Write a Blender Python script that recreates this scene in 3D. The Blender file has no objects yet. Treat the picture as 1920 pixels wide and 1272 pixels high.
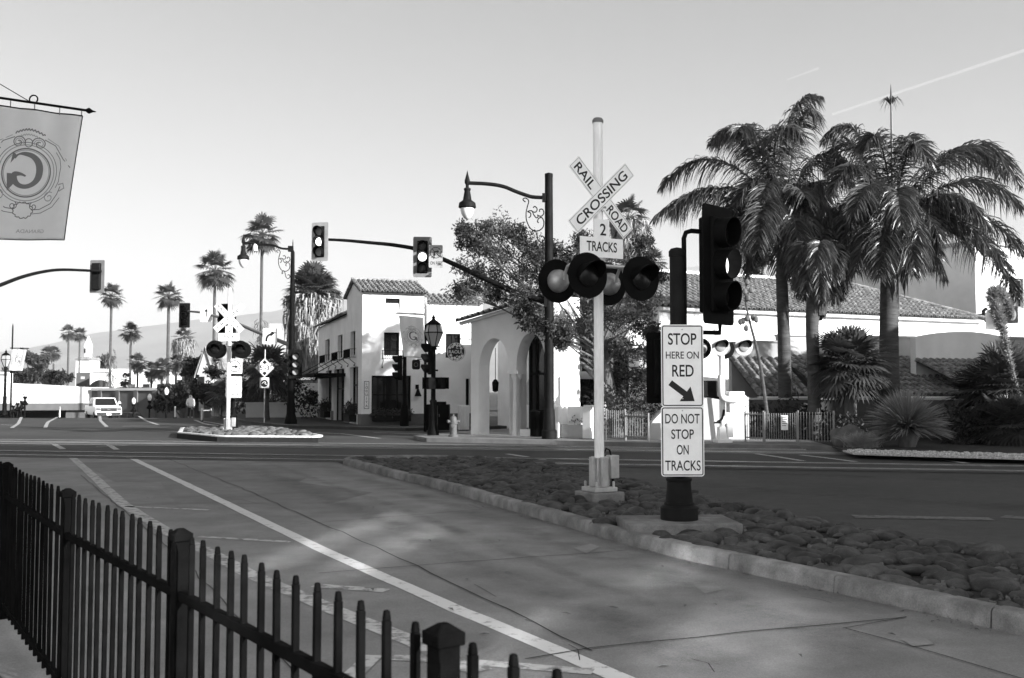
import bpy, math, random
import numpy as np
from mathutils import Vector, Matrix, noise
R = math.radians
rnd = random.Random(11)
npr = np.random.default_rng(11)
sc = bpy.context.scene
col = sc.collection
# ---------------------------------------------------------------- camera
F, CX, CY, CAMH, TILT = 1867.0, 960.0, 636.0, 1.6, R(3.035)
cd = bpy.data.cameras.new("camera"); cam = bpy.data.objects.new("camera", cd); col.objects.link(cam)
cd.sensor_width = 36.0; cd.lens = 35.0; cd.clip_start = 0.05; cd.clip_end = 20000
cam.location = (0, 0, CAMH); cam.rotation_euler = (math.pi / 2 + TILT, 0, 0)
cd.dof.use_dof = True; cd.dof.focus_distance = 11.5; cd.dof.aperture_fstop = 6.3
sc.camera = cam
# ---------------------------------------------------------------- sun, sky, exposure
SUN_AZ = (0.80, -0.60); SUN_EL = R(20)
w = bpy.data.worlds.new("World"); sc.world = w; w.use_nodes = True
wn, wl = w.node_tree.nodes, w.node_tree.links
wn.clear()
sky = wn.new("ShaderNodeTexSky"); sky.sky_type = 'NISHITA'; sky.sun_disc = False
sky.sun_elevation = SUN_EL; sky.sun_rotation = math.atan2(SUN_AZ[0], SUN_AZ[1])
sky.air_density = 1.0; sky.dust_density = 1.6; sky.ozone_density = 1.0
sep = wn.new("ShaderNodeSeparateColor")                 # black-and-white film behind a yellow filter
m1 = wn.new("ShaderNodeMath"); m1.operation = 'MULTIPLY'; m1.inputs[1].default_value = 0.55
m2 = wn.new("ShaderNodeMath"); m2.operation = 'MULTIPLY_ADD'; m2.inputs[1].default_value = 0.45
bg = wn.new("ShaderNodeBackground"); bg.inputs[1].default_value = 0.082
wo = wn.new("ShaderNodeOutputWorld")
wl.new(sky.outputs[0], sep.inputs[0]); wl.new(sep.outputs[0], m1.inputs[0]); wl.new(sep.outputs[1], m2.inputs[0])
wl.new(m1.outputs[0], m2.inputs[2]); wl.new(m2.outputs[0], bg.inputs[0]); wl.new(bg.outputs[0], wo.inputs[0])
sl = bpy.data.lights.new("sun", 'SUN'); sun = bpy.data.objects.new("sun", sl); col.objects.link(sun)
sl.energy = 4.4; sl.angle = R(0.53); sl.color = (1, 1, 1)
sdir = Vector((SUN_AZ[0] * math.cos(SUN_EL), SUN_AZ[1] * math.cos(SUN_EL), math.sin(SUN_EL)))
sun.rotation_euler = sdir.to_track_quat('Z', 'Y').to_euler()
vs = sc.view_settings; vs.view_transform = 'Standard'; vs.look = 'None'; vs.gamma = 1; vs.use_curve_mapping = False
vs.exposure = 1.37
cy = sc.cycles; cy.use_denoising = True; cy.denoiser = 'OPENIMAGEDENOISE'; cy.denoising_input_passes = 'RGB_ALBEDO_NORMAL'; cy.denoising_prefilter = 'ACCURATE'; cy.use_adaptive_sampling = False; cy.max_bounces = 8; cy.diffuse_bounces = 3; cy.glossy_bounces = 3
cy.transparent_max_bounces = 12; cy.sample_clamp_indirect = 8
# ---------------------------------------------------------------- pixel -> place helpers (photo is 1920 x 1272)
CT, ST = math.cos(TILT), math.sin(TILT)
def ray(px, py):
    u = (px - CX) / F; v = (CY - py) / F
    return Vector((u, CT - v * ST, ST + v * CT))
def at(px, py, Y):
    d = ray(px, py); t = Y / d.y
    return Vector((d.x * t, Y, CAMH + d.z * t))
def G(px, py, z=0.0):
    d = ray(px, py); t = (z - CAMH) / d.z
    return Vector((d.x * t, d.y * t, z))
def Zat(py, Y): return at(960, py, Y).z
def Xat(px, Y): return (px - CX) / F * Y * (1 / (CT - 0 * ST))
# ---------------------------------------------------------------- materials (the photograph is black and white: every colour is a grey)
M = {}
def mat(name, v, rough=0.8, var=0.0, scale=4.0, bump=0.0, bscale=30.0, metal=0.0, spec=0.3, lo=None, detail=6.0, trans=0.0, stretch=None, var2=0.0, scale2=0.6, emit=0.0, grain=0.0):
    m = bpy.data.materials.new(name); m.use_nodes = True
    N, L = m.node_tree.nodes, m.node_tree.links
    b = N["Principled BSDF"]; b.inputs["Roughness"].default_value = rough; b.inputs["Metallic"].default_value = metal
    b.inputs["Specular IOR Level"].default_value = spec
    b.inputs["Base Color"].default_value = (v, v, v, 1)
    tc = N.new("ShaderNodeTexCoord"); src = tc.outputs["Object"]
    if stretch:
        mp = N.new("ShaderNodeMapping"); mp.inputs["Scale"].default_value = stretch; L.new(src, mp.inputs[0]); src = mp.outputs[0]
    def nz(s, d=detail):
        n = N.new("ShaderNodeTexNoise"); n.inputs["Scale"].default_value = s; n.inputs["Detail"].default_value = d
        n.inputs["Roughness"].default_value = 0.62
        L.new(src, n.inputs["Vector"]); return n.outputs["Fac"]
    if var or var2:
        def ramp(f, amt):
            r = N.new("ShaderNodeMapRange"); r.inputs[1].default_value = 0.3; r.inputs[2].default_value = 0.7
            r.inputs[3].default_value = 1 - amt; r.inputs[4].default_value = 1 + amt; L.new(f, r.inputs[0]); return r.outputs[0]
        out = ramp(nz(scale), var)
        if var2:
            mm = N.new("ShaderNodeMath"); mm.operation = 'MULTIPLY'
            L.new(out, mm.inputs[0]); L.new(ramp(nz(scale2, 3), var2), mm.inputs[1]); out = mm.outputs[0]
        if grain:
            mm = N.new("ShaderNodeMath"); mm.operation = 'MULTIPLY'
            L.new(out, mm.inputs[0]); L.new(ramp(nz(95, 3), grain), mm.inputs[1]); out = mm.outputs[0]
        mv = N.new("ShaderNodeMath"); mv.operation = 'MULTIPLY'; mv.inputs[1].default_value = v
        L.new(out, mv.inputs[0]); L.new(mv.outputs[0], b.inputs["Base Color"])
    if bump:
        bp = N.new("ShaderNodeBump"); bp.inputs["Strength"].default_value = bump; bp.inputs["Distance"].default_value = 0.02
        L.new(nz(bscale), bp.inputs["Height"]); L.new(bp.outputs[0], b.inputs["Normal"])
    if trans:
        t = N.new("ShaderNodeBsdfTranslucent"); t.inputs[0].default_value = (v * 1.2, v * 1.2, v * 1.2, 1)
        mx = N.new("ShaderNodeMixShader"); mx.inputs[0].default_value = trans
        L.new(b.outputs[0], mx.inputs[1]); L.new(t.outputs[0], mx.inputs[2]); L.new(mx.outputs[0], N["Material Output"].inputs[0])
    if emit:
        b.inputs["Emission Color"].default_value = (1, 1, 1, 1); b.inputs["Emission Strength"].default_value = emit
    M[name] = m; return m
mat("asphalt", 0.042, 0.85, 0.25, 3.0, 0.25, 120, var2=0.28, scale2=0.22)
mat("asphalt_old", 0.045, 0.85, 0.2, 5.0, 0.2, 120, var2=0.3, scale2=0.3, grain=.25)
mat("asphalt_patch", 0.035, 0.8, 0.2, 5.0, 0.2, 120, var2=0.2, scale2=0.5)
mat("concrete_road", 0.168, 0.75, 0.2, 2.2, 0.2, 90, var2=0.28, scale2=0.33, spec=0.4, detail=12, grain=.22)
mat("concrete_patch", 0.14, 0.75, 0.2, 2.2, 0.2, 90, var2=0.25, scale2=0.4, detail=12, grain=.22)
mat("joint", 0.02, 0.9, 0.3, 10)
mat("patch_light", 0.20, 0.75, 0.2, 4, detail=12, grain=.2)
mat("kerb", 0.165, 0.85, 0.35, 5.0, 0.5, 40, var2=0.45, scale2=1.5, grain=.2)
mat("kerb_pale", 0.62, 0.85, 0.2, 5.0, 0.4, 40, var2=0.15, scale2=1.3)
mat("soil", 0.03, 0.95, 0.4, 9, 0.6, 30)
mat("pavement", 0.16, 0.85, 0.2, 3.0, 0.2, 60, var2=0.2)
mat("dark_pavement", 0.05, 0.85, 0.2, 3.0, 0.2, 60, var2=0.2)
mat("gravel", 0.45, 0.9, 0.6, 25, 0.8, 30)
mat("cobble_pale", 0.11, 0.8, 0.4, 7, 0.5, 22, var2=0.6, scale2=2.6)
mat("pebble", 0.085, 0.9, 0.8, 14, 0.4, 30)
mat("mortar", 0.022, 0.95, 0.3, 8, 0.5, 30)
mat("steel_rail", 0.35, 0.35, 0.2, 4, metal=1.0)
mat("cobble", 0.047, 0.8, 0.4, 7, 0.5, 22, var2=0.75, scale2=2.6, grain=.25)
mat("stucco_white", 0.85, 0.9, 0.06, 1.5, 0.3, 45, var2=0.09, scale2=0.4, grain=.05)
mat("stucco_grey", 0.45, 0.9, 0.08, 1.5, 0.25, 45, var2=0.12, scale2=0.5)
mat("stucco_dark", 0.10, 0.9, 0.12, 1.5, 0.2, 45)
mat("dado", 0.13, 0.85, 0.12, 3, 0.2, 40)
mat("tile", 0.22, 0.8, 0.6, 3.1, 0.3, 40, var2=0.35, scale2=9)
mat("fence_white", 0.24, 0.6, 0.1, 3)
mat("kerb_dark", 0.14, 0.85, 0.3, 5.0, 0.4, 40, var2=0.3, scale2=1.3)
mat("white_paint", 0.75, 0.5, 0.07, 3, 0.05, 60)
mat("mast_paint", 0.86, 0.45, 0.12, 2.2, 0.08, 60, stretch=(6, 6, 0.8), spec=0.5, var2=0.08, scale2=9)
mat("galvanised", 0.42, 0.45, 0.2, 6, 0.05, 60, metal=0.4)
mat("black_metal", 0.005, 0.6, 0.3, 5, 0.06, 80, spec=0.04)
mat("fence_black", 0.005, 0.8, 0.4, 9, 0.15, 90, spec=0.0)
mat("dark_metal", 0.010, 0.6, 0.4, 5, 0.06, 80, spec=0.08)
mat("grey_metal", 0.16, 0.5, 0.2, 5, 0.06, 80)
mat("sign_white", 0.86, 0.45, 0.05, 3, spec=0.4, var2=0.05, scale2=8)
mat("sign_black", 0.012, 0.5, spec=0.3)
mat("glass_dark", 0.012, 0.06, spec=0.7)
mat("glass_mirror", 0.9, 0.03, metal=1.0)
mat("lens_dark", 0.008, 0.3, spec=0.25)
mat("lens_grey", 0.30, 0.25, spec=0.6)
mat("lens_lit", 0.6, 0.3, emit=1.3)
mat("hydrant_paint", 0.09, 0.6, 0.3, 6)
mat("sign_white_shaded", 0.34, 0.5, 0.08, 3)  # white sign face with its shade put into the colour
mat("lamp_dome", 0.36, 0.4, 0.3, 6, metal=0.5)
mat("globe", 0.75, 0.25, spec=0.5)
mat("lantern_glass", 0.35, 0.2, spec=0.5)
mat("banner", 0.74, 0.85, 0.05, 8, 0.12, 200, trans=0.42)
mat("banner_ink", 0.17, 0.85, trans=0.2)
mat("banner_ink_light", 0.38, 0.85, trans=0.25)
mat("leaf", 0.036, 0.55, 0.5, 2.5, spec=0.35, trans=0.3)
mat("leaf_light", 0.062, 0.5, 0.7, 1.2, spec=0.3, trans=0.3)
mat("leaf_dark", 0.024, 0.6, 0.5, 2.5, spec=0.3, trans=0.2)
mat("frond", 0.068, 0.36, 0.7, 1.1, spec=0.6, trans=0.2)
mat("fan_leaf", 0.062, 0.38, 0.55, 1.2, spec=0.45, trans=0.25)
mat("dead_leaf", 0.30, 0.85, 0.5, 2.0, trans=0.15)
mat("palm_trunk", 0.075, 0.9, 0.35, 3, 0.6, 20, stretch=(1, 1, 5), var2=0.25, scale2=0.8)
mat("bark", 0.12, 0.9, 0.4, 5, 0.8, 18, stretch=(1, 1, 0.3))
mat("yucca", 0.22, 0.4, 0.3, 2, spec=0.5, trans=0.15)
mat("straw", 0.30, 0.8, 0.3, 3, trans=0.3)
mat("rock", 0.12, 0.9, 0.35, 4, 0.7, 12)
mat("hill", 0.20, 0.95, 0.3, 0.004, detail=10)
mat("car_white", 0.80, 0.25, spec=0.6)
mat("car_dark", 0.02, 0.25, spec=0.6)
mat("tyre", 0.015, 0.8)
mat("chrome", 0.5, 0.2, metal=1.0)
mat("headlight_lit", 0.8, 0.2, emit=2.5)
mat("skin", 0.30, 0.6)
mat("cloth_white", 0.75, 0.85)
mat("cloth_dark", 0.03, 0.85)
mat("hair", 0.02, 0.6)
mat("overpass_concrete", 0.62, 0.85, 0.08, 0.6, var2=0.08, scale2=0.15)
mat("block_wall", 0.12, 0.9, 0.15, 1.0)  # darkened: the retaining wall's shade is put into its colour
# worn road paint: paint flakes away through noise to the concrete beneath
def worn(name, vp, vg, cover):
    m = mat(name, vp, 0.8); N, L = m.node_tree.nodes, m.node_tree.links
    b = N["Principled BSDF"]; tc = N.new("ShaderNodeTexCoord")
    n = N.new("ShaderNodeTexNoise"); n.inputs["Scale"].default_value = 9; n.inputs["Detail"].default_value = 9; n.inputs["Roughness"].default_value = 0.7
    r = N.new("ShaderNodeMapRange"); r.inputs[1].default_value = cover; r.inputs[2].default_value = cover + 0.12
    r.inputs[3].default_value = vp; r.inputs[4].default_value = vg
    L.new(tc.outputs["Object"], n.inputs["Vector"]); L.new(n.outputs["Fac"], r.inputs[0]); L.new(r.outputs[0], b.inputs["Base Color"])
worn("road_paint", 0.55, 0.18, 0.56)
worn("road_paint_worn", 0.42, 0.16, 0.47)
worn("road_paint_far", 0.38, 0.07, 0.54)
worn("road_paint_faint", 0.13, 0.05, 0.48)
# ---------------------------------------------------------------- mesh builder
def rotz(a): return Matrix.Rotation(a, 4, 'Z')
class MB:
    def __init__(s): s.v = []; s.f = []
    def add(s, vs, fs, mx=None):
        b = len(s.v)
        s.v += [tuple(mx @ Vector(v)) if mx is not None else tuple(v) for v in vs]
        s.f += [tuple(i + b for i in f) for f in fs]; return s
    def box(s, c, d, rz=0.0, mx=None, top=(1, 1)):
        x, y, z = d[0] / 2, d[1] / 2, d[2] / 2; tx, ty = top
        vs = [(-x, -y, -z), (x, -y, -z), (x, y, -z), (-x, y, -z), (-x * tx, -y * ty, z), (x * tx, -y * ty, z), (x * tx, y * ty, z), (-x * tx, y * ty, z)]
        m = Matrix.Translation(c) @ (mx if mx is not None else rotz(rz))
        return s.add(vs, [(0, 3, 2, 1), (4, 5, 6, 7), (0, 1, 5, 4), (1, 2, 6, 5), (2, 3, 7, 6), (3, 0, 4, 7)], m)
    def tube(s, pts, r, n=8, cap=True, flat=1.0):
        pts = [Vector(p) for p in pts]; k = len(pts)
        rs = list(r) if isinstance(r, (list, tuple)) else [r] * k
        up = Vector((0, 0, 1)); vs = []; prev = None
        for i, p in enumerate(pts):
            t = (pts[min(i + 1, k - 1)] - pts[max(i - 1, 0)])
            t = t.normalized() if t.length > 1e-9 else Vector((0, 0, 1))
            if prev is None:
                a = up.cross(t)
                if a.length < 0.05: a = Vector((1, 0, 0)).cross(t)
                a.normalize()
            else:
                a = prev - t * prev.dot(t)
                a = a.normalized() if a.length > 1e-6 else Vector((1, 0, 0))
            prev = a; b = t.cross(a)
            for j in range(n):
                q = 2 * math.pi * j / n
                vs.append(p + (a * math.cos(q) + b * math.sin(q) * flat) * rs[i])
        fs = [(i * n + j, i * n + (j + 1) % n, (i + 1) * n + (j + 1) % n, (i + 1) * n + j) for i in range(k - 1) for j in range(n)]
        if cap: fs += [tuple(range(n))[::-1], tuple((k - 1) * n + j for j in range(n))]
        return s.add(vs, fs)
    def lathe(s, prof, n=16, o=(0, 0, 0), mx=None, arc=None):
        k = len(prof); vs = []
        for (r, z) in prof:
            for j in range(n):
                q = 2 * math.pi * j / n
                vs.append((r * math.cos(q), r * math.sin(q), z))
        fs = [(i * n + j, i * n + (j + 1) % n, (i + 1) * n + (j + 1) % n, (i + 1) * n + j) for i in range(k - 1) for j in range(n)]
        fs += [tuple(range(n))[::-1], tuple((k - 1) * n + j for j in range(n))]
        m = Matrix.Translation(o) @ (mx if mx is not None else Matrix())
        return s.add(vs, fs, m)
    def prism(s, poly, y0, y1, mx=None):            # polygon in x,z extruded along y (front = y0)
        n = len(poly)
        vs = [(x, y0, z) for x, z in poly] + [(x, y1, z) for x, z in poly]
        fs = [tuple(range(n)), tuple(range(2 * n - 1, n - 1, -1))] + [((i + 1) % n, i, n + i, n + (i + 1) % n) for i in range(n)]
        return s.add(vs, fs, mx)
    def slab(s, poly, z0, z1):                      # polygon in x,y extruded along z
        n = len(poly)
        vs = [(p[0], p[1], z1) for p in poly] + [(p[0], p[1], z0) for p in poly]
        fs = [tuple(range(n)), tuple(range(2 * n - 1, n - 1, -1))] + [((i + 1) % n, i, n + i, n + (i + 1) % n) for i in range(n)]
        return s.add(vs, fs)
    def quad(s, *p): return s.add(p, [tuple(range(len(p)))])
    def build(s, name, m, parent=None, world=False, angle=35, smooth=True, bevel=0.0):
        return build_np(name, np.array(s.v, dtype=np.float64).reshape(-1, 3), s.f, m, parent, world, angle, smooth, bevel)
def root_mx(o):
    return Matrix.Translation(o.location) @ Matrix.Rotation(o.rotation_euler.z, 4, 'Z')
def build_np(name, V, Fc, m, parent=None, world=False, angle=35, smooth=True, bevel=0.0):
    if world and parent is not None:
        p = parent; mx = root_mx(p)
        while p.parent is not None: p = p.parent; mx = root_mx(p) @ mx
        inv = np.array(mx.inverted()); V = V @ inv[:3, :3].T + inv[:3, 3]
    me = bpy.data.meshes.new(name)
    if isinstance(Fc, np.ndarray):
        k = Fc.shape[1]; nf = len(Fc)
        me.vertices.add(len(V)); me.vertices.foreach_set("co", V.astype(np.float32).ravel())
        me.loops.add(nf * k); me.loops.foreach_set("vertex_index", Fc.astype(np.int32).ravel())
        me.polygons.add(nf); me.polygons.foreach_set("loop_start", np.arange(0, nf * k, k, dtype=np.int32))
        me.update(calc_edges=True)
    else:
        me.from_pydata([tuple(v) for v in V], [], Fc)
    if smooth:
        me.polygons.foreach_set("use_smooth", [True] * len(me.polygons))
        if angle < 180: me.set_sharp_from_angle(angle=R(angle))
    me.materials.append(M[m]); me.update()
    o = bpy.data.objects.new(name, me); col.objects.link(o)
    if parent is not None: o.parent = parent
    if bevel:
        bv = o.modifiers.new("bevel", 'BEVEL'); bv.width = bevel; bv.segments = 2; bv.limit_method = 'ANGLE'; bv.angle_limit = R(40)
    return o
def tag(o, label, cat, group=None):
    o["label"] = label; o["category"] = cat
    if group: o["group"] = group
    return o
def struct(o): o["kind"] = "structure"; return o
def stuff(o): o["kind"] = "stuff"; return o
def thing(name, label, cat, loc=(0, 0, 0), rz=0.0, group=None):
    o = bpy.data.objects.new(name, None); o.empty_display_size = 0.2; col.objects.link(o)
    o.location = loc; o.rotation_euler = (0, 0, rz); return tag(o, label, cat, group)
def copy_tree(o, parent=None):
    c = o.copy(); col.objects.link(c)
    if parent is not None: c.parent = parent
    for ch in [x for x in bpy.data.objects if x.parent == o]: copy_tree(ch, c)
    return c
def dup(o, loc, rz, label):
    c = copy_tree(o); c.location = loc; c.rotation_euler = (0, 0, rz); c["label"] = label; return c
# lettering as a flat mesh in x,z (front = -y)
def text(s, h, width=None, bold=0.0, mirror=False, c=(0, 0, 0), rot=0.0, depth=0.0, sx=1.0):
    cu = bpy.data.curves.new("lettering", 'FONT'); cu.body = s; cu.size = 1.0; cu.offset = bold; cu.align_x = 'CENTER'
    to = bpy.data.objects.new("lettering", cu); col.objects.link(to)
    dg = bpy.context.evaluated_depsgraph_get(); me = bpy.data.meshes.new_from_object(to.evaluated_get(dg))
    V = np.array([v.co[:] for v in me.vertices]); Fs = [tuple(p.vertices) for p in me.polygons]
    bpy.data.objects.remove(to); bpy.data.curves.remove(cu); bpy.data.meshes.remove(me)
    lo, hi = V.min(0), V.max(0); V = V - (lo + hi) / 2
    k = h / (hi[1] - lo[1]); kx = (width / (hi[0] - lo[0])) if width else k * sx
    X = V[:, 0] * kx * (-1 if mirror else 1); Zz = V[:, 1] * k
    ca, sa = math.cos(rot), math.sin(rot)
    mb = MB(); vs = [(c[0] + x * ca - z * sa, c[1], c[2] + x * sa + z * ca) for x, z in zip(X, Zz)]
    mb.add(vs, Fs); return mb
def merge(*mbs):
    r = MB()
    for m in mbs: r.add(m.v, m.f)
    return r
def rrect(w, h, r, cx=0, cz=0, n=5):
    P = []
    for (sx, sz, a0) in ((1, 1, 0), (-1, 1, 90), (-1, -1, 180), (1, -1, 270)):
        for i in range(n + 1):
            a = R(a0 + 90 * i / n); P.append((cx + sx * (w / 2 - r) + r * math.cos(a), cz + sz * (h / 2 - r) + r * math.sin(a)))
    return P[::-1]
def ring(w, h, r, t, y0, y1, cx=0, cz=0):           # rounded rectangle outline
    a = rrect(w, h, r, cx, cz); b = rrect(w - 2 * t, h - 2 * t, max(r - t, 0.002), cx, cz); n = len(a); mb = MB()
    vs = [(x, y0, z) for x, z in a] + [(x, y0, z) for x, z in b]
    mb.add(vs, [(i, (i + 1) % n, n + (i + 1) % n, n + i) for i in range(n)]); return mb
def circ(r, n=24, cx=0, cz=0, sz=1.0): return [(cx + r * math.cos(-2 * math.pi * i / n), cz + r * sz * math.sin(-2 * math.pi * i / n)) for i in range(n)]
def hoop(r, t, y, n=32, cx=0, cz=0, sz=1.0):
    a, b = circ(r, n, cx, cz, sz), circ(r - t, n, cx, cz, sz * (r * sz - t) / ((r - t) * sz)); mb = MB()
    mb.add([(x, y, z) for x, z in a] + [(x, y, z) for x, z in b], [(i, (i + 1) % n, n + (i + 1) % n, n + i) for i in range(n)]); return mb
def bez(p0, p1, p2, n=12):
    p0, p1, p2 = Vector(p0), Vector(p1), Vector(p2)
    return [p0 * (1 - t) ** 2 + p1 * 2 * t * (1 - t) + p2 * t * t for t in [i / n for i in range(n + 1)]]
def smooth_pts(P, n=6):                              # Catmull-Rom through points
    P = [Vector(p) for p in P]; out = []
    for i in range(len(P) - 1):
        a, b, c, d = P[max(i - 1, 0)], P[i], P[i + 1], P[min(i + 2, len(P) - 1)]
        for j in range(n):
            t = j / n
            out.append(0.5 * ((2 * b) + (c - a) * t + (2 * a - 5 * b + 4 * c - d) * t * t + (3 * b - a - 3 * c + d) * t ** 3))
    out.append(P[-1]); return out
def inside(p, poly):
    x, y = p[0], p[1]; r = False; n = len(poly)
    for i in range(n):
        a, b = poly[i], poly[i - 1]
        if (a[1] > y) != (b[1] > y) and x < (b[0] - a[0]) * (y - a[1]) / (b[1] - a[1]) + a[0]: r = not r
    return r
# ================================================================ SETTING: ground, roads, kerbs, hills
def sstep(a, b, x):
    t = np.clip((x - a) / (b - a), 0, 1); return t * t * (3 - 2 * t)
RD = np.array([-0.47, 0.883]); RP = np.array([-25.0, 66.0])     # direction and a point of the street's centre line
def gz(X, Y):                                                    # the street dives under the railway bridge
    X = np.asarray(X, float); Y = np.asarray(Y, float)
    side = (X - RP[0]) * RD[1] - (Y - RP[1]) * RD[0]
    m = 1 - sstep(9.5, 12.0, np.abs(side))
    return -4.6 * sstep(59, 125, Y) * m * (1 - sstep(150, 175, Y))
gx = np.unique(np.concatenate([np.array([-8500, -3000, -1200, -500, -250, -160, -120]), np.arange(-95, 25, 1.5), np.array([30, 45, 70, 120, 250, 500, 1200, 3000, 8500])]))
gy = np.unique(np.concatenate([np.array([-300, -100, -40, -15]), np.arange(0, 60, 6.0), np.arange(56, 180, 2.0), np.array([200, 260, 400, 800, 1600, 3000, 4500, 9500])]))
XX, YY = np.meshgrid(gx, gy); ZZ = gz(XX, YY)
nX, nY = len(gx), len(gy)
V = np.stack([XX.ravel(), YY.ravel(), ZZ.ravel()], 1)
ii, jj = np.meshgrid(np.arange(nX - 1), np.arange(nY - 1)); b0 = (jj * nX + ii).ravel()
struct(build_np("ground", V, np.stack([b0, b0 + 1, b0 + nX + 1, b0 + nX], 1), "asphalt"))
def sheet(name, poly, z, m):
    mb = MB(); mb.quad(*[(p[0], p[1], z) for p in poly]); o = mb.build(name, m, smooth=False)
    bpyfix_up(o); return struct(o)
def bpyfix_up(o):
    if o.data.polygons and o.data.polygons[0].normal.z < 0: o.data.flip_normals()
def g2(*pts): return [G(*p) for p in pts]
# kerb line of the near median (road side), from the nose to beyond the frame's right edge
ML = [(-3.75, 22.1), (-2.49, 19.15), (-1.264, 16.5), (-0.36, 14.29), (1.0, 10.9), (1.585, 9.64), (2.21, 8.59), (3.02, 7.2), (3.42, 6.45), (5.0, 3.7), (6.8, 0.6), (8.0, -1.5)]
MR = [(-0.5, 22.4), (1.2, 19.6), (2.62, 14.4), (3.35, 12.2), (3.8, 10.9), (4.3, 10.0), (4.9, 8.9), (6.0, 6.6), (7.6, 3.6), (9.2, 0.6), (10.0, -1.5)]
# concrete carriageway between the railing and the median
RL = [(-13.6, 24.8)] + [(-24, 24.9), (-24, 16), (-9.0, 13.5), (-5.2, 8.6), (-3.0, 5.55), (-2.0, 4.1), (-1.0, 2.7), (0.2, 1.0), (2.0, -1.5), (8.0, -1.5)]
sheet("road", [(-4.4, 23.7), (-9, 24.5), (-13.6, 24.8)] + RL[1:] + ML[::-1], 0.006, "concrete_road")
# right-hand carriageway, older grey asphalt, and the darker strip along the rails
sheet("road", [(1.5, 20.0)] + MR[2:] + [(40, -1.5), (40, 17.5), (9.8, 19.2)], 0.005, "asphalt_old")
sheet("road", [(-16.5, 31.0), (-30, 34.5), (-30, 29.5), (-13.9, 26.6), (9.0, 21.8), (40, 15.2), (40, 19.5), (12, 25.2), (2, 27.8)], 0.004, "asphalt_patch")
# pour joints, cracks and repair patches of the concrete
def strip(mb, pts, wd, z):
    pts = [Vector((p[0], p[1], 0)) for p in pts]; L, Rr = [], []
    for i, p in enumerate(pts):
        t = (pts[min(i + 1, len(pts) - 1)] - pts[max(i - 1, 0)]).normalized(); n = Vector((-t.y, t.x, 0))
        ww = wd[i] if isinstance(wd, list) else wd
        L.append(p + n * ww / 2); Rr.append(p - n * ww / 2)
    b = len(mb.v); k = len(pts)
    mb.add([(p.x, p.y, z) for p in L] + [(p.x, p.y, z) for p in Rr], [(k + i, k + i + 1, i + 1, i) for i in range(k - 1)])
def wob(pts, amp=0.018, step=0.35):
    out = []
    for a, b in zip(pts[:-1], pts[1:]):
        a, b = Vector(a), Vector(b); n = max(1, int((b - a).length / step))
        for i in range(n):
            p = a.lerp(b, i / n); out.append(p + Vector((rnd.uniform(-amp, amp), rnd.uniform(-amp, amp), 0)))
    out.append(Vector(pts[-1])); return out
sheet("road_patch", g2((150, 868), (640, 866), (560, 905), (215, 905)), 0.009, "concrete_patch")
sheet("road_patch", g2((300, 905), (560, 905), (700, 925), (620, 945), (330, 945)), 0.0092, "concrete_patch")
jm = MB()
for pts, wd in [([(309, 859), (460, 920), (640, 1000), (781, 1063), (950, 1146), (1110, 1224)], 0.022),
                ([(560, 985), (905, 957)], 0.02), ([(600, 1078), (781, 1063), (1176, 1034)], 0.022),
                ([(990, 1239), (1105, 1218), (1400, 1189), (1699, 1161)], 0.022), ([(470, 930), (740, 917)], 0.014),
                ([(1590, 1182), (1920, 1278)], 0.018), ([(1699, 1161), (1580, 1182)], 0.016),
                ([(905, 957), (880, 948)], 0.012), ([(150, 892), (330, 1040), (560, 1272)], 0.016), ([(215, 900), (640, 880)], 0.010)]:
    strip(jm, wob(g2(*pts)), wd * .62, 0.0135)
struct(jm.build("road_joints", "joint", smooth=False))
cm = MB()                                             # hairline cracks
for (px, py, dx, dy) in [(1075, 1212, 12, 30), (1300, 1240, 40, 25), (420, 935, 60, 10), (880, 1100, 50, 22), (740, 900, 70, 6), (1500, 1120, 60, 14)]:
    strip(cm, wob(g2((px, py), (px + dx * .5, py + dy * .4), (px + dx, py + dy)), 0.04, 0.18), 0.006, 0.0125)
struct(cm.build("road_cracks", "joint", smooth=False))
# painted lines
lm = MB()
def line(pts, wd, z=0.010): strip(lm, pts, wd, z)
line(wob(g2((240, 857), (420, 943), (600, 1031), (860, 1146), (1133, 1261), (1240, 1308)), 0.006), 0.15)
struct(lm.build("lane_line", "road_paint", smooth=False))
lm = MB()
line(wob(g2((128, 852), (165, 885), (230, 946), (320, 1003), (412, 1047), (462, 1076), (600, 1135), (778, 1207), (900, 1262)), 0.006), 0.17)
line(g2((236, 951), (395, 958)), 0.10); line(g2((372, 1008), (545, 1018)), 0.10); line(g2((590, 1100), (725, 1110)), 0.14)
line(g2((735, 1236), (860, 1243), (1112, 1263)), 0.12, 0.0104); line(g2((700, 1232), (640, 1290)), 0.12, 0.0106)
line(g2((620, 866), (646, 867)), 0.35, 0.0108)
struct(lm.build("lane_line", "road_paint_worn", smooth=False))
lm = MB()
for a in [((98, 832), (118, 843)), ((197, 832), (219, 844)), ((40, 783), (34, 795), (22, 803)), ((107, 783), (90, 792), (84, 803)),
          ((187, 781), (188, 789), (200, 801)), ((260, 781), (275, 790), (296, 797)), ((0, 797), (26, 798)),
          ((365, 788), (382, 795), (420, 801)), ((378, 790), (420, 797)), ((1400, 849), (1460, 858), (1535, 870)), ((1500, 854), (1560, 861), (1628, 870)),
          ((1705, 857), (1780, 865), (1855, 876)), ((1890, 885), (1935, 888)), ((590, 812), (640, 814), (712, 823)), ((700, 812), (800, 815)),
          ((950, 852), (1010, 861), (1062, 874)), ((230, 800), (300, 799)), ((180, 838), (250, 836))]:
    line(wob(g2(*a), 0.01, 0.8), 0.16, 0.011)
struct(lm.build("lane_line", "road_paint_far", smooth=False)); lm = MB()
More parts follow.
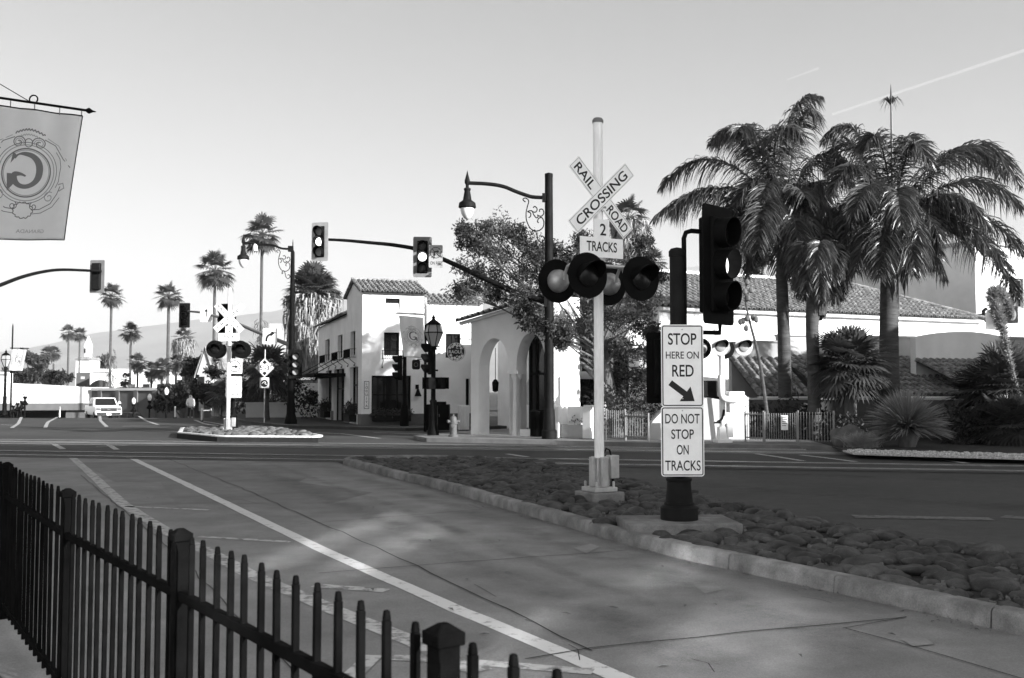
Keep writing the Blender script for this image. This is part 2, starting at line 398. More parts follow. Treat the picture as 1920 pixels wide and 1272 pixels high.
line(g2((1600, 970), (1720, 972), (1860, 975)), 0.30, 0.0112); line(g2((1880, 970), (1960, 976)), 0.30, 0.0112); line(g2((1360, 972), (1490, 973)), 0.2, 0.0114)
struct(lm.build("lane_line", "road_paint_faint", smooth=False))
# railway tracks crossing the street: rails in their flangeways
for k, (x0, y0) in enumerate([(-16.5, 32.2), (-13.9, 26.2)]):
    d = Vector((1, -0.222, 0)).normalized(); n = Vector((-d.y, d.x, 0)); o = Vector((x0, y0, 0))
    fl = MB(); rl = MB()
    for s in (-0.72, 0.72):
        a = o + n * s - d * 40; b = o + n * s + d * 75
        strip(fl, [a, b], 0.22, 0.0155 + 0.001 * k)
        for e in (-0.035, 0.035):
            pass
        c = (a + b) / 2; rl.box((c.x, c.y, 0.012), ((b - a).length, 0.07, 0.03), math.atan2(d.y, d.x))
    struct(fl.build("rail_flangeway", "joint", smooth=False)); struct(rl.build("rail", "steel_rail"))
    pn = MB()
    for s, wd in ((-1.15, 0.5), (0, 0.95), (1.15, 0.5)):
        strip(pn, [o + n * s - d * 40, o + n * s + d * 75], wd, 0.0125)
    struct(pn.build("crossing_panels", "asphalt_old" if k else "concrete_patch", smooth=False))
# pavements
def pave(name, poly, h, m, bevel=0.0):
    mb = MB(); mb.slab(poly, -0.05, h); o = mb.build(name, m, smooth=False, bevel=bevel)
    return struct(o)
pl_left = [(-30, 12), (-9.6, 12.4), (-5.35, 8.5), (-3.42, 6.4), (-2.35, 4.95), (-1.3, 3.47), (-0.25, 1.98), (1.1, 0.05), (2.2, -1.5), (2.2, -8), (-30, -8)]
pave("pavement", pl_left, 0.03, "dark_pavement")
pA = g2((395, 781), (470, 796), (540, 803), (650, 806), (760, 809), (830, 806))
pave("pavement", pA + [Vector((3, 44, 0)), Vector((4, 90, 0)), Vector((-22, 90, 0))], 0.13, "dark_pavement")
pB = g2((775, 824), (800, 829), (1040, 834), (1240, 840), (1500, 844), (1600, 848), (1640, 853), (1920, 861))
pave("pavement", pB + [Vector((40, 19.8, 0)), Vector((60, 60, 0)), Vector((1.5, 43, 0)), Vector((-2.2, 36.5, 0))], 0.13, "pavement")
# kerbs: separate cast stones with open joints
def kerb(name, pts, h, wd, m, seg=1.25, z0=-0.03, close_gap=0.010, stain=True):
    P = [Vector((p[0], p[1], 0)) for p in pts]; D = [0]
    for a, b in zip(P[:-1], P[1:]): D.append(D[-1] + (b - a).length)
    def pos(s):
        for i in range(len(D) - 1):
            if s <= D[i + 1] or i == len(D) - 2:
                return P[i].lerp(P[i + 1], (s - D[i]) / (D[i + 1] - D[i]))
    mb = MB(); s = 0
    while s < D[-1] - 0.05:
        L = seg * rnd.uniform(0.85, 1.15); e = min(s + L, D[-1]); n = 4
        q = [pos(s + close_gap / 2 + (e - s - close_gap) * i / n) for i in range(n + 1)]; prof = []
        hh = h + rnd.uniform(-.006, .006)
        vs = []; jog = rnd.uniform(-.004, .004)
        for i in range(n + 1):
            t = (q[min(i + 1, n)] - q[max(i - 1, 0)]).normalized(); nn = Vector((-t.y, t.x, 0))
            for (a, z) in ((0, z0), (0.012, hh - 0.035), (0.022, hh - 0.012), (0.045, hh), (wd, hh), (wd, z0)):
                c = q[i] + nn * (a + jog); vs.append((c.x, c.y, z))
        k = 6
        fs = [(i * k + j, (i + 1) * k + j, (i + 1) * k + (j + 1) % k, i * k + (j + 1) % k) for i in range(n) for j in range(k)]
        fs += [tuple(range(k)), tuple(n * k + j for j in range(k))[::-1]]
        mb.add(vs, fs); s = e
    return struct(mb.build(name, m, angle=50))
kerb("kerb", [(-0.4, 22.6), (-1.6, 23.1), (-3.2, 23.1), (-3.72, 22.7)] + ML, 0.142, 0.16, "kerb")
IS = [(-9.35, 31.7), (-6.05, 31.15), (-5.95, 31.9), (-9.4, 39.5), (-12.9, 38.8), (-11.6, 34.6)]
kerb("kerb", [IS[5], IS[0], IS[1], IS[2], IS[3], IS[4], IS[5]], 0.22, 0.16, "kerb_pale", seg=2.4)
kerb("kerb", [(p.x, p.y) for p in pB], 0.125, 0.15, "kerb_dark", seg=2.4)
kerb("kerb", [(p.x, p.y) for p in pA], 0.135, 0.15, "kerb_dark", seg=2.4)
kerb("kerb", MR[::-1], 0.10, 0.12, "kerb", seg=1.5)
# river cobbles set in the medians
def cobbles(name, poly, zb, spacing, size, seed, clear=(), cm_="cobble"):
    r = random.Random(seed); xs = [p[0] for p in poly]; ys = [p[1] for p in poly]; pts = []; cell = {}
    def ok(x, y, d):
        ci, cj = int(x / spacing), int(y / spacing)
        for i in range(ci - 2, ci + 3):
            for j in range(cj - 2, cj + 3):
                for (a, b) in cell.get((i, j), ()):
                    if (a - x) ** 2 + (b - y) ** 2 < d * d: return False
        return True
    for _ in range(30000):
        x, y = r.uniform(min(xs), max(xs)), r.uniform(min(ys), max(ys))
        if not inside((x, y), poly) or y < 0.5: continue
        if any(abs(x - c[0]) < c[2] and abs(y - c[1]) < c[3] for c in clear): continue
        if ok(x, y, spacing * r.uniform(0.78, 1.0)):
            cell.setdefault((int(x / spacing), int(y / spacing)), []).append((x, y)); pts.append((x, y))
    import bmesh
    bm = bmesh.new(); bmesh.ops.create_icosphere(bm, subdivisions=2, radius=1); bm.verts.ensure_lookup_table()
    S = np.array([v.co[:] for v in bm.verts]); T = np.array([[v.index for v in f.verts] for f in bm.faces]); bm.free()
    VV, FF = [], []
    for i, (x, y) in enumerate(pts):
        a = size * (r.uniform(0.45, .8) if r.random() < .22 else r.uniform(.8, 1.35)); b = a * r.uniform(0.6, 0.95); c = a * r.uniform(0.32, 0.52); th = r.uniform(0, 6.28)
        P = S * np.array([a, b, c]); k = S + np.array([x * 3, y * 3, i])
        P = P * (1 + 0.13 * np.sin(2.3 * k[:, :1] + 1.7 * k[:, 1:2]) + 0.09 * np.sin(3.9 * k[:, 2:3] + 2.1 * k[:, :1]) + 0.05 * np.sin(7.3 * k[:, 1:2] + i) + .035 * np.sin(11. * k[:, :1] + 9 * k[:, 2:3]))
        tl = r.uniform(-.3, .3); R3 = np.array([[1, 0, 0], [0, math.cos(tl), -math.sin(tl)], [0, math.sin(tl), math.cos(tl)]])
        P = P @ R3.T; ct, st = math.cos(th), math.sin(th); P = P @ np.array([[ct, -st, 0], [st, ct, 0], [0, 0, 1]]).T
        VV.append(P + np.array([x, y, zb + r.uniform(-.012, .03)])); FF.append(T + i * len(S))
    return stuff(build_np(name, np.concatenate(VV), np.concatenate(FF), cm_, angle=180))
inner = [(p[0] + .17, p[1] + .06) for p in ML] + MR[::-1]
medbed = MB(); medbed.slab([(p[0] + .15, p[1] + .05) for p in ML] + [(p[0] - .02, p[1]) for p in MR[::-1]], 0.0, 0.092)
struct(medbed.build("median_bed", "mortar", smooth=False))
SIGX, SIGY = 1.83, 10.98
struct(cobbles("cobblestones", inner, 0.092, 0.182, 0.137, 3, [(SIGX, SIGY + .05, .66, .46)]))
bpy.data.objects["cobblestones"]["kind"] = "stuff"
isbed = MB(); isbed.slab(IS, 0.0, 0.17); struct(isbed.build("median_bed", "mortar", smooth=False))
cobbles("cobblestones", [(-9.2, 32.1), (-6.1, 31.6), (-9.6, 39), (-12.5, 38.4), (-11.3, 34.8)], 0.19, 0.27, 0.17, 5, (), "cobble_pale")
pad = MB(); mp_ = at(1124, 918, 13.8); pad.box((mp_.x, 13.8, .15), (.50, .50, .165), R(28)); pad.box((SIGX - 0.02, SIGY, 0.10), (1.22, 0.80, 0.215), R(4)); struct(pad.build("concrete_pad", "kerb", bevel=0.015))
# pale gravel strip along the garden on the right
gv = MB(); gv.slab([G(1600, 850.5, .13), G(1640, 852.2, .13), G(1920, 860.3, .13), Vector((20, 21.9, 0)), Vector((20, 22.6, 0)), G(1920, 855, .13), G(1640, 847, .13), G(1580, 845, .13)], 0.1, 0.140)
bed = MB(); bed.slab([G(1590, 847.5, .13), G(1640, 848.5, .13), G(1920, 856.5, .13), Vector((20, 22.4, 0)), Vector((30, 34, 0)), Vector((9.5, 34, 0)), G(1570, 840, .13)], .1, .136); struct(bed.build("planting_bed", "soil", smooth=False))
stuff(gv.build("gravel", "gravel", smooth=False))
gm = MB()
for i in range(900):
    t = rnd.random(); p = G(1590 + 330 * t, 848.6 + 9 * t + rnd.uniform(-3, 1.2), .13); s = rnd.uniform(.018, .05)
    gm.box((p.x, p.y, .142 + s * .4), (s * 2, s * 1.5, s * 1.3), rnd.uniform(0, 3), top=(.6, .6))
stuff(gm.build("gravel", "gravel"))
# hills on the skyline, 6.5 km off
HZ = 6500.0
hp = [(-400, 690), (-150, 672), (0, 660), (60, 655), (100, 645), (160, 628), (220, 619), (290, 610), (350, 602), (430, 594), (500, 585), (560, 575), (620, 563), (700, 560), (760, 558), (831, 555), (920, 541), (1000, 530), (1120, 514), (1250, 503), (1400, 496), (1600, 505), (1920, 520), (2300, 560), (2800, 640)]
hv = []; nk = 14; cols = []
xs = np.linspace(-400, 2800, 220); ys = np.interp(xs, [p[0] for p in hp], [p[1] for p in hp])
for i, (px, py) in enumerate(zip(xs, ys)):
    top = at(px, py, HZ).z * (1 + 0.02 * noise.noise(Vector((px * .03, 0, 0))) + 0.012 * noise.noise(Vector((px * .11, 3, 0))))
    for k in range(nk):
        t = k / (nk - 1); d = HZ - 3000 * (1 - t); x = (px - CX) / F * HZ
        z = top * (t ** 1.5) * (1 + (0.28 * noise.noise(Vector((x * .002, d * .002, 1))) + 0.14 * noise.noise(Vector((x * .006, d * .006, 7)))) * (1 - t) * 2.0) - 5 * (1 - t)
        hv.append((x, d, max(z, -8)))
hf = [(i * nk + k, (i + 1) * nk + k, (i + 1) * nk + k + 1, i * nk + k + 1) for i in range(len(xs) - 1) for k in range(nk - 1)]
struct(build_np("hills", np.array(hv), hf, "hill", angle=180))

# grit and pebbles between the cobbles, a few weeds
pv = []; gmb = MB(); xs_ = [p[0] for p in inner]; ys_ = [p[1] for p in inner]
while len(pv) < 3200:
    x, y = rnd.uniform(min(xs_), max(xs_)), rnd.uniform(1.0, max(ys_))
    if inside((x, y), inner): pv.append((x, y))
for x, y in pv:
    s = rnd.uniform(.010, .034); gmb.box((x, y, .096 + rnd.uniform(0, .025)), (s * 2, s * 1.6, s * 1.3), rnd.uniform(0, 3), top=(rnd.uniform(.4, .8), rnd.uniform(.4, .8)))
stuff(gmb.build("pebbles", "pebble"))
wm = MB()
for wx, wy in [tuple(G(px, py, .2)[:2]) for px, py in ((1104, 916), (1112, 920), (1150, 915), (1215, 962), (1396, 1008), (930, 905), (1010, 925), (1560, 1052))]:
    for _ in range(26):
        a = rnd.uniform(0, 6.28); l = rnd.uniform(.025, .075); o_ = rnd.uniform(0, .05); d_ = Vector((math.cos(a), math.sin(a), 0)); b_ = Vector((wx, wy, .15)) + d_ * o_; s_ = Vector((-d_.y, d_.x, 0)) * .0028
        wm.add([b_ - s_, b_ + s_, b_ + d_ * l * .35 + s_ * .6 + Vector((0, 0, l * .7)), b_ + d_ * l * .7 + Vector((0, 0, l))], [(0, 1, 2, 3)])
stuff(wm.build("weeds", "leaf", smooth=False))
# tyre-darkened wheel paths and an oil drip line on the concrete: stains with soft, broken edges
def stain_mat(name, v, amt):
    m = bpy.data.materials.new(name); m.use_nodes = True; N, L = m.node_tree.nodes, m.node_tree.links; b = N["Principled BSDF"]; b.inputs["Base Color"].default_value = (v, v, v, 1); b.inputs["Roughness"].default_value = .7
    at_ = N.new("ShaderNodeAttribute"); at_.attribute_name = "fade"; tc = N.new("ShaderNodeTexCoord"); n = N.new("ShaderNodeTexNoise"); n.inputs["Scale"].default_value = 1.6; n.inputs["Detail"].default_value = 10; n.inputs["Roughness"].default_value = .7; L.new(tc.outputs["Object"], n.inputs["Vector"])
    r = N.new("ShaderNodeMapRange"); r.inputs[1].default_value = .38; r.inputs[2].default_value = .66; r.inputs[4].default_value = amt; L.new(n.outputs["Fac"], r.inputs[0])
    q = N.new("ShaderNodeMath"); q.operation = 'MULTIPLY'; L.new(r.outputs[0], q.inputs[0]); L.new(at_.outputs["Fac"], q.inputs[1]); t = N.new("ShaderNodeBsdfTransparent"); mx = N.new("ShaderNodeMixShader")
    L.new(q.outputs[0], mx.inputs[0]); L.new(t.outputs[0], mx.inputs[1]); L.new(b.outputs[0], mx.inputs[2]); L.new(mx.outputs[0], N["Material Output"].inputs[0]); M[name] = m
stain_mat("tyre_stain", .06, .34)
def stain(pts, wd, z):
    P = smooth_pts([(p.x, p.y, 0) for p in g2(*pts)], 6); V, FA = [], []; n = 6
    for i, p in enumerate(P):
        t = (P[min(i + 1, len(P) - 1)] - P[max(i - 1, 0)]).normalized(); nn = Vector((-t.y, t.x, 0)); e = min(1, i / 3, (len(P) - 1 - i) / 3)
        for k in range(n + 1): V.append((p.x + nn.x * wd * (k / n - .5), p.y + nn.y * wd * (k / n - .5), z)); FA.append(e * math.sin(math.pi * k / n))
    fs = [(i * (n + 1) + k, i * (n + 1) + k + 1, (i + 1) * (n + 1) + k + 1, (i + 1) * (n + 1) + k) for i in range(len(P) - 1) for k in range(n)]
    o = build_np("road_stain", np.array(V), fs, "tyre_stain", smooth=False); a = o.data.attributes.new("fade", 'FLOAT', 'POINT'); a.data.foreach_set("value", FA); bpyfix_up(o); struct(o)
stain([(430, 862), (640, 945), (900, 1062), (1180, 1180), (1420, 1290)], .55, .0122)
stain([(560, 862), (800, 935), (1060, 1020), (1380, 1130), (1700, 1262)], .6, .0123)
stain([(500, 868), (720, 945), (980, 1045), (1300, 1170)], .25, .0121)
stain([(660, 872), (850, 930), (1000, 975), (1130, 1016), (1260, 1052), (1480, 1102), (1700, 1155), (1900, 1200)], .45, .0124)
stain([(1250, 905), (1500, 925), (1800, 945), (2050, 965)], .8, .0102)
stain([(1300, 880), (1560, 893), (1900, 905)], .8, .0103)
pm = MB(); pm.quad(*[(G(*p).x, G(*p).y, .0128) for p in ((1300, 1100), (1338, 1096), (1356, 1108), (1322, 1116))]); pm.quad(*[(G(*p).x, G(*p).y, .0128) for p in ((1075, 1030), (1108, 1022), (1124, 1028), (1100, 1040))]); pm.quad(*[(G(*p).x, G(*p).y, .0128) for p in ((1690, 1203), (1735, 1200), (1752, 1212), (1712, 1216))])
struct(pm.build("road_patch", "patch_light", smooth=False))
# ================================================================ STREET FURNITURE
# ---------------- near picket railing
FP = [(-4.95, 9.05), (-3.58, 7.10), (-2.29, 5.17), (-1.206, 3.66), (-0.147, 2.17), (0.92, 0.67), (1.95, -0.8)]
fe = thing("picket_railing", "black iron picket railing running along the near pavement beside the concrete road", "fence", (FP[2][0], FP[2][1], 0))
FT = 1.10
npk = 0
for i, (a, b) in enumerate(zip(FP[:-1], FP[1:])):
    a, b = Vector((*a, 0)), Vector((*b, 0)); d = (b - a).normalized(); an = math.atan2(d.y, d.x); L = (b - a).length
    for z, nm in ((0.865, "rail"), (0.105, "rail")):
        m = MB(); c = (a + b) / 2; m.box((c.x, c.y, z), (L, 0.028, 0.036), an); m.build(nm, "fence_black", fe, world=True, bevel=0.004)
    n = 13 if L < 2.1 else 14
    for k in range(1, n + 1):
        p = a.lerp(b, (k - 0.1 + 0.02) / (n + 0.85)); m = MB()
        hz = FT - 0.035 + rnd.uniform(-.006, .006); tx, ty = rnd.uniform(-.004, .004), rnd.uniform(-.004, .004)
        m.box((p.x, p.y, (hz + 0.05) / 2), (0.0195, 0.0195, hz - 0.05), an)
        m.box((p.x, p.y, hz + 0.012), (0.0180, 0.0180, 0.024), an, top=(0.72, 0.72)); npk += 1
        m.v = [(x + tx * z, y + ty * z, z) for x, y, z in m.v]
        m.build("picket", "fence_black", fe, world=True, bevel=0.003)
for (x, y) in FP[:-1]:
    an = math.atan2(-1.49, 1.06); m = MB(); m.box((x, y, 0.53), (0.054, 0.054, 1.06), an)
    po = m.build("post", "fence_black", fe, world=True, bevel=0.004)
    m = MB(); m.box((x, y, 1.073), (0.070, 0.070, 0.030), an); m.box((x, y, 1.095), (0.066, 0.066, 0.016), an, top=(0.35, 0.35))
    m.build("post_cap", "fence_black", po, world=True, bevel=0.004)
# ---------------- generic traffic light head (front = -y, origin = centre)
def traffic_light(label, loc, rz, lit=1, plate="dark_metal", house="black_metal", size=12, group="traffic lights", lens="lens_dark", plate_on=True, visor_l=0.24, tunnel=False):
    k = size / 12.0
    t = thing("traffic_light", label, "traffic light", loc, rz, group)
    m = MB(); m.box((0, 0.09 * k, 0), (0.345 * k, 0.19 * k, 1.07 * k)); m.build("housing", house, t, bevel=0.025 * k)
    if plate_on:
        m = MB(); m.prism(rrect(0.61 * k, 1.33 * k, 0.05 * k), 0.03 * k, 0.045 * k); m.build("backplate", plate, t)
    for i, z in enumerate((0.355, 0.0, -0.355)):
        m = MB(); m.lathe([(0.004, -.012), (0.07, -.010), (0.12, -.005), (0.140, 0.0), (0.140, 0.02)], 24, (0, -0.012 * k, z * k), Matrix.Rotation(R(-90), 4, 'X') @ Matrix.Scale(k, 4))
        ln = m.build("lens", "lens_lit" if i == lit else lens, t, angle=60)
        m = MB(); n = 24; r0, r1 = 0.155 * k, 0.165 * k; A0, A1 = (R(-86), R(266)) if tunnel else (R(-52), R(232)); vs = []
        for j in range(n + 1):
            a = A0 + (A1 - A0) * j / n; c, s_ = math.cos(a), math.sin(a)
            ln_ = visor_l * k * ((0.45 + 0.55 * max(0, min(1, (s_ + 0.8) / 1.2))) if not tunnel else (0.86 + .14 * s_))
            for (r, y) in ((r0, 0.0), (r1, 0.0), (r1, -ln_), (r0, -ln_)): vs.append((c * r, y, z * k + s_ * r))
        m.add(vs, [(j * 4 + q, j * 4 + (q + 1) % 4, (j + 1) * 4 + (q + 1) % 4, (j + 1) * 4 + q) for j in range(n) for q in range(4)] + [(0, 1, 2, 3), (n * 4 + 3, n * 4 + 2, n * 4 + 1, n * 4)])
        m.build("visor", house, t, angle=50)
    return t
# near pole on the median with its two heads and two regulatory signs
sp = thing("signal_pole", "dark round steel signal pole with flared cast base on the cobbled median", "pole", (SIGX, SIGY, 0.2))
m = MB(); m.lathe([(0.083, 0), (0.083, 2.93), (0.06, 2.98)], 24); m.build("pole", "dark_metal", sp)
m = MB(); m.lathe([(0.092, 2.90), (0.092, 2.955), (0.07, 2.985), (0.01, 3.0)], 24); m.build("cap", "dark_metal", sp)
m = MB(); m.lathe([(0.205, 0.0), (0.205, 0.14), (0.19, 0.155), (0.165, 0.165), (0.165, 0.19), (0.15, 0.20), (0.135, 0.34), (0.13, 0.42), (0.142, 0.43), (0.142, 0.455), (0.085, 0.475)], 32); m.build("base", "dark_metal", sp)
HP = at(1352, 497, SIGY + 0.05)
hz_l = HP - Vector((SIGX, SIGY, 0.2))
m = MB()
m.tube([(0.06, -0.02, 2.0), (0.075, -.02, 2.0), (0.075, -.02, 2.95), (0.075, -0.02, 3.10), (0.10, -0.01, 3.165), (0.16, 0, 3.185), (hz_l.x - .02, hz_l.y + .1, 3.185), (hz_l.x, hz_l.y + .1, 3.10)], 0.027, 10)
m.tube([(0.0, 0, 2.06), (hz_l.x, hz_l.y + .1, 2.06), (hz_l.x, hz_l.y + .1, 2.2)], 0.027, 10); m.build("bracket", "black_metal", sp)
traffic_light("big black traffic light at right beside the stop-here sign, visors pointing right", HP, R(46), 1, "black_metal", visor_l=0.19, tunnel=True)
q = at(1241, 690, SIGY + 0.28)
t = traffic_light("narrow dark signal head seen edge-on behind the left edge of the two-part sign", q, R(186), -1, "black_metal", size=7.2)
m = MB(); ql = q - Vector((SIGX, SIGY, 0.2)); m.tube([(0, 0, ql.z + .25), (ql.x, ql.y, ql.z + .25)], 0.025, 8); m.tube([(0, 0, ql.z - .25), (ql.x, ql.y, ql.z - .25)], 0.025, 8); m.build("bracket", "black_metal", sp)
def sign_board(name, label, loc, rz, w, h, lines, thick=0.004, border=True, rad=0.035, extra=None, mat_="sign_white", bolts=True, cat="sign", tilt=0.0):
    t = thing(name, label, cat, loc, rz)
    m = MB(); m.prism(rrect(w, h, rad), 0, thick); p = m.build("panel", mat_, t, smooth=False)
    if border: ring(w - 0.022, h - 0.022, rad * .8, 0.011, -0.002, 0).build("border", "sign_black", t, smooth=False)
    ms = [text(s, hh, ww, bold, c=(cx, -0.0022, cz)) for (s, hh, ww, cx, cz, bold) in lines]
    for q_ in ms: q_.build("lettering", "sign_black", t, smooth=False)
    if extra: extra(t)
    if bolts:
        b = MB()
        for z in (h * .44, -h * .40): b.lathe([(0.008, 0), (0.008, 0.006)], 8, (0, 0, z), Matrix.Rotation(R(90), 4, 'X'))
        b.build("bolt", "galvanised", t)
    if tilt:
        t.rotation_euler = (0, tilt, rz)
    return t
SY = SIGY - 0.16; px2m = SY / F
def arrow_poly(p0, p1, wd, hw, hl):
    p0, p1 = Vector(p0), Vector(p1); d = (p1 - p0).normalized(); n = Vector((-d.y, d.x)); q = p1 - d * hl
    return [tuple(x) for x in (p0 + n * wd / 2, p0 - n * wd / 2, q - n * wd / 2, q - n * hw / 2, p1, q + n * hw / 2, q + n * wd / 2)]
def stop_arrow(t):
    m = MB(); m.prism(arrow_poly((-0.135, -0.185), (0.130, -0.385), 0.065, 0.20, 0.13), -0.0025, -0.001); m.build("arrow", "sign_black", t, smooth=False)
c1 = at(1279.5, 686, SY)
sign_board("stop_here_sign", "tall white STOP HERE ON RED sign with slanting arrow on the near signal pole", c1, R(1.5), 0.462, 0.895,
    [("STOP", 0.128, 0.31, 0, 0.290, .012), ("HERE ON", 0.078, 0.36, 0, 0.115, .008), ("RED", 0.128, 0.235, 0.005, -0.055, .012)], extra=stop_arrow, rad=0.03)
c2 = at(1280, 828, SY)
sign_board("do_not_stop_sign", "white DO NOT STOP ON TRACKS sign, lower sign on the near signal pole", c2, R(1.5), 0.468, 0.755,
    [("DO NOT", 0.105, 0.375, 0, 0.245, .008), ("STOP", 0.105, 0.245, 0, 0.078, .01), ("ON", 0.105, 0.13, 0.0, -0.090, .01), ("TRACKS", 0.110, 0.385, 0.0, -0.26, .008)], rad=0.03)
# ---------------- railway crossing masts
def flasher(parent, x, y, z, face, disc="black_metal", lens="lens_dark", hood=0.30, hoodmat="black_metal", rd=0.305):
    """one warning lamp; face=-1 looks to -y, +1 to +y"""
    rot = Matrix.Rotation(R(90) if face < 0 else R(-90), 4, 'X')        # local z -> facing direction
    m = MB(); m.lathe([(rd, -0.004), (rd + .004, 0.0), (rd, 0.004)], 40, (x, y, z), rot); d = m.build("target_disc", disc, parent)
    m = MB(); m.lathe([(0.165, 0.0), (0.16, -0.06), (0.13, -0.12), (0.07, -0.16), (0.02, -0.17)], 24, (x, y, z), rot); m.build("lamp_housing", "lamp_dome", d, world=False)
    m = MB(); m.lathe([(0.152, 0.004), (0.152, 0.03), (0.12, 0.05), (0.05, 0.062), (0.004, 0.064)], 24, (x, y, z), rot); m.build("lens", lens, d)
    m = MB(); n = 20; vs = []
    for j in range(n + 1):
        a = R(-8) + R(196) * j / n; c, s_ = math.cos(a), math.sin(a); L = hood * (0.25 + 0.75 * max(0, s_) ** .6)
        for (r, q) in ((0.158, 0.004), (0.168, 0.004), (0.175, L), (0.166, L)): vs.append((x + c * r, y + face * q, z + s_ * r))
    m.add(vs, [(j * 4 + q, j * 4 + (q + 1) % 4, (j + 1) * 4 + (q + 1) % 4, (j + 1) * 4 + q) for j in range(n) for q in range(4)] + [(0, 1, 2, 3), (n * 4 + 3, n * 4 + 2, n * 4 + 1, n * 4)])
    m.build("hood", hoodmat, d, angle=50)
def blade(parent, ang, y, segs, z0, L=1.26, W=0.225, th=0.006):
    c, s_ = math.cos(ang), math.sin(ang)
    P = [(-L / 2, -W / 2), (-L / 2, W / 2), (L / 2, W / 2), (L / 2, -W / 2)]
    m = MB(); m.prism([(a * c - b * s_, z0 + a * s_ + b * c) for a, b in P], y, y + th)
    o = m.build("crossbuck_blade", "sign_white", parent, smooth=False)
    m = MB(); a, b = L / 2 - .012, W / 2 - .012; e = .006                # thin printed edge line
    for (q0, q1, r0, r1) in ((-a, a, b - e, b), (-a, a, -b, -b + e), (-a, -a + e, -b, b), (a - e, a, -b, b)):
        m.quad(*[(u * c - v * s_, y - .0012, z0 + u * s_ + v * c) for u, v in ((q0, r0), (q1, r0), (q1, r1), (q0, r1))])
    m.build("border", "grey_metal", o, smooth=False)
    ms = [text(s, .135, ww, .014, c=(u * c, y - .0025, z0 + u * s_), rot=ang) for (s, ww, u) in segs]
    [q_.build("lettering", "sign_black", o, smooth=False) for q_ in ms]
def crossing_mast(label, loc, rz):
    t = thing("crossing_signal", label, "railway signal", loc, rz, "railway crossing masts")
    m = MB(); m.lathe([(0.067, 0.0), (0.067, 5.17), (0.05, 5.18)], 24); m.build("mast", "mast_paint", t)
    m = MB(); m.lathe([(0.078, 5.135), (0.080, 5.17), (0.06, 5.20), (0.01, 5.215)], 20); m.build("mast_cap", "grey_metal", t)
    m = MB()                                                               # cast split base with bolts
    m.box((0, 0, 0.03), (0.36, 0.36, 0.06)); m.box((0, 0, 0.25), (0.19, 0.19, 0.42), top=(.86, .86))
    for s_ in (-1, 1):
        m.box((s_ * 0.115, 0, 0.27), (0.05, 0.10, 0.40)); m.box((0, s_ * 0.115, 0.27), (0.10, 0.05, 0.40))
    m.build("base", "galvanised", t, bevel=0.008)
    m = MB()
    for sx in (-1, 1):
        for sy in (-1, 1): m.lathe([(0.018, 0), (0.018, .07), (.01, .08)], 8, (sx * .14, sy * .14, .06))
    m.build("anchor_bolt", "galvanised", t)
    m = MB(); m.box((0.20, -0.03, 0.33), (0.14, 0.13, 0.32)); j = m.build("junction_box", "galvanised", t, bevel=0.012)
    m = MB(); m.tube([(0.20, -0.03, .17), (.20, -.03, .05)], .02, 8); m.tube([(.17, -.03, .49), (.15, -.03, .56), (.10, -.02, .58), (.07, -.01, .52)], .014, 8); m.build("conduit", "dark_metal", j)
    blade(t, R(-46.5), -0.085, [("RAIL", .40, -.39), ("ROAD", .42, .385)], 4.06, L=1.30)
    blade(t, R(43.5), -0.095, [("CROSSING", 1.10, 0)], 4.06, L=1.30)
    m = MB(); m.prism([(-.125, 3.22 + .28), (-.125, 3.76), (.125, 3.76), (.125, 3.5)], -0.0885, -0.0825); m.prism([(-.355, 3.225), (-.355, 3.50), (.355, 3.50), (.355, 3.225)], -0.0885, -0.0825)
    p = m.build("track_count_sign", "sign_white", t, smooth=False)
    [q_.build("lettering", "sign_black", p, smooth=False) for q_ in (text("2", .165, None, .014, c=(0.02, -.0915, 3.615), sx=.95), text("TRACKS", .14, .50, .014, c=(0.0, -.0915, 3.375)))]
    m = MB()
    for z in (3.30, 3.60, 3.93, 4.12): m.box((0, -.04, z), (.16, .09, .03))
    for z in (3.35, 4.02): m.lathe([(.074, -.025), (.078, -.025), (.078, .025), (.074, .025)], 20, (0, 0, z))
    m.build("sign_clamp", "galvanised", t)
    m = MB(); m.tube([(-.43, 0, 3.12), (.43, 0, 3.12)], .028, 10); m.lathe([(.095, -.10), (.095, .10)], 20, (0, 0, 3.12)); m.lathe([(.05, .08), (.055, .14), (.03, .18)], 12, (0.1, .05, 3.12))
    for x in (-.43, .43):
        m.tube([(x, 0, 3.12), (x, 0, 2.98)], .026, 8)
        for f in (-1, 1): m.tube([(x, 0, 3.12), (x, f * .12, 3.10), (x, f * .17, 3.03), (x, f * .20, 2.92)], .022, 8)
    m.build("crossarm", "galvanised", t)
    for x in (-.43, .43): flasher(t, x, -0.40, 2.92, -1)
    for x in (-.43, .43): flasher(t, x, 0.40, 2.92, 1)
    return t
MY = 13.8
mp = at(1124, 918, MY)
cm1 = crossing_mast("tall white railway crossing mast on the near cobbled median, with crossbuck and 2 TRACKS sign", (mp.x, MY, 0.235), R(28))
mq = at(427, 806, 35.6)
dup(cm1, (mq.x, 35.6, 0.19), R(9), "smaller looking white crossing mast on the far island, left of the height limit diamond")
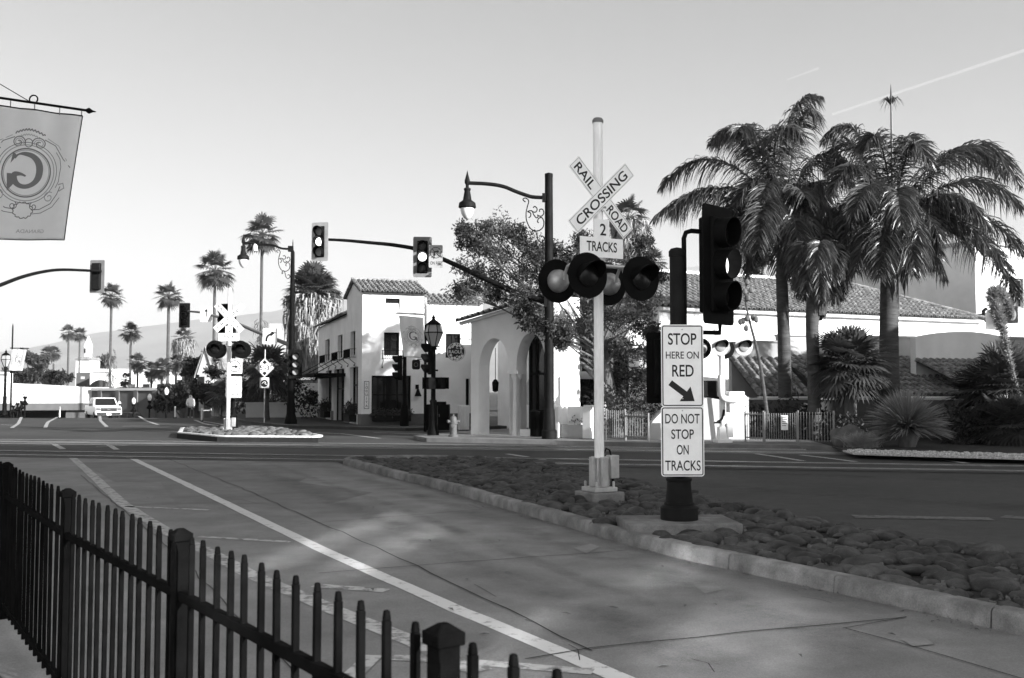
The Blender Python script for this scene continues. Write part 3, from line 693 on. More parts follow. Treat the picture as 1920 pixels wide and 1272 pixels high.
# third crossing signal with its gate mechanism, by the white fence at right
g3 = thing("crossing_signal", "white painted crossing signal with gate mechanism and hooded lamps beside the white fence", "railway signal", (at(1355, 838, 29.0).x, 29.0, 0.13), R(8), "railway crossing masts")
m = MB(); m.lathe([(0.085, 0), (.085, 4.0), (.07, 4.02)], 20); m.build("mast", "mast_paint", g3)
m = MB(); m.box((0, 0, .05), (.44, .44, .10)); m.box((0, 0, .26), (.30, .28, .40), top=(.8, .8)); m.box((.18, -.05, .36), (.18, .2, .4)); m.build("base", "white_paint", g3, bevel=.01)
m = MB(); m.box((.34, -.16, 1.18), (.46, .30, .60)); mb_ = m.build("gate_machine", "white_paint", g3, bevel=.02)
m = MB(); m.lathe([(.17, -.04), (.17, .04), (.12, .06)], 20, (.60, -.16, 1.2), Matrix.Rotation(R(90), 4, 'Y')); m.build("crank_cover", "mast_paint", mb_)
m = MB(); m.tube(smooth_pts([(.30, -.33, 1.24), (-.02, -.33, 1.26), (-.13, -.33, 1.38), (-.15, -.33, 1.7), (-.15, -.33, 1.95)]), .095, 12); m.build("gate_arm_support", "white_paint", g3)
m = MB(); m.box((-.42, -.1, 1.55), (.5, .06, .48)); m.build("counterweight", "dark_metal", g3, bevel=.06)
m = MB(); m.tube([(-.5, -.1, 1.35), (-.1, -.2, 1.28)], .04, 8); m.tube(smooth_pts([(.02, -.1, .95), (-.05, -.12, .7), (-.2, -.14, .6)]), .035, 8); m.box((-.2, -.14, .58), (.18, .08, .05)); m.build("linkage", "dark_metal", g3)
m = MB(); m.tube([(-.40, 0, 2.95), (.60, 0, 2.95)], .03, 10); m.lathe([(.10, -.12), (.10, .12)], 16, (.1, 0, 2.95)); m.build("crossarm", "mast_paint", g3)
m = MB(); m.lathe([(.17, 0), (.16, .05), (.08, .09), (.01, .1)], 20, (-.08, -.02, 3.22), Matrix.Rotation(R(90), 4, 'X')); m.lathe([(.05, 0), (.05, .12), (.02, .2)], 10, (-.05, 0, 3.15)); m.build("bell", "mast_paint", g3)
for x in (-.14, .56): flasher(g3, x, -.32, 2.78, -1, "lamp_dome", "lens_grey", .34, "black_metal", .27)
flasher(g3, -.52, .28, 2.74, 1, "black_metal", "lens_dark", .3); flasher(g3, .2, .30, 2.74, 1, "black_metal", "lens_dark", .3)
# ---------------- mast-arm street light pole in the middle (lamp, scrolls, long signal arm)
def scroll_bracket(t, x0, z0, s=1.0, fx=-1):
    def S(pts): return [(x0 + fx * a * s, 0, z0 + b * s) for a, b in pts]
    m = MB()
    def spiral(cx, cz, r0, a0, turns, dirn=1, n=18):
        return [(cx + r0 * (1 - .78 * i / n) * math.cos(a0 + dirn * turns * 2 * math.pi * i / n), cz + r0 * (1 - .78 * i / n) * math.sin(a0 + dirn * turns * 2 * math.pi * i / n)) for i in range(n + 1)]
    L = [smooth_pts([(.62, -.10, 0), (.70, -.02, 0), (.62, .03, 0), (.52, -.06, 0), (.56, -.25, 0), (.60, -.45, 0), (.58, -.70, 0), (.45, -.95, 0), (.25, -1.02, 0), (.08, -.92, 0), (.04, -.74, 0), (.10, -.60, 0), (.20, -.62, 0), (.24, -.72, 0), (.20, -.76, 0)])]
    L.append(smooth_pts([(.52, -.60, 0), (.46, -.55, 0), (.46, -.45, 0), (.55, -.40, 0), (.42, -.38, 0), (.36, -.50, 0), (.28, -.60, 0), (.22, -.56, 0), (.24, -.50, 0)]))
    L.append(smooth_pts([(.42, -.40, 0), (.30, -.42, 0), (.25, -.32, 0), (.32, -.24, 0), (.38, -.28, 0)]))
    L.append(smooth_pts([(.24, -.52, 0), (.12, -.55, 0), (.04, -.45, 0), (.08, -.33, 0), (.17, -.34, 0), (.17, -.41, 0)]))
    L.append(smooth_pts([(.36, -1.08, 0), (.42, -1.14, 0), (.40, -1.02, 0), (.32, -1.0, 0), (.26, -1.14, 0), (.22, -1.30, 0), (.12, -1.38, 0), (.03, -1.28, 0), (.08, -1.18, 0), (.14, -1.22, 0)]))
    for P in L: m.tube(S([(p[0], p[1]) for p in P]), .019 * s, 6)
    m.build("scroll_bracket", "black_metal", t)
    m = MB()
    for z in (-.46, -1.27): m.lathe([(.165 * s, -.015), (.165 * s, .015)], 16, (x0 + .0, 0, z0 + z * s))
    return t
def lamp_arm(t, x0, z0, pts, rr=.06):
    m = MB(); m.tube(smooth_pts([(x0 + a, 0, z0 + b) for a, b in pts]), rr, 10); m.box((x0 - .1, 0, z0), (.22, .18, .26)); m.build("lamp_arm", "dark_metal", t)
    ex, ez = x0 + pts[-1][0], z0 + pts[-1][1]
    m = MB(); m.lathe([(.005, .40), (.03, .28), (.05, .20), (.085, .08), (.085, 0), (.05, -.06), (.05, -.14), (.11, -.18), (.11, -.23), (.09, -.25), (.14, -.55), (.26, -.64), (.28, -.78), (.25, -.80), (.2, -.81)], 20, (ex, 0, ez)); lu = m.build("luminaire", "dark_metal", t)
    m = MB(); m.lathe([(.21, -.805), (.215, -.87), (.18, -1.0), (.11, -1.12), (.02, -1.18)], 20, (ex, 0, ez)); m.build("globe", "globe", lu)
def ornate_base(m, r0, h):
    m.lathe([(r0 * 1.9, 0), (r0 * 1.9, h * .10), (r0 * 1.6, h * .16), (r0 * 1.55, h * .22), (r0 * 1.3, h * .30), (r0 * 1.25, h * .55), (r0 * 1.35, h * .60), (r0 * 1.1, h * .66), (r0 * 1.05, h * .95), (r0 * 1.2, h), (r0, h * 1.04)], 20)
PY = 31.2; pp = at(1030, 825, PY)
s1 = thing("street_light", "tall dark street light with scrolls and a long signal arm, behind the crossing mast", "street light", (pp.x, PY, 0.13))
m = MB(); m.lathe([(.15, 0), (.145, 3.0), (.125, 8.25), (.13, 8.27), (.13, 8.36), (.02, 8.40)], 20); m.build("pole", "dark_metal", s1)
m = MB(); m.lathe([(.24, 0), (.24, .25), (.2, .3), (.17, .9), (.15, .95)], 20); m.build("base", "dark_metal", s1)
z_arm = Zat(371, PY) - .13
lamp_arm(s1, 0, z_arm, [(0, 0), (-.48, .02), (-.72, .08), (-1.05, .2), (-1.45, .36), (-1.95, .44), (-2.58, .47)])
scroll_bracket(s1, -.12, z_arm - .04)
ZS = 34.0
arm_px = [(1026, 566), (975, 552), (925, 530), (878, 508), (832, 487), (792, 470), (740, 460), (690, 455), (645, 451), (600, 449)]
ap = [at(px, py, PY + (ZS - PY) * (1030 - px) / 430) for px, py in arm_px]
m = MB(); m.tube(smooth_pts(ap), [.10 - .055 * i / 54 for i in range(55)], 12); m.box((ap[0].x + .02, ap[0].y, ap[0].z), (.24, .3, .34)); m.build("signal_arm", "dark_metal", s1, world=True)
traffic_light("pale-backed traffic light at the far end of the long arm, middle lamp lit", at(601, 455, ZS) + Vector((0, -.2, 0)), R(-14), 1, "galvanised", lens="lens_grey")  # backplate kept pale: sun reflection put into its colour
traffic_light("dark traffic light with lit middle lamp beside the no-right-turn sign on the long arm", at(792, 482, 32.35), R(4), 1, "grey_metal", lens="lens_dark")  # grey backplate carries the sun's reflection in its colour
def no_turn(t):
    m = hoop(.185, .02, -.003, 36, 0, .12); m.box((0, -.003, .12), (.36, .002, .022), mx=Matrix.Rotation(R(45), 4, 'Y')); m.build("prohibition_ring", "sign_black", t, smooth=False)
    m = MB(); m.prism([(-.075, 0.02), (-.075, .175), (.035, .175), (.035, .205), (.125, .15), (.035, .095), (.035, .125), (-.025, .125), (-.025, .02)], -.0045, -.002); m.build("arrow", "sign_black", t, smooth=False)
sign_board("no_turn_sign", "white no-right-turn on red sign beside the second traffic light of the long arm", at(817, 481, 32.2), R(3), .45, .74, [("ON RED", .11, .36, 0, -.22, .006)], extra=no_turn, border=False, mat_="sign_white_shaded")
# ---------------- left street light with its own signal arm
LY = 46.0; lp = at(545, 801, LY)
s2 = thing("street_light", "tall slender black street light with flared base at the corner left of the stucco restaurant", "street light", (lp.x, LY, 0.13))
m = MB(); m.lathe([(.16, 0), (.15, 2.4), (.09, 7.95), (.04, 8.05), (.02, 8.4), (.005, 8.55)], 16); m.build("pole", "black_metal", s2)
m = MB(); ornate_base(m, .155, 1.5); m.build("base", "black_metal", s2)
m = MB(); ac = MB()
z2 = Zat(467, LY) - .13
lamp_arm(s2, 0, z2, [(0, 0), (-.5, .02), (-.95, .18), (-1.5, .22), (-2.3, .30)], .05)
m = MB(); m.lathe([(.03, .12), (.10, .0), (.12, -.15), (.10, -.25), (.02, -.28)], 14, (-1.75, 0, z2 + .15)); m.build("camera_dome", "globe", s2)
scroll_bracket(s2, -.09, z2 - .08, .95)
m = MB(); m.box((-.005, -.165, 2.55), (.16, .012, .12)); m.box((-.005, -.165, 2.28), (.16, .012, .2)); m.build("notice_sticker", "sign_white", s2)
arm2 = [at(545, 648, 46), at(520, 638, 46.8), at(478, 621, 48.2), at(440, 605, 49.5), at(400, 592, 51), at(375, 586, 52.2), at(350, 584, 53.3)]
m = MB(); m.tube(smooth_pts(arm2), [.10 - .05 * i / 36 for i in range(37)], 10); m.build("signal_arm", "grey_metal", s2, world=True)
traffic_light("unlit traffic light at the end of the left street light's arm, against the sky", at(347, 592, 53.3) + Vector((0, -.15, 0)), R(-6), -1, "dark_metal", lens="lens_dark")
def up_arrow(t):
    m = MB(); m.prism(arrow_poly((0, -.12), (0, .30), .065, .22, .15), -.004, -.001); m.build("arrow", "sign_black", t, smooth=False)
sign_board("lane_use_sign", "small white sign with an upward arrow over ONLY, hung on the left signal arm", at(386.5, 590, 51.1), R(0), .62, .76, [("ONLY", .12, .40, 0, -.27, .003)], border=False, extra=up_arrow, bolts=False)
def turn_arrow(t):
    P = smooth_pts([(-.16, -.24, 0), (-.15, -.08, 0), (-.06, .05, 0), (.06, .11, 0)], 6); m = MB()
    up = [(p.x, p.y) for p in P]
    for a, b in zip(up[:-1], up[1:]):
        d = (Vector(b) - Vector(a)).normalized(); n = Vector((-d.y, d.x)) * .05
        m.quad((a[0] + n.x, -.004, a[1] + n.y), (b[0] + n.x, -.004, b[1] + n.y), (b[0] - n.x, -.004, b[1] - n.y), (a[0] - n.x, -.004, a[1] - n.y))
    m.quad((.02, -.004, -.03), (.06, -.004, .24), (.27, -.004, .18)); m.build("arrow", "sign_black", t, smooth=False)
sign_board("turn_sign", "square white sign with a curved right-turn arrow, hung on the left signal arm", at(506, 631, 46.5), R(2), .66, .72, [], border=False, extra=turn_arrow, bolts=False)
traffic_light("black traffic light on the side of the left street light, facing the street", at(554, 683, 45.7), R(18), -1, "black_metal", lens="lens_grey")
st = thing("street_name_sign", "dark street name plate reading YANONALI ST beside the left street light", "sign", at(573, 710.5, 45.9), R(2))
m = MB(); m.prism(rrect(1.02, .17, .02), 0, .01); m.build("panel", "black_metal", st, smooth=False)
text("YANONALI ST", .11, .90, .004, c=(0, -.003, 0)).build("lettering", "sign_white", st, smooth=False)
m = MB(); m.box((-.53, .03, 0), (.1, .04, .12)); m.build("bracket", "black_metal", st)
# ---------------- height limit post
hp_ = at(499, 793, 48.0)
t = thing("height_limit_sign", "diamond warning sign reading 15'-3\" on a post, with a square sign beneath", "sign", (hp_.x, 47.6, .13), R(2))
m = MB(); m.lathe([(.03, 0), (.03, 3.5)], 10); m.build("post", "galvanised", t)
zc = Zat(690, 47.6) - .13; s_ = .47
m = MB(); m.prism([(-s_, zc), (0, zc + s_), (s_, zc), (0, zc - s_)], -.05, -.045); p = m.build("diamond_panel", "sign_white", t, smooth=False)
b = MB(); i_ = s_ - .03; o_ = s_ - .01
for k in range(4):
    a0, a1 = R(90 * k), R(90 * k + 90); b.quad(*[(math.cos(a) * r, -.053, zc + math.sin(a) * r) for a, r in ((a0, o_), (a1, o_), (a1, i_), (a0, i_))])
b.build("border", "sign_black", p, smooth=False)
text("15'-3\"", .25, .66, .02, c=(0, -.053, zc)).build("lettering", "sign_black", p, smooth=False)
b = MB(); b.prism([(-.05, zc + .22), (-.11, zc + .22), (-.11, zc + .25), (0, zc + .38), (.11, zc + .25), (.11, zc + .22), (.05, zc + .22), (.05, zc + .18), (-.05, zc + .18)][::-1], -.053, -.051); b.build("arrow", "sign_black", p, smooth=False); b = MB()
b.prism([(-.05, zc - .22), (-.11, zc - .22), (-.11, zc - .25), (0, zc - .38), (.11, zc - .25), (.11, zc - .22), (.05, zc - .22), (.05, zc - .18), (-.05, zc - .18)], -.053, -.051); b.build("arrow", "sign_black", p, smooth=False)
z3 = Zat(718, 47.6) - .13
m = MB(); m.prism(rrect(.44, .50, .03, 0, z3), -.05, -.045); p = m.build("square_panel", "sign_white", t, smooth=False)
m = MB(); m.prism(circ(.175, 28, 0, z3 - .03), -.053, -.051); m.build("disc", "sign_black", p, smooth=False)
m = MB(); m.tube(smooth_pts([(-.14, -.055, z3 - .06), (-.02, -.055, z3 + .04), (.06, -.055, z3 + .02), (.02, -.055, z3 - .04), (.1, -.055, z3 - .08), (.14, -.055, z3 - .06)]), .012, 6); m.build("wave_mark", "sign_white", p)
# ---------------- dark signal pole on the far island behind the crossing mast
ip = at(436, 806, 37.4)
t = thing("signal_pole", "dark signal pole on the far island, just behind the crossing mast there", "pole", (ip.x, 37.4, .2))
m = MB(); m.lathe([(.07, 0), (.07, 4.3)], 14); m.build("pole", "black_metal", t)
m = MB(); ornate_base(m, .12, .8); m.build("base", "black_metal", t)
traffic_light("black traffic light behind the far crossbuck, mostly hidden by it", at(421, 603, 37.1), R(-24), -1, "black_metal")
sign_board("do_not_stop_sign", "white sign reading DO NOT STOP ON TRACKS on the far island's signal pole", at(438.5, 726, 37.1), R(2), .58, .80,
    [("DO NOT", .11, .46, 0, .26, .008), ("STOP", .11, .31, 0, .085, .01), ("ON", .11, .16, 0.0, -.09, .01), ("TRACKS", .115, .48, 0.0, -.265, .008)], bolts=False)
def nturn(t):
    hoop(.22, .03, -.003, 30).build("prohibition_ring", "sign_black", t, smooth=False)
    m = MB(); m.prism(arrow_poly((-.1, -.02), (.13, -.02), .05, .14, .11), -.004, -.002); m.build("arrow", "sign_black", t, smooth=False)
sign_board("no_turn_sign", "square white sign with a ringed arrow above the far DO NOT STOP sign", at(440, 687, 37.1), R(2), .56, .56, [], border=False, extra=nturn, bolts=False)
# ---------------- lantern posts
def lantern_head(t, z0, k=1.0):
    m = MB(); m.lathe([(.05 * k, z0), (.12 * k, z0 + .04 * k), (.11 * k, z0 + .08 * k)], 12); m.lathe([(.31 * k, z0 + .52 * k), (.335 * k, z0 + .535 * k), (.31 * k, z0 + .56 * k)], 6)
    m.lathe([(.24 * k, z0 + .80 * k), (.27 * k, z0 + .80 * k), (.24 * k, z0 + .85 * k), (.12 * k, z0 + .95 * k), (.07 * k, z0 + .98 * k), (.05 * k, z0 + 1.03 * k), (.07 * k, z0 + 1.07 * k), (.02 * k, z0 + 1.12 * k), (.005, z0 + 1.22 * k)], 12)
    for j in range(6):
        a = math.pi / 3 * j; c, s_ = math.cos(a), math.sin(a)
        m.tube([(.13 * k * c, .13 * k * s_, z0 + .06 * k), (.32 * k * c, .32 * k * s_, z0 + .54 * k), (.25 * k * c, .25 * k * s_, z0 + .82 * k)], .016 * k, 6)
    l = m.build("lantern", "black_metal", t)
    m = MB(); m.lathe([(.12 * k, z0 + .08 * k), (.305 * k, z0 + .53 * k), (.235 * k, z0 + .80 * k)], 6); m.build("lantern_glass", "lantern_glass", l, smooth=False)
def lantern_post(label, loc, h, k=1.0):
    t = thing("lantern_post", label, "lamp post", loc, 0, "lantern posts")
    m = MB(); m.lathe([(.085 * k, .9), (.08 * k, 1.3), (.075 * k, h - 1.2 * k)], 14); m.lathe([(.12 * k, h - 1.25 * k), (.13 * k, h - 1.2 * k), (.06 * k, h - 1.14 * k)], 14); m.build("post", "black_metal", t)
    m = MB(); ornate_base(m, .105 * k, 1.15); m.build("base", "black_metal", t)
    lantern_head(t, h - 1.2 * k, k); return t
q = at(812, 822, 34.0); lp1 = lantern_post("black lantern post in front of the restaurant wall, left of the arches", (q.x, 34.0, .13), Zat(588, 34) - .13)
m = MB(); m.tube([(0, -.02, 2.2), (.16, -.05, 2.2)], .03, 8); m.tube([(0, 0, 3.02), (.22, 0, 3.02)], .02, 8); m.build("signal_bracket", "black_metal", lp1)
traffic_light("black traffic light with visors to the left, mounted on the lantern post's left side", at(803, 673, 34.1), R(-78), -1, "black_metal", plate_on=False)
def ped_signal(label, loc, rz):
    t = thing("pedestrian_signal", label, "pedestrian signal", loc, rz, "pedestrian signals")
    m = MB(); m.box((0, .09, 0), (.38, .2, .40)); m.build("housing", "black_metal", t, bevel=.02)
    m = MB(); m.box((0, -.06, .19), (.40, .14, .02)); m.box((-.19, -.06, .0), (.02, .14, .38)); m.box((.19, -.06, 0), (.02, .14, .38)); m.build("hood", "black_metal", t)
    m = MB(); m.quad((-.15, -.013, -.15), (.15, -.013, -.15), (.15, -.013, .15), (-.15, -.013, .15)); m.build("display", "lens_dark", t); return t
ped_signal("boxy black pedestrian signal left of the lantern post shaft", at(804, 719, 33.8), R(-50))
ped_signal("boxy black pedestrian signal right of the lantern post shaft", at(829, 719, 33.9), R(50))
lantern_post("distant lantern post at the far left edge beside a small banner", (at(8, 778, 64).x, 64.0, .1), Zat(655, 64) - .1)
# second, slimmer signal post with the banner in front of the restaurant
q = at(758, 805, 43.0)
t = thing("signal_pole", "slim black signal post in front of the big dark restaurant window", "pole", (q.x, 43.0, .13))
m = MB(); m.lathe([(.11, 0), (.09, .9), (.08, 3.9)], 14); m.build("post", "black_metal", t); m = MB(); m.lathe([(.19, 0), (.20, .3), (.15, .75), (.10, .95), (.09, 1.0)], 16); m.build("base", "black_metal", t)
traffic_light("black traffic light with visors to the left, in front of the big restaurant window", at(746, 690, 42.9), R(-80), -1, "black_metal", plate_on=False)
# ---------------- banners (hung cloth with the cartouche emblem)
def sp_(cx, cz, r0, a0, turns, n=22, k=.8): return [(cx + r0 * (1 - k * i / n) * math.cos(a0 + turns * 2 * math.pi * i / n), cz + r0 * (1 - k * i / n) * math.sin(a0 + turns * 2 * math.pi * i / n)) for i in range(n + 1)]
def banner(label, loc, rz, quad, mirror, wave, words=None, amp=0.03, emb=(0.0, 0.0, 1.0), scallop=False):
    """quad = four x,z corners (top-left, top-right, bottom-right, bottom-left) in the local x,z plane"""
    t = thing("hanging_banner", label, "banner", loc, rz, "street banners")
    tl, tr, br, bl = [Vector(p) for p in quad]
    def pos(u, v, off=0.0):                                     # u right, v down
        p = tl.lerp(tr, u).lerp(bl.lerp(br, u), v)
        y = amp * (math.sin(u * 9 + 1 + v * 2) * (.35 + .5 * v) + .6 * math.sin(u * 17 + 2) * (1 - v) ** 2 + wave * v * v * (u - .3) * 3)
        return (p.x, y + off, p.y)
    n, k = 44, 44; vs = [pos(i / n, j / k) for j in range(k + 1) for i in range(n + 1)]
    fs = [(j * (n + 1) + i, (j + 1) * (n + 1) + i, (j + 1) * (n + 1) + i + 1, j * (n + 1) + i + 1) for j in range(k) for i in range(n)]
    m = MB(); m.add(vs, fs); c = m.build("cloth", "banner", t, angle=180); sd = c.modifiers.new("thickness", 'SOLIDIFY'); sd.thickness = .003; sd.offset = 1
    W = ((tr - tl).length + (br - bl).length) / 2; H = ((bl - tl).length + (br - tr).length) / 2
    def uv(x, z):                                                # emblem units (metres) -> banner surface, front side
        return ((x * (-1 if mirror else 1) * emb[2] + emb[0]) / W + .5, .5 - (z * emb[2] + emb[1]) / H)
    def draw(mb, pts, wd, closed=False):
        P = [Vector((a, b)) for a, b in pts]; nn = len(P); b0 = len(mb.v); vs = []
        for i, p in enumerate(P):
            d = (P[(i + 1) % nn if closed else min(i + 1, nn - 1)] - P[(i - 1) % nn if closed else max(i - 1, 0)]); d = d.normalized() if d.length else Vector((1, 0)); q = Vector((-d.y, d.x)) * wd / 2
            vs += [pos(*uv(*(p + q)), -.005), pos(*uv(*(p - q)), -.005)]
        R_ = nn if closed else nn - 1
        mb.add(vs, [(2 * i, 2 * i + 1, 2 * ((i + 1) % nn) + 1, 2 * ((i + 1) % nn)) for i in range(R_)])
    def ell(cx, cz, rx, rz_, n=48): return [(cx + rx * math.cos(2 * math.pi * i / n), cz + rz_ * math.sin(2 * math.pi * i / n)) for i in range(n)]
    dk, lt = MB(), MB()
    draw(dk, ell(0, 0, .28, .29), .016, True); draw(lt, ell(0, 0, .262, .272), .010, True); draw(lt, ell(0, 0, .325, .335), .012, True); draw(dk, ell(0, 0, .36, .365), .008, True)
    for sx in (-1, 1):
        draw(dk, [(sx * a, b) for a, b in sp_(.12, .36, .085, R(200), -1.4)], .012); draw(lt, [(sx * a, b) for a, b in sp_(.12, .36, .06, R(200), -1.2)], .010)
        draw(lt, [(sx * a, b) for a, b in sp_(.30, -.28, .07, R(60), 1.3)], .012); draw(dk, [(sx * a, b) for a, b in sp_(.12, -.40, .05, R(120), 1.3)], .010)
        draw(dk, [(sx * .10, -.44), (sx * .2, -.43), (sx * .33, -.36), (sx * .40, -.24), (sx * .43, -.14)], .010); draw(dk, [(sx * .1, -.49), (sx * .22, -.475), (sx * .36, -.40), (sx * .44, -.28)], .008)
        draw(lt, [(sx * .40, -.12), (sx * .46, -.10), (sx * .48, -.16), (sx * .42, -.2)], .016)
        draw(dk, [(sx * .17, .42), (sx * .30, .36), (sx * .42, .20), (sx * .52, .10)], .010); draw(lt, [(sx * .2, .44), (sx * .34, .36), (sx * .47, .18)], .008)
        draw(dk, [(sx * .40, .0), (sx * .405, .1), (sx * .38, .2), (sx * .32, .28)], .008); draw(dk, [(sx * .40, .0), (sx * .40, -.08), (sx * .37, -.16)], .008)
    draw(dk, [(-.17 + .34 * i / 40, .47 + .05 * math.sin(math.pi * i / 40) + .012 * math.sin(i * 1.55)) for i in range(41)], .014)
    draw(lt, [(-.12 + .24 * i / 30, .43 + .03 * math.sin(math.pi * i / 30) + .01 * math.sin(i * 1.7)) for i in range(31)], .010); draw(dk, ell(0, .36, .045, .05, 20), .010, True)
    draw(dk, [(.115 * (1 + .09 * math.sin(i * 2.1)) * math.cos(2 * math.pi * i / 36), -.45 + .095 * (1 + .09 * math.sin(i * 2.1)) * math.sin(2 * math.pi * i / 36)) for i in range(36)], .012, True)
    lt.build("emblem_tracery", "banner_ink_light", c, smooth=False); dk.build("emblem_outline", "banner_ink", c, smooth=False)
    # the letter: broad C-stroke with flared ends
    g = MB(); P = [(.15, .17, .035), (.10, .215, .02), (.03, .225, .045), (-.06, .205, .06), (-.125, .14, .072), (-.15, .05, .075), (-.14, -.05, .07), (-.09, -.125, .055), (-.01, -.165, .05), (.07, -.155, .055), (.125, -.10, .07), (.13, -.03, .065), (.06, -.02, .035), (.0, -.04, .02)]
    S = smooth_pts([(p[0], p[1], p[2]) for p in P], 5); vs = []
    for i, p in enumerate(S):
        d = (S[min(i + 1, len(S) - 1)] - S[max(i - 1, 0)]); d = Vector((d.x, d.y)).normalized(); q = Vector((-d.y, d.x)) * p.z * .52
        vs += [pos(*uv(p.x + q.x, p.y + q.y), -.006), pos(*uv(p.x - q.x, p.y - q.y), -.006)]
    g.add(vs, [(2 * i, 2 * i + 1, 2 * i + 3, 2 * i + 2) for i in range(len(S) - 1)])
    g.add([pos(*uv(x, z), -.006) for x, z in ((.19, .10), (.17, .24), (.12, .2))], [(0, 1, 2)]); g.add([pos(*uv(x, z), -.006) for x, z in ((.11, -.02), (.22, -.02), (.2, -.23), (.13, -.14))], [(0, 1, 2, 3)])
    g.build("letter", "banner_ink", c, smooth=False)
    if words:
        tx = text(words[0], words[1], words[2], -.002 if False else .004); m = MB()
        m.add([pos(*uv(x * (1 / emb[2]) + words[3], z * (1 / emb[2]) + words[4]), -.005) for x, _, z in tx.v], tx.f); m.build("small_lettering", "banner_ink_light", c, smooth=False)
    e = MB(); prof = [pos(u / 30, 0) for u in range(31)]; e.tube([(a, b, c_) for a, b, c_ in prof], .009, 6)
    e.tube([pos(1, v / 30) for v in range(31)], .006, 6); e.tube([pos(u / 30, 1) for u in range(31)], .006, 6); e.tube([pos(0, v / 30) for v in range(31)], .006, 6); e.build("hem", "black_metal" if mirror else "banner_ink", c)
    return t, c
BY = 12.0
TL, TR, BR, BL = at(-28, 195, BY), at(155, 218, BY), at(119, 450, BY), at(-46, 449, BY)
bo = at(57, 330, BY)
f2 = lambda p: (p.x - bo.x, p.z - bo.z)
bt, bc = banner("large pale street banner at the top left, emblem seen reversed, hanging from a spear-tipped rod", bo, 0, [f2(TL), f2(TR), f2(BR), f2(BL)], True, .5, ("GRANADA", .045, .36, -.12, -.70), emb=(-.01, .02, 1.02))
bp = thing("banner_pole", "dark spear-tipped banner rod with a scroll and stay wire at the top left", "pole", (at(-150, 175, BY).x, BY, .03))
r0, r1 = at(-150, 162, BY), at(160, 207, BY)
m = MB(); m.tube([r0, r1], .016, 8); d = (r1 - r0).normalized(); m.lathe([(.012, 0), (.034, .035), (.036, .05), (.014, .09), (.005, .13)], 10, r1, d.to_track_quat('Z', 'Y').to_matrix().to_4x4()); m.build("rod", "black_metal", bp, world=True)
sc_ = at(58, 191, BY); m = MB(); m.tube([sc_ + Vector((x, 0, z)) for x, z in sp_(.035, .03, .055, R(215), -.72, 24, .2)][::1], .009, 6); m.build("scroll", "black_metal", bp, world=True)
m = MB(); m.tube([at(56, 191, BY), at(-10, 152, BY), at(-150, 60, BY)], .006, 6); m.build("stay_wire", "black_metal", bp, world=True)
m = MB()
for px in (20, 65, 112, 153):
    a = r0.lerp(r1, (px + 150) / 310.0); m.tube([a, a + Vector((0, 0, -.105))], .006, 6)
m.build("banner_ring", "grey_metal", bp, world=True)
pxb = at(-150, 700, BY).x; m = MB(); m.lathe([(.12, 0), (.09, 1.0), (.07, 6.3), (.02, 6.4)], 16, (0, 0, 0)); m.build("post", "black_metal", bp)
m = MB(); m.lathe([(.25, 0), (.24, .2), (.16, .5), (.12, .8)], 16); m.build("base", "black_metal", bp)
BY2 = 40.0
bo2 = at(777, 634, BY2); f2 = lambda px, py: (at(px, py, BY2).x - bo2.x, at(px, py, BY2).z - bo2.z)
banner("small pale banner with a G emblem, hanging left of the lantern post before the restaurant", bo2, 0, [f2(748, 592), f2(793, 596), f2(799, 672), f2(757, 669)], False, .3, emb=(0, .02, .80))
t = thing("banner_pole", "white topped post carrying the G banner, just left of the lantern post", "pole", (at(797, 806, BY2 + .1).x, BY2 + .1, 0.0))
m = MB(); m.lathe([(.06, 0), (.05, 5.0)], 12); m.build("post", "black_metal", t)
m = MB(); m.lathe([(.055, 4.3), (.055, 5.35), (.02, 5.4)], 12); m.build("post_top", "white_paint", t)
m = MB(); m.tube([at(796, 590, BY2 + .1), at(741, 587, BY2)], .045, 8); m.tube([at(796, 577, BY2 + .1), at(775, 588, BY2)], .02, 6); m.build("banner_arm", "white_paint", t, world=True)
bo3 = at(32, 675, 64.0); f3 = lambda px, py: (at(px, py, 64).x - bo3.x, at(px, py, 64).z - bo3.z)
banner("distant pale banner at the far left edge above the railway bridge", bo3, 0, [f3(21, 655), f3(50, 656), f3(42, 696), f3(16, 695)], False, .2, emb=(0, 0, .85))
t = thing("banner_pole", "thin dark banner pole at the far left edge beside the distant lantern post", "pole", (at(19.5, 778, 64.2).x, 64.2, 0))
m = MB(); m.lathe([(.06, 0), (.045, 5.8), (.01, 6.0)], 10); m.build("post", "black_metal", t); m = MB(); m.tube([at(19, 653, 64.2), at(54, 653.5, 64)], .035, 6); m.build("banner_arm", "black_metal", t, world=True)
# small dark banner under the G banner
t = thing("pennant", "small dark hanging sign under the G banner", "sign", at(780, 684, 40.6)); m = MB(); m.prism(rrect(.33, .40, .08, 0, 0), 0, .02); m.build("panel", "dark_metal", t); hoop(.09, .02, -.002, 20).build("ring_mark", "grey_metal", t)
m = MB(); m.tube([(0.05, 0, .2), (.37, -.4, .22)], .012, 6); m.build("bracket", "black_metal", t)
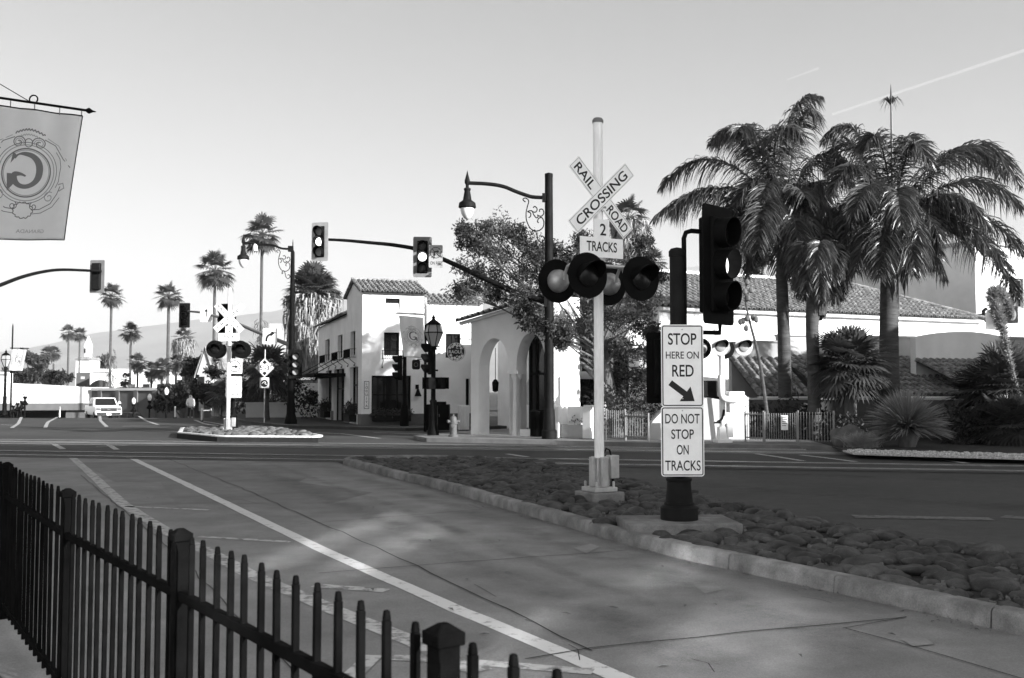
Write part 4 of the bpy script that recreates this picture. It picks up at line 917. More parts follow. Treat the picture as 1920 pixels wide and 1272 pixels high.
# ---------------- hydrant, cabinets, bin, little posts
q = at(850, 826, 32.8)
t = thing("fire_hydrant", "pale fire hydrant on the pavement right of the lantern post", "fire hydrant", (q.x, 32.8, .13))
m = MB(); m.lathe([(.17, 0), (.17, .05), (.12, .07), (.115, .40), (.14, .42), (.14, .46), (.12, .48), (.12, .58), (.09, .65), (.03, .68), (.03, .74), (.005, .745)], 18); m.build("barrel", "hydrant_paint", t)
for a, r, h in ((R(-90), .075, .36), (R(20), .055, .50), (R(200), .055, .50)):
    m = MB(); m.lathe([(r * .8, .05), (r * .8, .15), (r, .155), (r, .20), (.02, .22)], 12, (0, 0, h), rotz(a) @ Matrix.Rotation(R(90), 4, 'Y')); m.build("nozzle_cap", "hydrant_paint", t)
q = at(821, 806, 40.5); t = thing("utility_cabinet", "wide dark utility cabinet against the restaurant wall behind the lantern post", "cabinet", (q.x, 40.5, 0.05))
m = MB(); m.box((0, 0, .52), (.95, .5, 1.04)); m.box((.02, 0, 1.09), (.62, .45, .12)); m.build("housing", "black_metal", t, bevel=.015); m = MB(); m.box((0, -.255, .55), (.012, .012, .9)); m.box((.07, -.262, .6), (.03, .02, .12)); m.build("door_seam", "grey_metal", t)
q = at(869, 806, 41.0); t = thing("utility_cabinet", "narrow pale utility cabinet between the fire hydrant and the arches", "cabinet", (q.x, 41.0, 0.05), R(12))
m = MB(); m.box((0, 0, .50), (.42, .42, 1.0)); m.build("housing", "mast_paint", t, bevel=.015); m = MB(); m.box((0, -.215, .5), (.36, .012, .86)); m.build("door", "mast_paint", t, bevel=.004)
q = at(1009, 826, 32.6); t = thing("litter_bin", "dark slatted litter bin at the foot of the tall street light", "bin", (q.x, 32.7, .13))
m = MB()
for j in range(18): a = 2 * math.pi * j / 18; m.box((.25 * math.cos(a), .25 * math.sin(a), .43), (.02, .06, .82), a)
m.lathe([(.235, .02), (.235, .8)], 18); m.lathe([(.27, .80), (.28, .84), (.18, .88)], 18); m.build("drum", "black_metal", t)
for px, py, Y, lab in ((112, 766, 61, "slim white delineator post at the mouth of the underpass, left of the pickup"), (328, 769, 61, "slim white delineator post on the road crest, left of the pedestrian"), (378, 774, 54, "slim white delineator post nearest to the camera, right of the pedestrian")):
    q = at(px, py, Y); t = thing("delineator_post", lab, "post", (q.x, Y, float(gz(q.x, Y))), 0, "white delineator posts")
    m = MB(); m.lathe([(.045, 0), (.045, .7), (.02, .72)], 10); m.build("post", "white_paint", t); m = MB(); m.lathe([(.12, 0), (.1, .04), (.05, .06)], 10); m.build("base", "black_metal", t)
glab = [("globe bollard lamp nearest to the pedestrian, tallest of the row right of the pickup", 312, 735, 68), ("second tallest globe bollard lamp right of the pickup", 280.5, 746, 73), ("third globe bollard lamp right of the pickup", 250.5, 753, 78), ("shortest globe bollard lamp, close to the pickup's right side", 223.5, 759, 82),
        ("tallest globe bollard lamp of the row at far left before the bridge", 47, 738, 70), ("second globe bollard lamp from the right in the far left row", 40.5, 747, 75), ("third globe bollard lamp from the right in the far left row", 33, 751, 80), ("leftmost and shortest globe bollard lamp before the bridge", 25, 756, 85)]
bl0 = None
for lab, px, py, Y in glab:
    q = at(px, py, Y)
    if bl0 is None:
        bl0 = thing("bollard_lamp", lab, "lamp", q, 0, "globe bollard lamps along the underpass")
        m = MB(); m.lathe([(.10, -2.3), (.07, -1.9), (.06, -.85), (.20, -.80), (.22, -.72), (.10, -.55), (.06, -.45), (.14, -.30), (.15, -.24), (.08, -.2)], 12); m.build("post", "black_metal", bl0)
        m = MB(); m.lathe([(.09, -.2), (.16, -.02), (.16, .08), (.10, .22), (.02, .30)], 14); m.build("globe", "globe", bl0)
    else: dup(bl0, q, 0, lab)
# back-facing signal on an arm from the left edge
q = at(183, 519, 40.0)
traffic_light("traffic light seen from behind on the curved arm at the left, under the big banner", q, R(174), -1, "grey_metal", house="dark_metal")
t = thing("signal_pole", "dark curved signal arm reaching in from the left edge under the big banner", "pole", (at(-190, 810, 39.0).x, 39.0, 0))
m = MB(); m.lathe([(.16, 0), (.11, 7.0), (.02, 7.05)], 16); m.build("pole", "dark_metal", t)
P = [at(-190, 640, 39.0), at(-120, 590, 39.1), at(-60, 558, 39.3), at(0, 535, 39.5), at(40, 520, 39.6), at(80, 510, 39.7), at(120, 506, 39.7), at(190, 509, 39.7)]
m = MB(); m.tube(smooth_pts(P), [.10 - .05 * i / 42 for i in range(43)], 12); m.build("arm", "dark_metal", t, world=True)
# ================================================================ BUILDINGS
def frame(A, B):
    A, B = Vector((A[0], A[1], 0)), Vector((B[0], B[1], 0)); u = (B - A); L = u.length; return A, math.atan2(u.y, u.x), L
def upar(A, rz, px):                                # distance along a wall (from A, heading rz) at which it meets picture column px
    k = (px - CX) / F; c, s = math.cos(rz), math.sin(rz)      # A.x + t c = k (A.y + t s)  (tilt is negligible here)
    return (k * A.y - A.x) / (c - k * s)
def wall(mb, x0, x1, z0, z1, holes=(), thick=0.25, y=0.0, rev=0.16):
    """front face at local y, rectangular or arched (spring height given as 5th) openings with reveals"""
    xs = sorted({x0, x1, *[h[0] for h in holes], *[h[1] for h in holes]}); zs = sorted({z0, z1, *[h[2] for h in holes], *[h[3] for h in holes]})
    for a, b in zip(xs[:-1], xs[1:]):
        for c, d in zip(zs[:-1], zs[1:]):
            mx_, mz = (a + b) / 2, (c + d) / 2
            if any(h[0] < mx_ < h[1] and h[2] < mz < h[3] for h in holes): continue
            mb.quad((a, y, c), (b, y, c), (b, y, d), (a, y, d))
    for h in holes:
        a, b, c, d = h[:4]; r = y + rev
        mb.quad((a, y, c), (a, y, d), (a, r, d), (a, r, c)); mb.quad((b, y, d), (b, y, c), (b, r, c), (b, r, d))
        mb.quad((a, y, d), (b, y, d), (b, r, d), (a, r, d)); mb.quad((b, y, c), (a, y, c), (a, r, c), (b, r, c))
        if len(h) > 4:                              # arched head: fill the corners above the arch curve
            n = 20; cx, rx, sp = (a + b) / 2, (b - a) / 2, h[4]; rz_ = d - sp
            P = [(cx - rx * math.cos(math.pi * i / n), sp + rz_ * math.sin(math.pi * i / n)) for i in range(n + 1)]
            for (p, q) in zip(P[:-1], P[1:]):
                mb.quad((p[0], y, p[1]), (q[0], y, q[1]), (q[0], y, d), (p[0], y, d)); mb.quad((p[0], y, p[1]), (q[0], y, q[1]), (q[0], r, q[1]), (p[0], r, p[1]))
    return mb
def window(parent, x0, x1, z0, z1, y=0.14, nx=2, nz=3, fm="dark_metal", pane="glass_dark", fw=0.05, sill=None, name="window"):
    m = MB(); cx, cz = (x0 + x1) / 2, (z0 + z1) / 2
    for x in (x0 + fw / 2, x1 - fw / 2): m.box((x, y, cz), (fw, .06, z1 - z0))
    for z in (z0 + fw / 2, z1 - fw / 2): m.box((cx, y, z), (x1 - x0 - 2 * fw, .06, fw))
    for i in range(1, nx): m.box((x0 + (x1 - x0) * i / nx, y + .003, cz), (fw * .7, .045, z1 - z0 - 2 * fw))
    for i in range(1, nz): m.box((cx, y + .006, z0 + (z1 - z0) * i / nz), (x1 - x0 - 2 * fw, .035, fw * .5))
    w_ = m.build(name, fm, parent, smooth=False)
    m = MB(); m.quad((x0, y + .028, z0), (x1, y + .028, z0), (x1, y + .028, z1), (x0, y + .028, z1)); m.build("pane", pane, w_, smooth=False)
    if sill:
        m = MB(); m.box((cx, -.04, z0 - .03), (x1 - x0 + .14, .14, .06)); m.build("sill", sill, w_)
    return w_
def tile_roof(name, parent, eave_l, eave_r, up, poly=None, tw=0.24, course=0.36, world=False, m="tile", seed=1, hh=0.095):
    """barrel tiles on the plane through the eave; up = vector from eave to ridge (perpendicular to the eave)"""
    r = np.random.default_rng(seed); o = np.array(eave_l, float); u = np.array(eave_r, float) - o; U = np.linalg.norm(u); u /= U
    v = np.array(up, float); Vl = np.linalg.norm(v); v /= Vl; n = np.cross(u, v); n /= np.linalg.norm(n)
    nc, nr = max(1, int(U / tw)), max(1, int(round(Vl / course))); tw = U / nc; course = Vl / nr; S = 7
    verts, faces = [], []
    ang = np.linspace(0, np.pi, S)
    for c in range(nc):
        for k in range(nr):
            mid = ((c + .5) * tw, (k + .5) * course)
            if poly is not None and not inside(mid, poly): continue
            j = r.uniform(-.012, .012); dj = r.uniform(-.02, .03); hs = hh * r.uniform(.9, 1.12)
            b = len(verts)
            for (vv, hgt, wk) in ((k * course - .05 + dj, hs + .035, .36), ((k + 1) * course, hs * .85, .31)):   # cover tile: wide mouth down-slope
                for a in ang: verts.append(o + u * ((c + .5) * tw + j - math.cos(a) * tw * wk) + v * vv + n * (math.sin(a) * hgt + .012))
            faces += [(b + i, b + i + 1, b + S + i + 1, b + S + i) for i in range(S - 1)]
            b2 = len(verts)                                                     # inside lip so that the mouth reads as a thick clay edge
            for a in ang: verts.append(o + u * ((c + .5) * tw + j - math.cos(a) * tw * .29) + v * (k * course - .05 + dj) + n * (math.sin(a) * (hs + .008) + .008))
            faces += [(b + i + 1, b + i, b2 + i, b2 + i + 1) for i in range(S - 1)]
            b3 = len(verts)                                                     # pan tile beneath
            for vv in (k * course, (k + 1) * course):
                for q in (0, 1): verts.append(o + u * ((c + q) * tw) + v * vv + n * (.018 if vv == k * course else -.006))
            faces.append((b3, b3 + 1, b3 + 3, b3 + 2))
    return build_np(name, np.array(verts), np.array(faces, dtype=np.int32), m, parent, world, angle=50)
def ridge_cap(mb, a, b, r=.11):
    a, b = Vector(a), Vector(b); n = max(1, int((b - a).length / .38))
    for i in range(n):
        p, q = a.lerp(b, i / n), a.lerp(b, (i + 1.08) / n); mb.tube([p, q], [r, r * .86], 10)
# ---------------- the stucco corner restaurant
A = Vector((-6.63, 44.0, 0)); RZ = R(18.7)
lo = thing("stucco_restaurant", "two-storey white stucco corner restaurant with tiled roofs and dark base band, left of the arches", "building", A, RZ)
U = lambda px: upar(A, RZ, px)
SZ = lambda py, Y: Zat(py, Y)
TW = U(795)                                          # tower width
x_end = U(905)
big = (U(697), U(771), .62, 2.32); up1 = (U(719.5), U(748.5), 3.22, 4.25); top1 = (U(722), U(749), 5.28, 5.78)
rw = (U(836), U(864), 3.15, 4.25); dr = (U(874), U(881), .1, 2.2)
m = MB(); wall(m, 0, TW, .62, 6.05, [big, up1, top1]); m.build("front_wall", "stucco_white", lo, smooth=False)
m = MB(); wall(m, TW, x_end, .62, 5.62, [rw, (dr[0], dr[1], .62, 2.2)], y=.05); m.build("front_wall", "stucco_white", lo, smooth=False)
m = MB(); m.box((x_end / 2 - .0, .14, .31), (x_end + .04, .30, .62)); m.build("base_band", "dado", lo)
m = MB(); m.quad((-.0, .3, 0), (x_end, .3, 0), (x_end, .3, .62), (0, .3, .62)); m.build("backing", "stucco_dark", lo)
# side wall: a turned child-plane, drawn directly in local coordinates (runs along +y at x=0)
def side(mb):                                        # local wall coords (s along depth, y into the building = +x)
    return Matrix(((0, 1, 0, 0), (1, 0, 0, 0), (0, 0, 1, 0), (0, 0, 0, 1)))
SM = side(None)
def L_at(px):                                        # distance along the side wall for a picture column
    return upar(A, RZ + math.pi / 2, px)
def smb(mb): r = MB(); r.v = [tuple(SM @ Vector(v)) for v in mb.v]; r.f = [tuple(f[::-1]) for f in mb.f]; return r
Ls = [(L_at(665.5), L_at(656.5)), (L_at(641.5), L_at(633)), (L_at(617.5), L_at(609.5))]
hol = []
for (a, b), (zt, zb) in zip(Ls, ((4.42, 3.30), (4.45, 3.30), (4.45, 3.30))): hol.append((a, b, zb, zt))
gl = [(L_at(671.5), L_at(656), .55, 2.75), (L_at(645.5), L_at(626), .12, 2.75), (L_at(622), L_at(611.5), .55, 2.75)]
DT = 4.2; DL = 14.2
m = MB(); wall(m, 0, DT, 0, 6.05, [h for h in hol + gl if h[1] <= DT], rev=.25)
wall(m, DT, DL, 0, 5.32, [h for h in hol + gl if h[0] >= DT], rev=.25)
hx = [h for h in hol + gl if h[0] < DT < h[1]]
m.quad((0, 0, 6.05), (DT, 0, 6.05), (DT, 0, 6.18), (DT / 2, 0, 6.75)); m.quad((DT, 0, 5.32), (DT, 0, 6.18), (DT, 1.2, 6.18), (DT, 1.2, 5.32))
m = smb(m); m.build("side_wall", "stucco_white", lo, smooth=False)
m = MB()
x_prev = 0
for a, b, *_ in sorted([g for g in gl], key=lambda g: g[0]) + [(DL, DL)]:
    if a > x_prev + .05: m.box(((x_prev + a) / 2, -.003, .3), (a - x_prev, .02, .62))
    x_prev = b
smb(m).build("base_band", "dado", lo)
m = MB(); wall(m, TW - .02, TW, 5.5, 6.05); m.quad((TW, 0, 5.4), (TW, DT, 5.4), (TW, DT, 6.1), (TW, DT / 2, 6.75), (TW, 0, 6.05)); m.quad((0, 1.2, 5.3), (0, DL, 5.3), (x_end, DL, 5.3), (x_end, 1.2, 5.3)); m.quad((x_end, .1, 0), (x_end, 9, 0), (x_end, 9, 5.6), (x_end, .1, 5.6)); m.build("rear_mass", "stucco_white", lo, smooth=False)
window(lo, *big, y=.18, nx=3, nz=2, fm="black_metal", fw=.07); window(lo, *up1, nx=2, nz=3, fm="dark_metal", fw=.07); window(lo, *top1, y=.05, nx=1, nz=1, pane="glass_dark", fw=.03); m = MB(); m.quad((top1[0], .02, top1[2]), (top1[1], .02, top1[2]), (top1[1], .12, top1[3]), (top1[0], .12, top1[3])); m.build("sky_mirror_pane", "glass_mirror", lo, smooth=False)  # last quad: mirror pane added and tilted to reflect bright sky
window(lo, *rw, y=.2, nx=2, nz=2, fm="dark_metal", fw=.07)
m = MB(); m.box(((dr[0] + dr[1]) / 2, .22, 1.1), (dr[1] - dr[0], .05, 2.2)); m.build("door", "black_metal", lo)
for h in hol + gl:
    m = MB(); m.box(((h[0] + h[1]) / 2, .22, (h[2] + h[3]) / 2), (h[1] - h[0], .03, h[3] - h[2])); o = smb(m).build("window", "glass_dark", lo, smooth=False)
    m = MB()
    for x in (h[0] + .05, h[1] - .05, (h[0] + h[1]) / 2): m.box((x, .19, (h[2] + h[3]) / 2), (.07, .05, h[3] - h[2]))
    m.box(((h[0] + h[1]) / 2, .19, h[2] + (h[3] - h[2]) * .62), (h[1] - h[0] - .1, .04, .06)); smb(m).build("frame", "dark_metal", o, smooth=False)
def balconet(x0, x1, z, conv=lambda q: q, d=.28, hh=.38):
    m = MB(); n = max(5, int((x1 - x0) / .09))
    for zz in (z, z + hh): m.tube([(x0, -.0, zz), (x0, -d, zz), (x1, -d, zz), (x1, 0, zz)], .014, 6)
    for i in range(n + 1): x = x0 + (x1 - x0) * i / n; m.tube([(x, -d, z), (x, -d, z + hh)], .009, 5)
    for x in (x0, x1):
        for q in (.33, .66): m.tube([(x, -d * q, z), (x, -d * q, z + hh)], .009, 5)
        m.tube(smooth_pts([(x, -d, z), (x, -d * .9, z - .12), (x, -.05, z - .28), (x, -.08, z - .36)]), .016, 6); m.lathe([(.01, -.04), (.04, 0), (.01, .04)], 8, (x, -.08, z - .37))
    conv(m).build("balcony_rail", "black_metal", lo)
balconet(U(716), U(756), 3.06)
for h in hol: balconet(h[0] - .25, h[1] + .25, h[2] - .12, smb)
# awning, tie rods, planters, wall lamp
ca, cb = L_at(648), L_at(600)
m = MB(); m.box(((ca + cb) / 2, -.75, 2.42), (cb - ca, 1.5, .16)); m.box(((ca + cb) / 2, -1.48, 2.30), (cb - ca, .05, .26)); smb(m).build("awning", "black_metal", lo)
m = MB()
for k in range(3): x = ca + .5 + (cb - ca - 1) * k / 2; m.tube([(x, -1.35, 2.5), (x, 0, 3.25)], .022, 6); m.lathe([(.05, -.03), (.05, .03)], 8, (x, -.02, 3.25))
smb(m).build("tie_rod", "black_metal", lo)
tile_roof("roof", lo, (-.16, -.22, 6.03), (TW + .14, -.22, 6.03), (0, DT / 2 + .22, .74), seed=2, tw=.22)
m = MB(); ridge_cap(m, (-.16, DT / 2, 6.80), (TW + .14, DT / 2, 6.80), .10); ridge_cap(m, (-.10, -.2, 6.08), (-.10, DT / 2, 6.80), .07); ridge_cap(m, (-.10, DT / 2, 6.80), (-.10, DT + .2, 6.16), .07); m.build("roof_ridge", "tile", lo)
m = MB(); m.quad((-.16, DT / 2, 6.76), (TW + .14, DT / 2, 6.76), (TW + .14, DT + .25, 6.08), (-.16, DT + .25, 6.08)); m.quad((-.14, -.2, 5.99), (TW + .1, -.2, 5.99), (TW + .1, DT / 2, 6.71), (-.14, DT / 2, 6.71)); m.build("roof_deck", "stucco_dark", lo)
tile_roof("roof", lo, (-.22, DL + .1, 5.30), (-.22, DT, 5.30), (2.4, 0, 1.0), seed=3, tw=.24)
m = MB(); m.quad((-.22, DL + .1, 5.27), (-.22, DT, 5.27), (2.2, DT, 6.26), (2.2, DL + .1, 6.26)); m.quad((0, DL, 5.3), (2.2, DL, 5.3), (2.2, DL, 6.25)); m.quad((2.2, DL, 5.2), (2.2, DT, 5.2), (2.2, DT, 6.26), (2.2, DL, 6.26)); m.build("roof_deck", "stucco_dark", lo)
tile_roof("roof", lo, (TW + .15, -.10, 5.60), (x_end, -.10, 5.60), (0, 1.6, .55), seed=4, tw=.24)
m = MB(); m.quad((0, DL, 0), (x_end, DL, 0), (x_end, DL, 5.3), (0, DL, 5.3)); m.build("rear_wall", "stucco_grey", lo)
t = thing("restaurant_sign", "narrow vertical white name sign on the corner of the stucco restaurant", "sign", A + Matrix.Rotation(RZ, 3, 'Z') @ Vector(((U(683) + U(692)) / 2, -.03, (Zat(715, 44) + Zat(767, 44)) / 2)), RZ)
wv, hv_ = U(692) - U(682.5), Zat(715, 44) - Zat(767, 44)
m = MB(); m.prism(rrect(wv, hv_, .01), 0, .02); p = m.build("panel", "stucco_white", t, smooth=False)
ring(wv, hv_, .01, .02, -.003, 0).build("border", "dark_metal", p, smooth=False)
merge(*[text(ch, .105, None, .004, c=(0, -.004, hv_ / 2 - .12 - i * (hv_ - .22) / 6.2)) for i, ch in enumerate("LOQUITA")]).build("lettering", "dark_metal", p, smooth=False)
t = thing("wall_lamp", "dark bell-shaped wall lamp on the restaurant wall right of the big window", "lamp", A + Matrix.Rotation(RZ, 3, 'Z') @ Vector((U(782), -.0, Zat(735, 44.6))), RZ)
m = MB(); m.box((0, -.03, .22), (.14, .06, .2)); m.tube([(0, -.03, .25), (0, -.18, .22), (0, -.2, .1)], .025, 8); m.build("bracket", "black_metal", t); m = MB(); m.lathe([(.05, .12), (.08, .02), (.14, -.14), (.16, -.2), (.10, -.19)], 14, (0, -.2, 0)); m.build("shade", "dark_metal", t)
def leaf_arrays(C, Rr, n, size, asp=.4, flat=0.0, seed=0, shell=0.0):
    """n leaf quads spread through ellipsoids (centres C, radii Rr)"""
    g = np.random.default_rng(seed); k = g.integers(0, len(C), n); d = g.normal(size=(n, 3)); d /= np.linalg.norm(d, axis=1)[:, None]
    rad = g.random(n) ** (1 / 3 if not shell else 1 / (3 + shell)); P = C[k] + d * rad[:, None] * Rr[k]
    a = g.normal(size=(n, 3)); a[:, 2] = a[:, 2] * (1 - flat) - .25; a /= np.linalg.norm(a, axis=1)[:, None]
    b = np.cross(a, g.normal(size=(n, 3))); b /= np.linalg.norm(b, axis=1)[:, None]
    L = size * g.uniform(.55, 1.3, n)[:, None]; Wd = L * asp
    Vv = np.stack([P, P + a * L * .5 + b * Wd * .5, P + a * L, P + a * L * .5 - b * Wd * .5], 1).reshape(-1, 3)
    return Vv, np.arange(n * 4).reshape(n, 4)
def join_np(parts):
    V, Fc, o = [], [], 0
    for v, f in parts: V.append(v); Fc.append(f + o); o += len(v)
    return np.concatenate(V), np.concatenate(Fc)
def shrub(label, loc, clumps, n, size, m="leaf", name="shrub", cat="shrub", asp=.4, stem=True, seed=1, group=None):
    t = thing(name, label, cat, loc, 0, group); C = np.array([c[:3] for c in clumps], float); Rr = np.array([c[3:6] if len(c) > 4 else (c[3],) * 3 for c in clumps], float)
    V, Fc = leaf_arrays(C, Rr, n, size, asp, seed=seed); build_np("foliage", V, Fc, m, t, smooth=False)
    if stem:
        s = MB()
        for c in clumps: s.tube(smooth_pts([(0, 0, 0), (c[0] * .4, c[1] * .4, c[2] * .5), (c[0], c[1], c[2])], 4), [.03 * (1 - i / 10) for i in range(9)], 5)
        s.build("stem", "bark", t)
    return t
pw = lambda u, y, z: A + Matrix.Rotation(RZ, 3, 'Z') @ Vector((u, y, z))
t = shrub("flower box with leafy plants under the big dark window of the restaurant", pw(U(733), -.22, .55), [(x, 0, .1 + .1 * math.sin(x * 9), .28, .18, .2) for x in (-.7, -.35, 0, .35, .7)], 700, .13, "leaf_light", "window_box", "planter", stem=False, seed=5); t.rotation_euler.z = RZ
m = MB(); m.box((0, .02, -.12), (1.7, .32, .26)); m.build("box", "dark_metal", t, bevel=.01)
for i, (px, lab) in enumerate(((664, "planter with grasses in the restaurant's side window nearest the corner"), (617, "planter with grasses at the restaurant side window beyond the awning"))):
    l = L_at(px); t = shrub(lab, pw(-.18, l, .55), [(x, y, .25, .25, .3, .35) for x in (0,) for y in (-.5, 0, .5)], 500, .22, "leaf", "window_box", "planter", .2, False, 8 + i); t.rotation_euler.z = RZ
    m = MB(); m.box((0, 0, -.15), (.34, 1.5, .32)); m.build("box", "dark_metal", t, bevel=.01)
# white side gate/wall with hanging baskets left of the restaurant
q = at(588, 795, 60); t = thing("garden_wall", "low white wall with a hanging basket, left of the restaurant's awning", "wall", (q.x, 58.5, .1), R(10)); m = MB(); m.box((0, 0, 1.0), (1.7, .25, 2.0)); m.build("panel", "stucco_white", t, bevel=.02)
shrub("dark hanging basket on the low white wall left of the awning", at(588, 745, 58.2), [(0, 0, 0, .42)], 500, .16, "leaf_dark", "hanging_basket", "plant", stem=False, seed=12)
shrub("dark leafy shrub in front of the skirted palm's trunk", at(562, 745, 55), [(0, 0, 0, .9), (-.5, 0, .6, .7), (.5, .2, -.4, .8)], 900, .22, "leaf_dark", "shrub", "shrub", seed=13, stem=False)
# ---------------- arcade building
AA, ARZ, AL = frame((-1.40, 34.35), (1.36, 32.2))
ar = thing("arcade_building", "white stucco arcade with two round arches and tiled roof behind the tall street light", "building", AA, ARZ)
UA = lambda px: upar(AA, ARZ, px)
h1 = (UA(898), UA(955), 0.15, 3.42, 2.35); h2 = (UA(968), UA(1023), 0.15, 3.55, 2.45)
hm = (h1[1], h2[0], .15, 2.2); zt0, zt1 = 4.02, 4.62
m = MB(); wall(m, -.02, AL, 0.1, 4.0, [h1, h2, hm], rev=.55); m.quad((-.02, 0, 4.0), (AL, 0, 4.0), (AL, 0, 4.75), (-.02, 0, zt0)); m.build("front_wall", "stucco_white", ar, smooth=False)
m = MB(); wall(m, -.02, AL, .1, 4.0, [h1, h2, hm], y=.55, rev=.02); m.quad((-.02, .55, 4.0), (AL, .55, 4.0), (AL, .55, 4.75), (-.02, .55, zt0)); m.quad((-.02, 0, .1), (-.02, .55, .1), (-.02, .55, 4.05), (-.02, 0, 4.05)); m.build("inner_face", "stucco_white", ar, smooth=False)
m = MB(); m.quad((AL, 0, .1), (AL, 1.5, .1), (AL, 1.5, 4.75), (AL, 0, 4.75)); m.quad((-.02, .55, 3.9), (AL, .55, 3.9), (AL, 1.5, 3.9), (-.02, 1.5, 3.9)); m.quad((h1[1] + .02, 1.5, .1), (AL, 1.5, .1), (AL, 1.5, 4.7), (h1[1] + .02, 1.5, 4.7)); m.build("side_wall", "stucco_white", ar, smooth=False)
cxl = (h1[1] + h2[0]) / 2
m = MB(); m.lathe([(.19, .1), (.19, .25), (.155, .30), (.15, 1.0), (.135, 1.95), (.15, 1.98), (.15, 2.02), (.185, 2.08), (.20, 2.12), (.20, 2.2)], 20, (cxl, .22, 0)); m.box((cxl, .22, 2.25), (.44, .5, .12)); m.build("column", "stucco_white", ar)
m = MB(); x0, x1 = h2[0] + .12, h2[1] - .02
for x in (x0, x0 + .28, (x0 + x1) / 2 + .1, x1): m.box((x, .62, 1.75), (.07, .07, 3.3))
for z in (.3, 2.2): m.box(((x0 + x1) / 2, .61, z), (x1 - x0, .06, .08))
wf = m.build("shop_window", "dark_metal", ar); m = MB(); m.quad((x0, .64, .2), (x1, .64, .2), (x1, .64, 3.5), (x0, .64, 3.5)); m.build("pane", "glass_dark", wf, smooth=False)
m = MB(); m.box(((x0 + x1) / 2, .3, .22), (x1 - x0, .5, .28)); m.build("window_plinth", "stucco_white", ar)
tile_roof("roof", ar, (-.45, -.3, 4.0), (AL + .1, -.3, 4.72), (0.0, 1.9, .48), seed=6)
m = MB(); m.quad((-.45, -.28, 3.97), (AL + .1, -.28, 4.69), (AL + .1, 1.6, 5.14), (-.45, 1.6, 4.42)); m.box((AL / 2 - .2, -.1, 4.32), (AL + .5, .14, .10), mx=Matrix.Rotation(-math.atan2(.72, AL + .5), 4, 'Y')); m.build("roof_deck", "stucco_white", ar)
q = at(930, 760, 36.6); t = thing("wall_lantern", "dark hanging lantern seen through the left arch", "lamp", (q.x, 35.2, 1.75)); m = MB(); m.lathe([(.012, 1.4), (.012, .3), (.06, .27), (.12, .18), (.10, -.12), (.03, -.16)], 8); m.build("lantern", "black_metal", t)
q = at(986, 770, 33.9); t = thing("shop_mannequin", "pale mannequin torso behind the shop window in the right arch", "mannequin", (q.x + .12, 33.75, .25)); m = MB(); m.lathe([(.03, 0), (.03, .9), (.15, .95), (.16, 1.05), (.11, 1.25), (.15, 1.45), (.18, 1.58), (.10, 1.66), (.045, 1.70), (.045, 1.78)], 16, mx=Matrix.Scale(.62, 4, (0, 1, 0))); m.build("torso", "mast_paint", t)
# round shop sign on its scroll bracket
q = at(855, 660, 35.6)
t = thing("shop_sign", "round black and white floral shop sign on an iron bracket left of the arches", "sign", q, R(10))
m = MB(); m.prism(circ(.335, 40), 0, .03); p = m.build("disc", "sign_black", t, smooth=False)
m = hoop(.325, .022, -.003, 40); fl = random.Random(4)
for i in range(16):
    a = 2 * math.pi * i / 16 + .2; rr_ = .225 if i % 2 else .265; cx_, cz_ = rr_ * math.cos(a), rr_ * math.sin(a)
    if abs(cz_) < .085: continue
    for k in range(5): b = a + 2 * math.pi * k / 5; m.prism(circ(.022, 8, cx_ + .03 * math.cos(b), cz_ + .03 * math.sin(b)), -.004, -.001)
for i in range(22):
    a = fl.uniform(0, 6.28); rr_ = fl.uniform(.12, .30); cz_ = rr_ * math.sin(a)
    if abs(cz_) > .1: m.prism(circ(.016, 6, rr_ * math.cos(a), cz_, 1.6), -.004, -.001)
m.build("flower_ornament", "sign_white", p, smooth=False)
text("RAOUL", .12, .52, .008, c=(0, -.005, 0)).build("lettering", "sign_white", p, smooth=False)
m = MB(); m.tube([(-.02, .015, .34), (-.02, .015, .47)], .01, 6); m.tube([(-.05, .015, .47), (.62, .015, .45)], .018, 6); m.tube([(.58, .015, .40), (.58, .015, 1.12)], .018, 6); m.tube([(-.05, .015, .47), (-.05, .015, .70), (.1, .015, .72), (.58, .015, .70)], .009, 6); m.tube(sp_ and [(.50 + a, .015, 1.08 + b) for a, b in sp_(0, 0, .11, 0, 1.4)], .014, 6); m.tube([(.30, .015, .80), (.42, .015, .95), (.46, .015, 1.05)], .012, 6)
m.build("bracket", "black_metal", t)
# ---------------- white building with patio right of the arcade
q0, q1 = at(1040, 800, 38.5), at(1262, 800, 40.5)
PA, PRZ, PL = frame((q0.x, q0.y), (q1.x, q1.y))
pb = thing("patio_building", "sunlit white building with dark arched windows behind the street tree and patio", "building", PA, PRZ)
UP = lambda px: upar(PA, PRZ, px)
w1, w2 = (UP(1080), UP(1118), 2.35, 3.75, 3.0), (UP(1150), UP(1180), 1.4, 3.6)
w3 = (UP(1080), UP(1125), .3, 2.1)
m = MB(); wall(m, 0, PL, 0, 4.6, [w1, w2, w3]); m.build("front_wall", "stucco_white", pb, smooth=False)
m = MB(); m.quad((0, 0, 0), (0, 6, 0), (0, 6, 4.6), (0, 0, 4.6)); m.quad((0, .0, 4.6), (PL, .0, 4.6), (PL, 6, 4.6), (0, 6, 4.6)); m.build("side_wall", "stucco_white", pb, smooth=False)
window(pb, *w1[:4], nx=3, nz=2, fm="white_paint"); window(pb, *w2, nx=2, nz=3); window(pb, *w3, nx=3, nz=1)
m = MB(); m.box(((w1[0] + w1[1]) / 2, -.08, 2.28), (w1[1] - w1[0] + .3, .2, .12)); m.build("sill", "white_paint", pb)
tile_roof("roof", pb, (-.2, -.3, 4.6), (PL + .2, -.3, 4.6), (0, 3, 1.0), seed=9)
